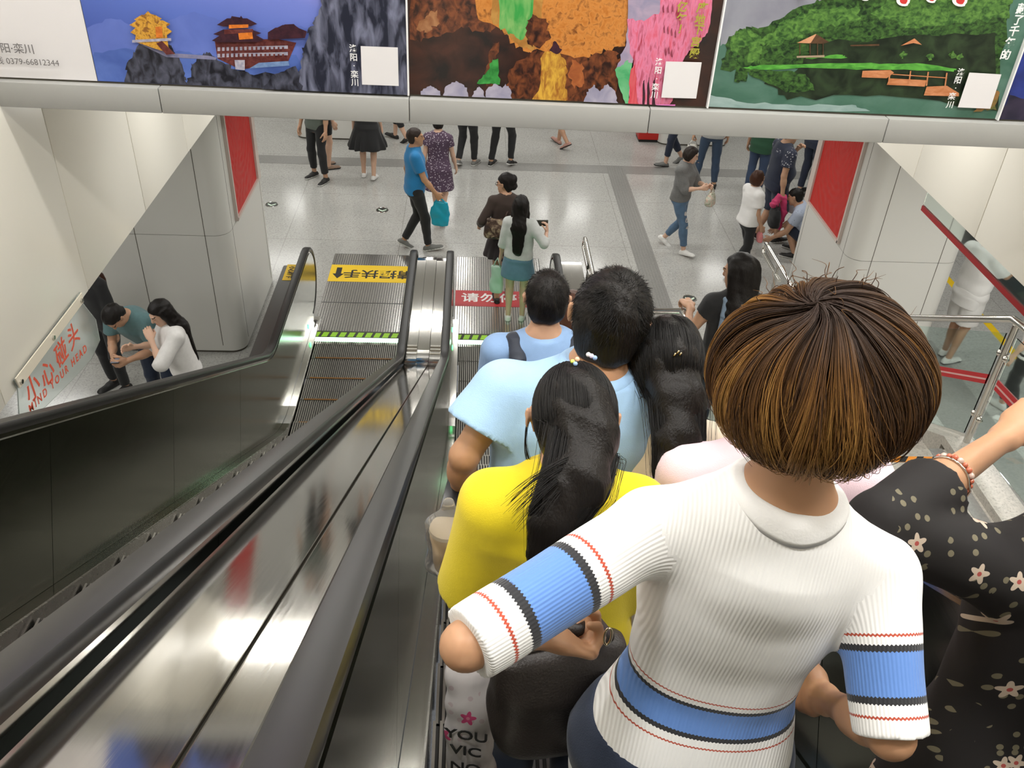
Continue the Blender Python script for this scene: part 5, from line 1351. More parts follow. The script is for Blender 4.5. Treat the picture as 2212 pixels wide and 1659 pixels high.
tp = top_prims(p1, hem=-.10, sleeve=.985, ease=.007, sease=.010, loose=.12, cuff=.004)
w1 = person('woman with brown-gold bob in a white knit sweater with blue, black and red stripes', p1, SK_T, None,
            ('sweater', tp, knit(), {'h': .0042, 'attrs': knit_attrs, 'neck_r': .058, 'cover': .0055, 'wr': (.0022, 17, 5)}),
            ('jeans', leg_prims(p1, ease=.010), C_DENIM, {'h': .009}), (SH_WHITE, SOLE_W), h=.0075, hh=.0035)
# ribbed collar band
def collar_ring(s, V, r, rings=(0.0, .007, .014, .020, .024), lift=.0022, n=72):
    """knitted neckband: follows the garment's own surface round the neck opening"""
    a0, b0 = neck_axis(s); ax = unit(b0 - a0); q = V - a0; t = q @ ax; pl = q - t[:, None] * ax; dn = np.linalg.norm(pl, axis=1)
    x = unit(s.A[0] - ax * (s.A[0] @ ax)); y = np.cross(ax, x); th = np.arctan2(pl @ y, pl @ x); R = []
    for dr in rings:
        hgt = np.full(n, np.nan)
        for k in range(n):
            c = -math.pi + (k + .5) * 2 * math.pi / n; dt_ = np.abs((th - c + math.pi) % (2 * math.pi) - math.pi)
            m = (dt_ < .10) & (np.abs(dn - (r + dr)) < .0055) & (t > -.13)
            if m.any(): hgt[k] = np.max(t[m])
        ok = ~np.isnan(hgt); ks = np.arange(n); hgt = np.interp(ks, ks[ok], hgt[ok], period=n)
        for _ in range(6): hgt = .25 * np.roll(hgt, 1) + .5 * hgt + .25 * np.roll(hgt, -1)
        R.append([a0 + ax * (hgt[k] + lift * (1 if dr < rings[-1] else -.6)) + (x * math.cos(-math.pi + (k + .5) * 2 * math.pi / n) + y * math.sin(-math.pi + (k + .5) * 2 * math.pi / n)) * (r + dr) for k in ks])
    R = np.array(R); top = R.copy(); top[0] += ax * .004; low = R - ax * .008; m = len(rings)
    P = np.concatenate([top, low[::-1]]); F = [(i * n + k, i * n + (k + 1) % n, ((i + 1) % (2 * m)) * n + (k + 1) % n, ((i + 1) % (2 * m)) * n + k) for i in range(2 * m) for k in range(n)]
    mb = MB(); mb.add(s.W(P.reshape(-1, 3)), F); return mb
lo = p1.build(tp, .005, post=lambda g: (cover_yoke(p1, g, .0055), cut_neck(p1, g, .058)))[0]
col = collar_ring(p1, lo, .0585 * p1.s).build('collar', mat('cloth_collar', (0.86, 0.85, 0.84), 0.85, bump=0.2, bscale=300), part_of(w1, 'sweater'), True)
# bob hair: solid core plus strands from a crown whorl
def bob_strands(s, parent, n=9000, seed=3):
    r = np.random.RandomState(seed); k = s.hs; E = V3(.139, .137, .132); C = V3(0, -.020, -.006); whorl = unit((-.22, -.34, .91))
    x = unit(np.cross(whorl, V3(0, 1, 0))); y = np.cross(whorl, x); out = []; tint = []
    nc = 120; clump = r.uniform(0, 2 * math.pi, nc); ct = np.clip(r.beta(.7, 1.0, nc) * 1.25, 0, 1); cl = r.uniform(.88, 1.03, nc); cb = r.uniform(-.12, .12, nc)
    for i in range(n):
        j = r.randint(nc); ph = clump[j] + r.normal() * .045; th0 = abs(r.normal()) * .16 + (r.rand() < .45) * r.uniform(0, 1.1)
        pts = []; R0 = cl[j] * r.uniform(.965, 1.02); curl = r.normal() * .09 + cb[j] * 1.6
        # polar angle where the strand meets the hem
        the = 2.62 + .10 * r.normal()
        for f in np.linspace(0, 1, 15):
            th = th0 + (the - th0) * f; p = ph + 1.1 * math.exp(-th / .22) + curl * f * f * 2.2 + .03 * math.sin(7 * f + ph * 5) + .16 * math.sin(2.2 * ph + 1.0) * f + .10 * math.sin(5 * ph) * f * f
            d = whorl * math.cos(th) + (x * math.cos(p) + y * math.sin(p)) * math.sin(th)
            tuck = 1 - .30 * max(0, (f - .60) / .40) ** 1.4
            q = d * E * R0 * tuck * (.985 + .015 * min(1, f * 4)) + C
            pts.append(q)
        q = np.array(pts); face = (q[:, 1] > .045) & (q[:, 2] < .055)
        if face.any():
            cutk = int(np.argmax(face)); 
            if cutk < 5: continue
            q = q[:cutk]
        low = q[:, 2] < -.122 + .035 * r.rand() + .25 * np.maximum(q[:, 1] + .02, 0) + .22 * np.abs(q[:, 0])
        if low.any():
            cutk = int(np.argmax(low)); q = q[:max(cutk, 4)]
        out.append(s.W(s.hc + (s.Rh @ q.T).T * k)); tint.append(np.clip(ct[j] * .75 + .12 + r.normal() * .10, 0, 1))
    for i in range(36):                               # flyaway wisps over the crown
        a = unit(r.normal(size=3) * V3(.35, .3, .2) + V3(-.05, .25, 1.0)); p = a * E * 1.0 + C; d = unit(r.normal(size=3) * .7 + a * .8); l = r.uniform(.01, .03)
        q = np.array([p, p + d * l * .4 + a * .004, p + d * l * .8 + r.normal(size=3) * .004, p + d * l + r.normal(size=3) * .008])
        out.append(s.W(s.hc + (s.Rh @ q.T).T * k)); tint.append(.35)
    m = mat('strand_brown_gold', (0.1, 0.05, 0.02), 0.45, spec=0.2); N, L, B = nodes_of(m)
    a = N.new('ShaderNodeAttribute'); a.attribute_name = 'tint'; b = N.new('ShaderNodeAttribute'); b.attribute_name = 'along'
    mr = N.new('ShaderNodeMapRange'); mr.inputs[1].default_value = 0.08; mr.inputs[2].default_value = 0.62; L.new(b.outputs['Fac'], mr.inputs[0])
    mu = N.new('ShaderNodeMath'); mu.operation = 'MULTIPLY'; L.new(a.outputs['Fac'], mu.inputs[0]); L.new(mr.outputs[0], mu.inputs[1])
    rp = ramp(N, [(0, (0.030, 0.017, 0.012)), (.22, (0.090, 0.044, 0.019)), (.5, (0.19, 0.088, 0.026)), (.9, (0.42, 0.225, 0.065))]); L.new(mu.outputs[0], rp.inputs[0]); L.new(rp.outputs[0], B.inputs['Base Color'])
    return strands('hair_strand', out, .0005, m, parent, tint)
hk = p1.hs; hp = lambda x, y, z: p1.hc + p1.Rh @ V3(x, y, z) * hk
V, Q = p1.build([(ell(hp(0, -.022, .0), p1.Rh, V3(.114, .113, .110) * hk, [(hp(0, .04, 0), p1.Rh @ unit((0, 1, -.35))), (hp(0, 0, -.088), p1.Rh @ unit((0, .2, -1)))]), 0), (ell(hp(0, -.016, .026), p1.Rh, V3(.084, .10, .086) * hk, [(hp(0, .080, .074), p1.Rh @ unit((0, .64, -.77)))]), .01)], .006)
hb = quads('hair', p1.W(V), Q, hairmat('bob_core', (0.025, 0.014, 0.009)), w1)
bob_strands(p1, hb)

# bead bracelets and small things are made further down, next to what they rest on

# ---- woman in black floral dress, at the right edge
loc, H = on_step(2610, 900, 1.10)
FLORAL = floral('black_floral', (0.011, 0.009, 0.009), (0.52, 0.42, 0.33), (0.38, 0.07, 0.06), (0.16, 0.14, 0.09), 14)
p2 = Human(loc, -4, H, True, lean=5, head=(10, 15, 0), armL=('j', at_d(1905, 1130, 1.22), at_d(2185, 935, 1.40), {'curl': 45, 'dir': at_d(2310, 850, 1.45) - at_d(2185, 935, 1.40), 'palm': V3(.2, .3, -1)}), armR=('a', 20, 8, 40), shu=.455)
w2 = person('woman in a black floral dress at the right edge, left arm with bracelets reaching out', p2, SK_T, None,
            ('dress', top_prims(p2, hem=-.42, sleeve=1.36, ease=.014, sease=.020, flare=.14, loose=.5, dress=True, cuff=.012), FLORAL, {'h': .006, 'wr': (.004, 14, 8)}), None, (SH_BLACK, SOLE_B), h=.008, hh=.004)
V, Q = p2.build(hair_prims(p2, 'long', .26, 1.06), .007, wr=(.003, 60, 2, (1, 1, .3))); h2 = quads('hair', p2.W(V), Q, H_SOFT, w2)
kk = p2.s; tail_hair(p2, w2, [p2.hc + p2.Rh @ V3(0, -.075, -.02) * kk, p2.T(0, -.10, .46), p2.T(0, -.13, .34), p2.T(0, -.13, .20)], [.075, .09, .085, .05], 2500, 4, spread=1.0, m=mat('strand_soft', (0.018, 0.012, 0.010), 0.4))

# ---- girl in the yellow shirt
loc, H = on_step(1262, 842, 1.50)
p3 = Human(loc, 1, H, True, lean=4, side=-1, head=(-3, 16, 3), armL=('a', 6, 10, 22), armR=('a', 10, 8, 45), shw=.150, shu=.462, pu=.578, ear=.012)
k = p3.s
tail = [p3.hc + p3.Rh @ V3(0.004, -.052, -.025) * k] + [p3.inv(at_d(*q)) for q in ((1262, 955, 1.545), (1243, 1045, 1.505), (1197, 1130, 1.50), (1150, 1215, 1.52))]
rad = [.076 * k, .076 * k, .072 * k, .056 * k, .014 * k]
C_YEL = cloth('yellow', (0.80, 0.63, 0.012), noise=0.03)
w3 = person('girl in a loose yellow shirt with a long black ponytail and two beaded hair clips', p3, SK_M, ('pony', H_BLACK, .3, 1.03, {'tail': tail, 'rad': [q * w_ for q, w_ in zip(rad, (.98, .90, .82, .8, .8))]}),
            ('shirt', top_prims(p3, hem=.03, sleeve=.95, ease=.026, sease=.036, flare=.16, loose=.8, cuff=.03), C_YEL, {'h': .006, 'wr': (.006, 11, 3, (1, 1, .5))}),
            ('trousers', leg_prims(p3, ease=.014), C_DENIM, {'h': .009}), (SH_WHITE, SOLE_W), h=.008, hh=None)
tail_hair(p3, w3, tail, rad, 6500, 7, loose=.03, jag=.40)
# side locks in front of the ears
r_ = np.random.RandomState(5); lk = []
for i in range(26):
    z_ = .01 + .02 * r_.rand(); a = V3(-.080, .030 - .02 * r_.rand(), z_); c1 = a + V3(-.018 - .006 * r_.rand(), .012, -.06); c2 = a + V3(-.014, .0, -.11 - .02 * r_.rand()); e = a + V3(.012 + .012 * r_.rand(), -.012, -.15 - .03 * r_.rand())
    q = np.array([(1 - f_) ** 3 * a + 3 * f_ * (1 - f_) ** 2 * c1 + 3 * f_ ** 2 * (1 - f_) * c2 + f_ ** 3 * e for f_ in np.linspace(0, 1, 12)])
    lk.append(p3.W(p3.hc + (p3.Rh @ q.T).T * k))
strands('hair_lock', lk, .0004, M_STRAND, part_of(w3, 'hair'))
wi = []
for i in range(42):                     # thin locks fanning out over the yellow shoulder
    u_ = r_.rand(); a = at_d(1218 + 20 * r_.rand(), 985 + 60 * u_, 1.475); e = at_d(1092 + 40 * u_ + 12 * r_.randn(), 1075 + 75 * u_ + 10 * r_.randn(), 1.462); m1 = a + (e - a) * .35 + V3(0, -.004, .022); m2 = a + (e - a) * .75 + V3(0, -.004, .016)
    wi.append(np.array([(1 - t_) ** 3 * a + 3 * t_ * (1 - t_) ** 2 * m1 + 3 * t_ ** 2 * (1 - t_) * m2 + t_ ** 3 * e for t_ in np.linspace(0, 1, 12)]))
strands('hair_lock', wi, .0006, M_STRAND, part_of(w3, 'hair'))
B_Y = mat('bead_lime', (0.75, 0.85, 0.15), 0.25); B_P = mat('bead_peach', (0.9, 0.55, 0.35), 0.25); B_B = mat('bead_blue', (0.30, 0.45, 0.72), 0.25); B_L = mat('bead_lilac', (0.75, 0.68, 0.88), 0.25); B_W = mat('bead_white', (0.85, 0.82, 0.85), 0.25)

# ---- man in the pale blue shirt
loc, H = on_step(1255, 590, 1.86)
p4 = Human(loc, 3, H, False, lean=1, side=6, head=(8, 14, 8), bulk=1.10, armL=('j', at_d(1003, 985, 2.05), at_d(990, 1062, 2.22), {'curl': 55}), armR=('a', 10, 10, 40), shu=.462, pu=.572, ear=.006, shw=.186, thin=.84)
C_SKY = cloth('pale_blue', (0.36, 0.56, 0.82), noise=0.05, nscale=60)
w4 = person('man with short black hair in a pale blue collared shirt, left arm hanging down', p4, SK_T, ('short', H_BLACK, 0, 1.02), 
            ('shirt', top_prims(p4, hem=-.10, sleeve=.56, ease=.026, sease=.022, flare=.06, loose=.9, cuff=.014), C_SKY, {'h': .006, 'wr': (.006, 10, 6, (1, 1, .6)), 'neck_r': .064, 'cover': .006}),
            ('trousers', leg_prims(p4, ease=.016), C_DENIM, {'h': .010}), (SH_BLACK, SOLE_B), h=.008, hh=.004)
cut4 = lambda g: (cover_yoke(p4, g, .006), cut_neck(p4, g, .064))
lo = p4.build(top_prims(p4, hem=-.10, sleeve=.56, ease=.026, sease=.022, flare=.06, loose=.9, cuff=.014), .006, post=cut4)[0]
collar_ring(p4, lo, .064 * p4.s, (-.002, .003, .012, .022, .028), .004).build('collar', C_SKY, part_of(w4, 'shirt'), True)
crop_hair(p4, w4, 9000, .017, 2, 1.03)

# ---- woman with ponytail and gold clip
loc, H = on_step(1455, 735, 1.90)
p5 = Human(loc, 4, H, True, lean=3, head=(6, 14, 0), armL=('a', 8, 6, 30), armR=('a', 12, 8, 50), shw=.148)
k = p5.s; tail = [p5.hc + p5.Rh @ V3(.01, -.052, -.02) * k] + [p5.inv(at_d(*q)) for q in ((1462, 870, 1.92), (1466, 955, 1.89), (1452, 1030, 1.88), (1444, 1090, 1.89))]; rad = [.070 * k, .068 * k, .062 * k, .046 * k, .012 * k]
C_CREAM = cloth('cream', (0.72, 0.62, 0.48))
w5 = person('woman in cream top with a thick low black ponytail and small gold clip', p5, SK_M, ('pony', H_BLACK, .3, 1.05, {'tail': tail, 'rad': [q * w_ for q, w_ in zip(rad, (.98, .90, .82, .8, .8))]}),
            ('blouse', top_prims(p5, hem=-.08, sleeve=.5, ease=.016, loose=.5, flare=.06), C_CREAM, {'h': .008, 'wr': (.004, 12, 9)}), ('trousers', leg_prims(p5), C_BLACK, {}), (SH_BLACK, SOLE_B), h=.009, hh=None)
tail_hair(p5, w5, tail, rad, 3200, 9, loose=.06, jag=.3)

# ---- person in the pink shirt, head hidden behind the bob
loc, H = on_step(1762, 765, 1.66)
p6 = Human(loc, 4, H, True, lean=5, head=(-15, 14, -10), bulk=1.0, armL=('a', 14, 12, 40), armR=('a', 12, 14, 40), shw=.185, shu=.462)
C_PINK = cloth('pale_pink', (0.80, 0.60, 0.66), noise=0.04)
w6 = person('person in a pale pink shirt standing just ahead of the woman in the striped sweater', p6, SK_M, ('short', H_BROWN, 0, 1.02),
            ('shirt', top_prims(p6, hem=-.10, sleeve=.55, ease=.018, sease=.026, loose=.6, flare=.05), C_PINK, {'h': .0065, 'wr': (.006, 12, 4), 'neck_r': .058}), ('trousers', leg_prims(p6), C_DENIM, {}), (SH_BLACK, SOLE_B), h=.009, hh=None)

# ---- person in royal blue
loc, H = on_step(1352, 690, 2.55)
p7 = Human(loc, 0, H, True, lean=2, head=(0, 5, 0), armL=('a', 6, 8, 30), armR=('a', 6, 8, 30), shw=.17)
C_ROY = cloth('royal_blue', (0.025, 0.11, 0.50))
w7 = person('person in royal blue top, mostly hidden behind the man in pale blue', p7, SK_M, ('long', H_BLACK, .12, 1.0), ('shirt', top_prims(p7, hem=-.08, sleeve=.5, ease=.018, loose=.6), C_ROY, {'h': .008}), ('trousers', leg_prims(p7), C_DENIM, {}), (SH_WHITE, SOLE_W), h=.010, hh=None)

# ---- young man with the backpack
loc, H = on_step(1183, 592, 3.36, -.06)
p8 = Human(loc, 0, H, False, lean=3, head=(2, 12, 2), armL=('a', 8, 7, 25), armR=('a', 10, 7, 40), ear=.006)
C_BLUE2 = cloth('soft_blue', (0.24, 0.38, 0.62))
w8 = person('young man with short black hair and a dark backpack strap over a soft blue shirt', p8, SK_M, ('short', H_BLACK, 0, 1.0), ('shirt', top_prims(p8, hem=-.06, sleeve=.5, ease=.016, loose=.7), C_BLUE2, {'h': .008, 'wr': (.004, 12, 2)}), ('trousers', leg_prims(p8), C_DENIM, {}), (SH_WHITE, SOLE_W), h=.009, hh=None)
crop_hair(p8, w8, 3500, .018, 6, 1.02)
t = thing('backpack', p8.W(p8.T(0, -.16, .2))[0], 'dark navy backpack worn by the young man in soft blue', 'backpack'); k = p8.s
V, Q = p8.build([(rc(p8.T(-.03, -.185, .10), p8.T(.03, -.185, .10), .11 * k, .11 * k, (p8.A[1], 1.6)), .0), (rc(p8.T(-.03, -.18, .30), p8.T(.03, -.18, .30), .105 * k, .105 * k, (p8.A[1], 1.7)), .05)], .010); M_NAVY = cloth('navy_nylon', (0.018, 0.024, 0.040), 0.6)
quads('bag_body', p8.W(V), Q, M_NAVY, t)
for sx in (-1, 1):
    q = [p8.T(sx * .07, -.13, .36), p8.T(sx * .105, -.09, .49), p8.T(sx * .115, -.02, .545), p8.T(sx * .115, .07, .49), p8.T(sx * .12, .13, .36), p8.T(sx * .12, .09, .2), p8.T(sx * .10, -.10, .12)]
    V, Q = p8.build([(rc(q[i], q[i + 1], .034 * k, .034 * k, (p8.A[1] if i not in (1, 2) else p8.A[2], 2.6)), .01) for i in range(6)], .008); quads('strap', p8.W(V), Q, M_NAVY, t)

# ---- person with maroon brown hair
loc, H = on_step(1243, 640, 4.0)
p9 = Human(loc, 0, H, True, head=(-20, 5, 0), armL=('a', 8, 6, 30), armR=('a', 6, 6, 25))
w9 = person('person with short maroon-brown hair and a black top, between the two black-haired men', p9, SK_M, ('bob', H_BROWN, 0, 1.0), ('shirt', top_prims(p9, hem=-.05, sleeve=.5), C_BLACK, {}), ('trousers', leg_prims(p9), C_BLACK, {}), (SH_BLACK, SOLE_B), h=.010, hh=None)

# ================================================================== PEOPLE ON THE FLOOR BELOW
def floor_at(px, py): p = at_z(px, py); return V3(p[0], p[1], 0)
def height_at(loc, px, py): return float(at_y(px, py, loc[1])[2])
def walk(a=.26, lead=1, b=None, lift=.06):
    """stride: lead foot forward, the other behind on its toes"""
    b = a if b is None else b; L, R = (-.07, 0), (.07, 0)
    fr, bk = (a, .078, 10), (-b, .078 + lift, -32)
    return ((-.07,) + (bk if lead else fr), (.07,) + (fr if lead else bk))
STAND = None
C_CYAN = cloth('teal_blue', (0.015, 0.19, 0.44)); C_WHITE = cloth('white', (0.80, 0.79, 0.77), noise=0.03); C_GREYK = cloth('grey_knit', (0.15, 0.15, 0.145), noise=0.3, nscale=60)
C_PLUM = spotted('plum_print', (0.085, 0.05, 0.085), (0.55, 0.48, 0.55), 36, 0.42); C_BRWN = cloth('dark_brown', (0.040, 0.024, 0.018)); C_GREEN = cloth('dark_green', (0.018, 0.075, 0.035)); C_OLIVE = cloth('grey_green', (0.10, 0.12, 0.10))
C_NAVY = cloth('navy', (0.016, 0.022, 0.045)); C_GREYT = cloth('light_grey', (0.42, 0.42, 0.41)); C_TEAL = cloth('slate_teal', (0.10, 0.19, 0.20), noise=0.2, nscale=30)
FL = 'people on the lower floor'
def P(label, px, py, heading, top, bottom, hair, shoes=(SH_BLACK, SOLE_B), sk=SK_M, fem=False, H=None, topx=None, loc=None, h=.011, hh=.006, **kw):
    loc = floor_at(px, py) if loc is None else loc
    if topx: H = height_at(loc, *topx)
    s = Human(loc, heading, H or 1.66, fem, **kw)
    def mk(spec, up):
        if spec is None: return []
        if isinstance(spec, list): return [q for x in spec for q in mk(x, up)]
        nm, m, o = spec; o = dict(o); oo = {'wr': o.pop('wr', (.005, 13, len(nm)))}
        for q in ('post', 'neck_r', 'label', 'h'):
            if q in o: oo[q] = o.pop(q)
        f = {'skirt': skirt_prims, 'trousers': leg_prims, 'jeans': leg_prims, 'shorts': leg_prims, 'leggings': leg_prims}.get(nm, top_prims)
        if nm == 'skirt': oo['neck'] = False
        return [(nm, f(s, **o), m, oo)]
    t = person(label, s, sk, hair, mk(top, 1), mk(bottom, 0), shoes, h=h, hh=hh)
    return s, t
TS = lambda m, nm='shirt', **k: (nm, m, dict(dict(hem=-.06, sleeve=.48, ease=.020, loose=.6), **k))
TR = lambda m, nm='trousers', **k: (nm, m, dict(dict(ease=.009), **k))

# 10 man in blue tee, carrying a cyan bag
s12, _ = P('man in a bright blue T-shirt and black trousers walking right with a cyan bag', 898, 538, 78, TS(C_CYAN, sleeve=.62, hem=-.04, belly=.02), TR(C_BLACK), ('short', hairmat('grizzled', (0.03, 0.02, 0.016)), 0, .97), (SH_GREY, SOLE_W), SK_T, topx=(892, 276), legs=walk(.16, 1, .15, .04), armR=('a', 20, 9, 18, {'curl': 85}), armL=('a', -14, 8, 25), bulk=1.0)
# 13 woman in the plum dress
s13, _ = P('woman in a purple patterned dress and black heels walking away behind the man in blue', 948, 478, 8, ('dress', C_PLUM, dict(hem=-.31, sleeve=.42, ease=.014, flare=.14, loose=.3, dress=True, wr=(.004, 14, 3))), None, ('short', H_BLACK, 0, 1), (SH_BLACK, SOLE_B, True), SK_F, True, 1.62, legs=walk(.20, 0, .24, .08), armR=('a', 12, 10, 15), armL=('a', -8, 8, 10))
# 10/11 the pair on the landing plate
s10, w10 = P('woman in dark brown top with a hair bun, glasses and a patterned shoulder bag', 1085, 650, 0, TS(C_BRWN, sleeve=1.55, hem=-.04, belly=.012), ('skirt', cloth('dark_skirt', (0.022, 0.014, 0.016)), dict(length=.42, flare=.26, ripple=(.05, 14, .0))), ('bun', H_BLACK, 0, 1.0), (SH_BLACK, SOLE_B, True), SK_M, True, topx=(1093, 383), head=(-62, 8, 0), armL=('a', -12, 26, 62), armR=('a', 6, 8, 30), legs=((-.075, -.02, .075, 0), (.08, .18, .075, 0)), bulk=1.06)
s11, w11 = P('woman in pale top and denim skirt with long black hair, holding up a phone', 1110, 690, 8, TS(cloth('pale_print', (0.56, 0.58, 0.56), noise=0.25, nscale=16), sleeve=1.25, hem=.02, ease=.022, cuff=.02), ('skirt', cloth('denim_skirt', (0.11, 0.22, 0.30), noise=0.2, nscale=20), dict(length=.40, flare=.12, waist=.16)), ('long', H_BLACK, .30, 1.14), (SH_WHITE, SOLE_W, True), SK_F, True, topx=(1112, 428), shw=.145, armR=('t', at_y(1181, 500, 9.60), (1, -.5, -1.2), {'curl': 60, 'dir': (0, .1, 1), 'palm': (-1, .2, 0)}), armL=('a', 2, 10, 15), legs=((-.08, .0, .075, 0), (.10, .03, .075, 0)), head=(6, 4, 0))
t = thing('spectacles', s10.W(s10.hc)[0], 'thin spectacles on the woman in the dark brown top', 'glasses')
hq = lambda x, y, z: s10.W(s10.hc + s10.Rh @ V3(x, y, z) * s10.hs)[0]
for sx in (-1, 1):
    MB().tube([hq(sx * .034 + .024 * math.cos(a), .098, .006 + .019 * math.sin(a)) for a in np.linspace(0, 2 * math.pi, 17)[:-1]], .0022, 6, closed=True).build('lens_rim', M_BLACK, t, True)
    MB().tube([hq(sx * .058, .098, .010), hq(sx * .080, .09, .012), hq(sx * .090, .0, .010)], .002, 6).build('temple', M_BLACK, t, True)
MB().tube([hq(-.011, .1, .010), hq(0, .102, .013), hq(.011, .1, .010)], .002, 6).build('bridge', M_BLACK, t, True)
# 25 woman in grey knit and ripped jeans
s25, w25 = P('woman in a grey jumper, ripped blue jeans and white shoes, carrying a small clear bag', 1452, 538, 128, TS(C_GREYK, sleeve=1.15, hem=-.02, ease=.026, loose=.9, cuff=.014), TR(C_JEAN, 'jeans', length=1.80), ('bob', H_SOFT, 0, 1.0), (SH_WHITE, SOLE_W), SK_F, True, topx=(1476, 312), legs=walk(.22, 1, .20, .04), armR=('a', 26, 6, 78, .7, {'curl': 60}), armL=('a', 30, 5, 70, .4, {'curl': 60}), head=(-25, 18, 0))
# 31 woman in white top
s31, w31 = P('woman in a white top and black trousers with brown hair, walking right past the stairs', 1593, 585, 72, TS(C_WHITE, sleeve=.58, hem=-.03, ease=.026, loose=.8), TR(C_BLACK, ease=.008), ('bob', H_BROWN, 0, 1.02), (SH_BLACK, SOLE_B), SK_M, True, topx=(1604, 367), legs=walk(.18, 0, .18, .04), armR=('a', 4, 6, 22), armL=('a', 10, 8, 30), bulk=1.04)
# 28 man with floral sleeves
s28, w28 = P('man in a navy shirt with floral sleeves and dark shorts, holding a pink jacket', 1652, 520, 82, [TS(C_NAVY, sleeve=.2, hem=-.08, ease=.02, loose=.9, belly=.03), ('sleeve_print', spotted('navy_flower', (0.03, 0.035, 0.06), (0.45, 0.45, 0.48), 30, .42), dict(hem=.36, sleeve=.60, ease=.010, sease=.026))], TR(C_NAVY, 'shorts', length=.96, wide=.03, ease=.02), ('short', H_BLACK, 0, .98), (SH_BLACK, SOLE_W), SK_M, H=1.74, legs=walk(.12, 1, .14, .02), armR=('a', -12, 14, 14, {'curl': 75}), armL=('a', 40, 4, 118, .7, {'curl': 60}), head=(20, 14, 0), bulk=1.14)
# 26, 27, 29, 30
s26, _ = P('person in a dark green top and blue jeans standing behind the man in navy', 1622, 425, 30, TS(C_GREEN, hem=-.12, sleeve=.6, ease=.02), TR(cloth('mid_denim', (0.035, 0.06, 0.12)), 'jeans'), ('long', H_BLACK, .2, 1), (SH_BLACK, SOLE_W), SK_M, True, 1.66)
s29, _ = P('person in dark clothes with one bare arm, beside the far edge of the right pillar', 1735, 420, 60, TS(C_NAVY, hem=-.1, sleeve=.4), TR(C_NAVY), ('short', H_BLACK, 0, 1), (SH_BLACK, SOLE_B), SK_F, False, 1.72, armR=('a', 34, 10, 30), bulk=1.05)
C_BIRD = spotted('pale_bird_print', (0.40, 0.45, 0.56), (0.03, 0.035, 0.06), 26, .27)
s30, _ = P('person in a pale blue printed shirt crouching beside the right pillar', 1742, 556, -60, TS(C_BIRD, hem=-.06, sleeve=.5, ease=.022, loose=1.0), TR(C_NAVY, 'shorts', length=.98, ease=.03), ('short', H_BLACK, 0, 1), (SH_BLACK, SOLE_W), SK_M, False, 1.68, lean=38, pelvis=(0, -.06, .30), legs=((-.14, .16, .075, 0), (.14, .20, .075, 0)), armL=('a', 60, 8, 30), armR=('a', 60, 8, 30), head=(0, 20, 0), bulk=1.08)
# 23, 24 behind the grey jumper
s23, _ = P('person in dark cropped jeans walking left beside the far white column', 1452, 356, -100, TS(C_NAVY), TR(C_NAVY, 'jeans', length=1.7), ('short', H_BLACK, 0, 1), (SH_GREY, SOLE_B, True), SK_F, False, 1.68, legs=walk(.16, 0, .18, .05))
s24, w24 = P('person in blue jeans and a light grey shirt, standing with a white carrier bag', 1519, 402, 8, TS(C_GREYT, hem=-.05, sleeve=.5), TR(cloth('blue_denim', (0.03, 0.055, 0.10)), 'jeans'), ('short', H_BLACK, 0, 1), (SH_BLACK, SOLE_B), SK_M, False, 1.70, legs=((-.15, .0, .075, 0), (.16, -.05, .075, 0)), armL=('a', 2, 12, 8, {'curl': 80}))
# 14-19 legs and waists under the beam
s14, _ = P('person in grey-green shirt and cropped black trousers with black trainers, near the far left pillar', 692, 386, -148, TS(C_OLIVE, hem=-.06, sleeve=1.3), TR(C_BLACK, length=1.80), ('short', H_BLACK, 0, 1), (SH_BLACK, SOLE_W), SK_M, False, 1.70, legs=((-.17, .06, .075, 0), (.14, -.03, .075, 0)))
s15, _ = P('person with bare legs and sandals standing behind the black-trousered figure', 706, 362, 60, TS(C_BLACK, hem=-.1), TR(C_BLACK, 'shorts', length=.7), ('short', H_BLACK, 0, 1), (mat('sandal_tan', (0.30, 0.20, 0.14), 0.6), SOLE_B, True), SK_F, True, 1.62)
s16, _ = P('woman in a flared black skirt and white shoes, walking away under the beam', 798, 384, 4, TS(C_BLACK, sleeve=.5), ('skirt', C_BLACK, dict(length=.52, flare=.34, ripple=(.07, 11, .0))), ('long', H_BLACK, .25, 1), (SH_WHITE, SOLE_W, True), SK_F, True, 1.62, legs=((-.10, .05, .075, 0), (.09, -.08, .085, -8)))
s17, _ = P('person in cropped black trousers and dark sandals, just left of the blue T-shirt man', 866, 304, -70, TS(C_BLACK), TR(C_BLACK, length=1.5), ('short', H_BLACK, 0, 1), (SH_BLACK, SOLE_B, True), SK_F, False, 1.66, legs=walk(.14, 1, .14, .03))
s18, _ = P('person in tight black trousers and grey trainers, left one of the pair walking away', 1010, 358, 22, TS(C_BLACK), TR(C_BLACK, ease=.011), ('long', H_BLACK, .2, 1), (SH_GREY, SOLE_W), SK_F, True, 1.66, legs=((-.12, -.12, .12, -22), (.09, .08, .075, 0)))
s19, _ = P('person in black trousers and black trainers with white soles, right one of the pair', 1078, 358, 30, TS(C_BLACK), TR(C_BLACK), ('short', H_BLACK, 0, 1), (SH_BLACK, SOLE_W), SK_M, False, 1.72, legs=((-.12, -.06, .075, 0), (.16, .10, .10, -14)))
s20, _ = P('person with one bare leg showing under the middle of the beam', 1213, 317, -40, TS(C_GREYT), TR(C_GREYT, 'shorts', length=.6), ('short', H_BLACK, 0, 1), (mat('sandal_rose', (0.45, 0.25, 0.20), 0.6), SOLE_B, True), SK_M, True, 1.64, legs=walk(.15, 1, .2, .08))
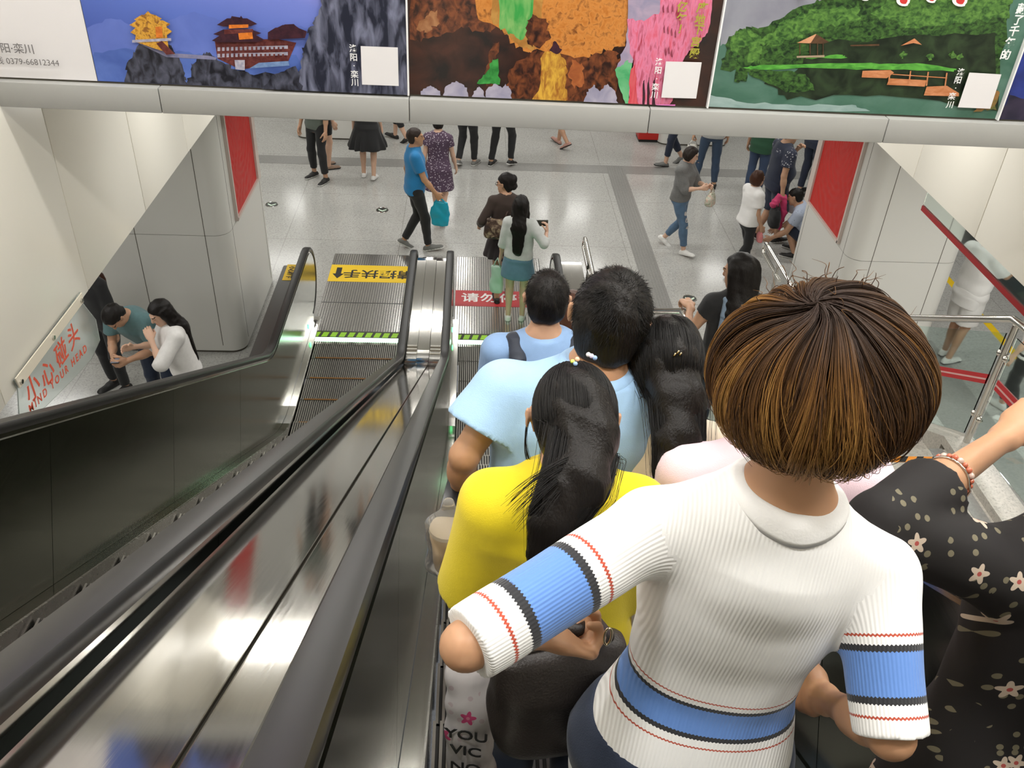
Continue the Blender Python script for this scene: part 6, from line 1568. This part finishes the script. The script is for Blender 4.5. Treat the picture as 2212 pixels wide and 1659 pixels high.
# right hand side beyond the railing
s33, w33 = P('person in a long white T-shirt and white shorts, looking at a phone beyond the railing', 2040, 775, 66, TS(C_WHITE, hem=-.14, sleeve=.62, ease=.03, loose=1, cuff=.03), TR(C_WHITE, 'shorts', length=.85, ease=.03, wide=.03), ('short', H_BLACK, 0, 1), (SH_WHITE, SOLE_B), SK_M, False, 1.72, legs=((-.07, .06, .075, 0), (.08, -.05, .075, 0)), armR=('a', 46, 6, 58, .2, {'curl': 50}), armL=('a', 46, 6, 58, .4, {'curl': 60}), head=(0, 30, 0))
s34, w34 = P('person in white top and black trousers at the right edge beyond the glass', 2172, 900, -30, TS(C_WHITE, hem=-.06, sleeve=.7, ease=.03, loose=.9), TR(C_BLACK, length=1.85), ('short', H_BLACK, 0, 1), (SH_WHITE, SOLE_W), SK_F, True, 1.62, legs=((-.10, -.12, .09, -10), (.10, .14, .075, 0)))
# left, below the wall edge
s35, w35 = P('man in a slate teal T-shirt bent over his phone, below the left wall edge', 0, 0, -166, [TS(C_TEAL, hem=-.06, sleeve=.62, ease=.022, loose=.8)], TR(C_DENIM, 'jeans'), ('short', H_BLACK, 0, 1.03), (SH_BLACK, SOLE_W), SK_M, False, 1.72, loc=V3(-3.04, 7.52, 0), lean=40, head=(8, 62, 0), armL=('a', 52, 4, 82, .5, {'curl': 55}), armR=('a', 48, 6, 84, .6, {'curl': 55}), bulk=1.06)
s36, w36 = P('woman in a white blouse with very long black hair, hand raised to her mouth', 0, 0, -118, TS(cloth('sheer_white', (0.74, 0.72, 0.70), noise=0.1, nscale=30), hem=.0, sleeve=1.1, ease=.03, cuff=.02, loose=.8), TR(C_BLACK), ('long', H_BLACK, .34, 1.06), (SH_BLACK, SOLE_B), SK_F, True, 1.64, loc=V3(-2.62, 7.02, 0), head=(-12, 26, 0), armL=('a', 50, 18, 128, .4, {'curl': 50}), armR=('a', 40, 6, 80, .4), lean=6)
s37, _ = P('person in black with dark hair, partly cut off by the left wall edge', 0, 0, -150, TS(C_BLACK, sleeve=1.2), TR(C_BLACK), ('long', H_BROWN, .2, 1), (SH_BLACK, SOLE_B), SK_M, True, 1.64, loc=V3(-3.66, 7.9, 0), lean=8, head=(0, 20, 0))
# girl on the stair landing
s32, w32 = P('girl in black with long black hair on the stairs, hand on the rail', 0, 0, 4, TS(C_BLACK, hem=-.02, sleeve=.35), TR(C_DENIM, 'jeans'), ('long', H_BLACK, .22, 1.0), (SH_WHITE, SOLE_W), SK_M, True, 1.66, loc=V3(1.66, 4.72, 1.67), head=(-48, 14, 0), armL=('t', (1.44, 4.98, 2.83), (-.5, -1, -1), {'curl': 70, 'palm': (0, .2, -1), 'dir': (-.25, 1, .1)}), armR=('a', 12, 8, 30), h=.009, hh=.0045)

# ================================================================== THINGS CARRIED
UPW = V3(0, 0, 1)
def hand_point(s, i, f=.085, p=.02):
    wr, a, pn, c = s.handframe[i]; return s.W(wr + (a * f + pn * p) * s.s)[0]
def sdf_obj(name, prims, h, m, parent, wr=None, post=None):
    lo = np.min([p[0][1] for p in prims], 0) - .03; hi = np.max([p[0][2] for p in prims], 0) + .03; g = Grid(lo, hi, h)
    for p, k in prims: g.add(p, k)
    if wr: g.wrinkle(*wr)
    if post: post(g)
    V, Q = g.mesh(1); return quads(name, V, Q, m, parent)
def axes(heading, tilt=0.0):
    a = math.radians(heading); r = V3(math.cos(a), -math.sin(a), 0); f = V3(math.sin(a), math.cos(a), 0)
    return np.stack([r, f, UPW])
def hang_bag(label, top, w, d, hgt, heading, m, cat='bag', name='carrier_bag', taper=.8, drop=.10, h=.008, handle=True, wr=(.006, 22, 1), hm=None, ex=3.0):
    """soft bag hanging from a hand or shoulder point"""
    top = np.asarray(top, float); A = axes(heading); base = top - UPW * (hgt + drop)
    t = thing(name, base, label, cat)
    prof = [(0, w * .5 * .86, d * .42, 0), (hgt * .12, w * .5, d * .5, 0), (hgt * .6, w * .5 * .97, d * .45, 0), (hgt, w * .5 * taper, d * .22, 0)]
    sdf_obj('bag_body', [(loft(base, A, prof, ex), 0)], h, m, t, wr)
    if handle:
        for sy in (-1, 1):
            mb = MB(); b = base + UPW * (hgt - .01) + A[1] * sy * d * .15
            mb.tube([b - A[0] * w * .28, b - A[0] * w * .16 + UPW * drop * .6, top + A[1] * sy * .008 + UPW * .005, b + A[0] * w * .16 + UPW * drop * .6, b + A[0] * w * .28], .006, 6); mb.build('handle', hm or m, t, True)
    return t
def phone(label, c, ux, uy, L=.15, w=.074, m=None, screen=True):
    """slab at c; ux: long axis, uy: width axis; the screen faces ux x uy"""
    ux = unit(ux); uy = unit(uy - ux * (np.asarray(uy) @ ux)); n = np.cross(ux, uy); c = np.asarray(c, float)
    t = thing('phone', c, label, 'phone')
    P = [c + ux * a * L / 2 + uy * b * w / 2 - n * .004 for a, b in ((-1, -1), (1, -1), (1, 1), (-1, 1))]
    bevel(MB().prism(P, n * .008).build('case', m or mat('phone_case', (0.02, 0.02, 0.022), 0.3), t), .002)
    if screen:
        P = [c + ux * a * L * .47 + uy * b * w * .45 + n * .0045 for a, b in ((-1, -1), (1, -1), (1, 1), (-1, 1))]
        MB().prism(P, n * .0006).build('screen', mat('phone_screen', (0.05, 0.055, 0.065), 0.1, emit=(0.5, 0.58, 0.7), estr=0.25), t)
    return t
# cyan bag
hp12 = hand_point(s12, 1)
hang_bag('cyan plastic bag held by the man in the blue T-shirt', hp12, .26, .09, .34, 12, mat('plastic_cyan', (0.01, 0.33, 0.47), 0.35), drop=.05)
# patterned shoulder bag of the woman in brown
BAGP = paint('bag_pattern', (0.030, 0.020, 0.016), (0.10, 0.06, 0.045), 9, c3=(0.42, 0.33, 0.22), lo=.38, hi=.68)
t = hang_bag('patterned brown shoulder bag on the back of the woman with the hair bun', s10.W(s10.T(-.11, -.17, .31))[0], .30, .13, .25, 0, BAGP, name='shoulder_bag', drop=.0, handle=False, taper=.9)
q = [s10.W(s10.T(*p))[0] for p in ((-.02, -.19, .24), (.0, -.13, .36), (.07, -.09, .50), (.09, -.01, .54), (.10, .08, .46), (.06, .13, .30), (-.06, .14, .14), (-.19, .02, .10), (-.20, -.14, .18))]
MB().tube(q, .012, 6, flat=.4).build('strap', mat('leather_brown', (0.06, 0.035, 0.025), 0.5), t, True)
# phone and mint tote of the woman in the denim skirt
h11 = hand_point(s11, 1, .075, .035)
phone('dark phone held up by the woman in the denim skirt', h11 + V3(-.03, .02, .02), V3(1, .1, 0), V3(0, .1, 1), screen=False, m=mat('phone_olive', (0.045, 0.045, 0.035), 0.4))
hang_bag('mint green tote bag at the side of the woman in the denim skirt', hand_point(s11, 0, .06) + V3(-.05, .0, .02), .16, .09, .36, 20, mat('tote_mint', (0.50, 0.66, 0.56), 0.6), name='tote_bag', taper=1.0, drop=.10)
# clear bag of the woman in grey
hang_bag('small clear bag with pink and green things, held by the woman in grey', (hand_point(s25, 1) + hand_point(s25, 0)) / 2 + V3(.04, -.02, .0), .20, .12, .19, 120, paint('bag_mixed', (0.30, 0.34, 0.22), (0.62, 0.60, 0.50), 14, c3=(0.62, 0.36, 0.28)), drop=.06, taper=.5)
# pale rips on the thigh and knee of the jeans
def rips(s, i, ts, t):
    hip, kn, an, _, _ = s.legs[i]
    for f, lat, w_, hh_ in ts:
        p = hip + (kn - hip) * f if f <= 1 else kn + (an - kn) * (f - 1); ax = unit(kn - hip) if f <= 1 else unit(an - kn); fw = unit(np.cross(ax, V3(1, 0, 0))); fw = fw if fw[1] > 0 else -fw
        r = (.088 + (.054 - .088) * min(f, 1)) * s.s + .010 * s.s; Vv = []
        for a_ in np.linspace(0, 2 * math.pi, 13)[:-1]:
            th = lat + w_ * math.cos(a_) * (1 + .2 * math.sin(3 * a_)); Vv.append(p + ax * hh_ * math.sin(a_) + (fw * math.cos(th) + V3(1, 0, 0) * math.sin(th)) * (r + .006))
        MB().add(s.W(np.array(Vv)), [tuple(range(12))]).build('rip', mat('rip_pale', (0.52, 0.50, 0.48), 0.8), part_of(t, 'jeans'))
rips(s25, 1, ((.55, .2, .35, .03), (.80, .1, .45, .035), (1.04, .1, .5, .02)), w25); rips(s25, 0, ((.75, -.1, .4, .035),), w25)
# pink jacket and black bag of the man in navy
h28 = hand_point(s28, 1)
t = thing('jacket', h28 - UPW * .4, 'pink jacket hanging from the hand of the man with floral sleeves', 'jacket')
sdf_obj('cloth_fold', [(rc(h28 + V3(-.03, 0, .05), h28 + V3(-.09, -.02, -.06), .045, .055), 0), (rc(h28 + V3(.02, 0, .04), h28 + V3(.07, .0, -.20), .04, .05), .03), (rc(h28 + V3(.07, .0, -.20), h28 + V3(.06, .0, -.40), .05, .035), .03)], .008, cloth('hot_pink', (0.62, 0.05, 0.16)), t, (.010, 40, 3))
hang_bag('round black bag held together with the pink jacket', h28 + V3(-.05, -.04, -.02), .30, .16, .27, 95, C_BLACK, name='handbag', drop=.08, taper=.6)
# small things in hands
hang_bag('pink pouch held low by the woman in the white top', hand_point(s31, 1, .06), .11, .07, .16, 90, cloth('pouch_pink', (0.66, 0.22, 0.22)), name='pouch', drop=.02, handle=False)
hang_bag('white carrier bag hanging beside the person in blue jeans and grey shirt', hand_point(s24, 0), .22, .12, .30, 20, paint('bag_white', (0.62, 0.60, 0.52), (0.72, 0.71, 0.68), 9, c3=(0.05, 0.05, 0.04), lo=.4, hi=.74), drop=.08)
hang_bag('white plastic bag beside the crouching person at the right pillar', s30.W(s30.T(.10, .22, .52))[0] + V3(.1, .15, .2), .24, .16, .24, 30, mat('plastic_white', (0.66, 0.67, 0.70), 0.4), drop=.03, handle=False)
h33 = (hand_point(s33, 1, .09) + hand_point(s33, 0, .09)) / 2
phone('pale phone held by the person in the long white T-shirt', h33 + V3(.02, .0, .03), V3(.9, .35, .5), V3(-.3, .9, 0), m=mat('phone_white', (0.75, 0.75, 0.75), 0.3))
h35 = (hand_point(s35, 1, .09) + hand_point(s35, 0, .09)) / 2
phone('black phone in the hands of the bent man in slate teal', h35 + V3(0, 0, .02), V3(.2, -1, .3), V3(1, 0, 0))
# denim strap on the stair girl
q = [s32.T(*p) for p in ((-.10, -.115, .30), (-.095, -.10, .44), (-.085, -.05, .528), (-.09, .03, .52), (-.09, .10, .42), (-.08, .12, .26))]
V, Q = s32.build([(rc(q[i], q[i + 1], .028 * s32.s, .028 * s32.s, (s32.A[1] if i not in (1, 2) else s32.A[2], 1.9)), .01) for i in range(5)], .006)
quads('strap', s32.W(V), Q, cloth('washed_denim', (0.20, 0.27, 0.36), noise=.4, nscale=50), w32)

# ---- near things
h4 = hand_point(p4, 0, .08, .025)
phone('black phone in the left hand of the man in pale blue', at_d(992, 1072, 2.16), at_d(1000, 1040, 2.2) - at_d(984, 1105, 2.14), V3(1, .3, 0), L=.15, w=.075, screen=False)
# drink in a plastic bag
c = at_d(966, 1180, 2.10); t = thing('drink_bag', c - UPW * .12, 'milky drink cup in a clear plastic bag, beside the yellow shirt', 'drink')
cup = MB().tube([c - UPW * .068, c - UPW * .064, c + UPW * .05], [.026, .029, .036], 20); cup.build('cup', mat('milk_tea', (0.58, 0.43, 0.26), 0.35), t, True)
MB().tube([c + UPW * .05, c + UPW * .06], .038, 20).build('cup_lid', mat('lid_beige', (0.62, 0.53, 0.40), 0.3), t)
sdf_obj('plastic_bag', [(rc(c - UPW * .045, c + UPW * .05, .046, .044), 0), (rc(c + UPW * .06, c + UPW * .14, .036, .010), .04)], .006, mat('bag_clear', (0.93, 0.90, 0.85), 0.15, trans=0.85, ior=1.08), t, (.005, 45, 2))
# brown handbag in the fist of the striped woman
fist = hand_point(p1, 0, .07, .02)
c = at_d(1205, 1455, 1.46); A = axes(-12)
t = thing('handbag', c - UPW * .14, 'dark brown leather handbag held by the woman in the striped sweater', 'handbag'); LEA = mat('leather_dark', (0.022, 0.017, 0.015), 0.42, bump=0.4, bscale=260)
sdf_obj('bag_body', [(loft(c - UPW * .15, A, [(0, .105, .06, 0), (.04, .115, .075, 0), (.15, .112, .06, 0), (.22, .10, .026, 0)], 3.2), 0)], .006, LEA, t, (.004, 16, 5))
z0 = c + UPW * .07
MB().tube([z0 - A[0] * .09, z0 - A[0] * .04 + UPW * .004, z0 + A[0] * .05 + UPW * .002, z0 + A[0] * .09 - UPW * .006], .005, 8).build('zip', M_STEELPOL, t, True)
sp = [z0 - A[0] * .08, z0 - A[0] * .06 + UPW * .08, (z0 - A[0] * .04 + UPW * .08 + fist) / 2, fist, (fist + z0 + A[0] * .085) / 2 + UPW * .03, z0 + A[0] * .085]
MB().tube(sp, .009, 8, flat=.5).build('strap', LEA, t, True)
rg = at_d(1313, 1375, 1.20)
MB().tube([rg + V3(.005 * math.cos(a), 0, .017 * math.sin(a)) for a in np.linspace(0, 2 * math.pi, 17)[:-1]],   .0018, 8, closed=True).build('strap_ring', mat('gold_pale', (0.75, 0.66, 0.48), 0.2, metal=1.0), t, True)
# printed cloth bag with hearts and letters
c = at_d(1018, 1570, 1.74); A = axes(14); m_ = floral('heart_print', (0.62, 0.58, 0.58), (0.62, 0.07, 0.20), (0.75, 0.25, 0.35), (0.55, 0.45, 0.47), 13)
t = thing('cloth_bag', c - UPW * .22, 'narrow white cloth bag with pink print and black letters, below the yellow shirt', 'bag')
bd = sdf_obj('bag_body', [(loft(c - UPW * .24, A, [(0, .040, .03, 0), (.08, .048, .036, 0), (.38, .050, .036, 0), (.46, .040, .018, 0)], 2.6), 0)], .006, m_, t, (.004, 30, 2))
for k_, (tx, dz) in enumerate((('YOU', .03), ('VIC', -.02), ('NO', -.075))):
    text_mesh('lettering', tx, .040, c + UPW * dz - A[1] * .041, A[0] + V3(0, 0, .1), UPW, M_BLACK, t, bold=.0006)
# bracelets of the woman in floral black
sh, el, wr = p2.arms[0]; wd = p2.W(wr)[0]; ed = p2.W(el)[0]; ax = unit(wd - ed)
def bracelet(label, f, r, beads, mats, size):
    c = ed + (wd - ed) * f; x = unit(np.cross(ax, UPW)); y = np.cross(ax, x); t = thing('bracelet', c, label, 'bracelet')
    for k_ in range(beads):
        a = 2 * math.pi * k_ / beads; MB().sphere(c + (x * math.cos(a) + y * math.sin(a)) * r, size * (1 if k_ % 3 else .8), 10).build('bead', mats[k_ % len(mats)], t, True)
B_RED = mat('bead_agate', (0.50, 0.13, 0.07), 0.12, coat=0.6); B_CLR = mat('bead_clear', (0.62, 0.45, 0.38), 0.08, coat=0.8)
bracelet('red agate bead bracelet on the outstretched forearm', .50, .035 * p2.s, 22, [B_RED, B_RED, B_CLR], .0050)
c = ed + (wd - ed) * .47; x = unit(np.cross(ax, UPW)); y = np.cross(ax, x); t = thing('bracelet', c, 'thin silver chain bracelet hanging next to the red bead bracelet', 'bracelet')
MB().tube([c + (x * math.cos(a) + y * math.sin(a)) * (.038 if math.sin(a) < 0 else .042) * p2.s for a in np.linspace(0, 2 * math.pi, 25)[:-1]], .0016, 6, closed=True).build('chain', M_STEELPOL, t, True)
# hair clips
def surf(s, px, py, e=.004):
    """point on the scalp hair along a viewing ray"""
    best = None
    for D in np.arange(.8, 3.0, .002):
        p = at_d(px, py, D); l = ((s.inv(p) - s.hc) @ s.Rh) / s.hs - V3(0, -.016, .026)
        if np.linalg.norm(l / (V3(.086, .106, .101) * 1.055)) < 1: return p - unit(ray(px, py)) * e
    return at_d(px, py, 1.5)
def bead_clip2(s, pts, cols, label, r=.0042):
    q = [surf(s, *p) for p in pts]; t = thing('hair_clip', q[0], label, 'hair clip')
    MB().tube([q[0], q[-1]], .0016, 6).build('pin', M_STEEL, t)
    for p, c in zip(q, cols): MB().sphere(p, r, 12).build('bead', c, t, True)
bead_clip2(p3, ((1237, 781), (1247, 776), (1243, 786)), [B_Y, B_P, B_B], 'hair clip with lime, peach and blue beads, left one in the black ponytail hair')
bead_clip2(p3, ((1271, 766), (1278, 769), (1285, 773)), [B_W, B_L, B_B], 'hair clip with white and lilac beads, right one in the black ponytail hair')
gold = mat('clip_gold', (0.80, 0.66, 0.38), 0.2, metal=1.0)
q = surf(p5, 1461, 768); t = thing('hair_clip', q, 'small gold hair clip on the woman with the low ponytail', 'hair clip')
for dx, dz in ((-.006, -.003), (.0, .004), (.006, -.001)): MB().tube([q + V3(dx, 0, dz), q + V3(dx + .004, 0, dz + .009)], .0020, 6).build('leaf_shape', gold, t, True)
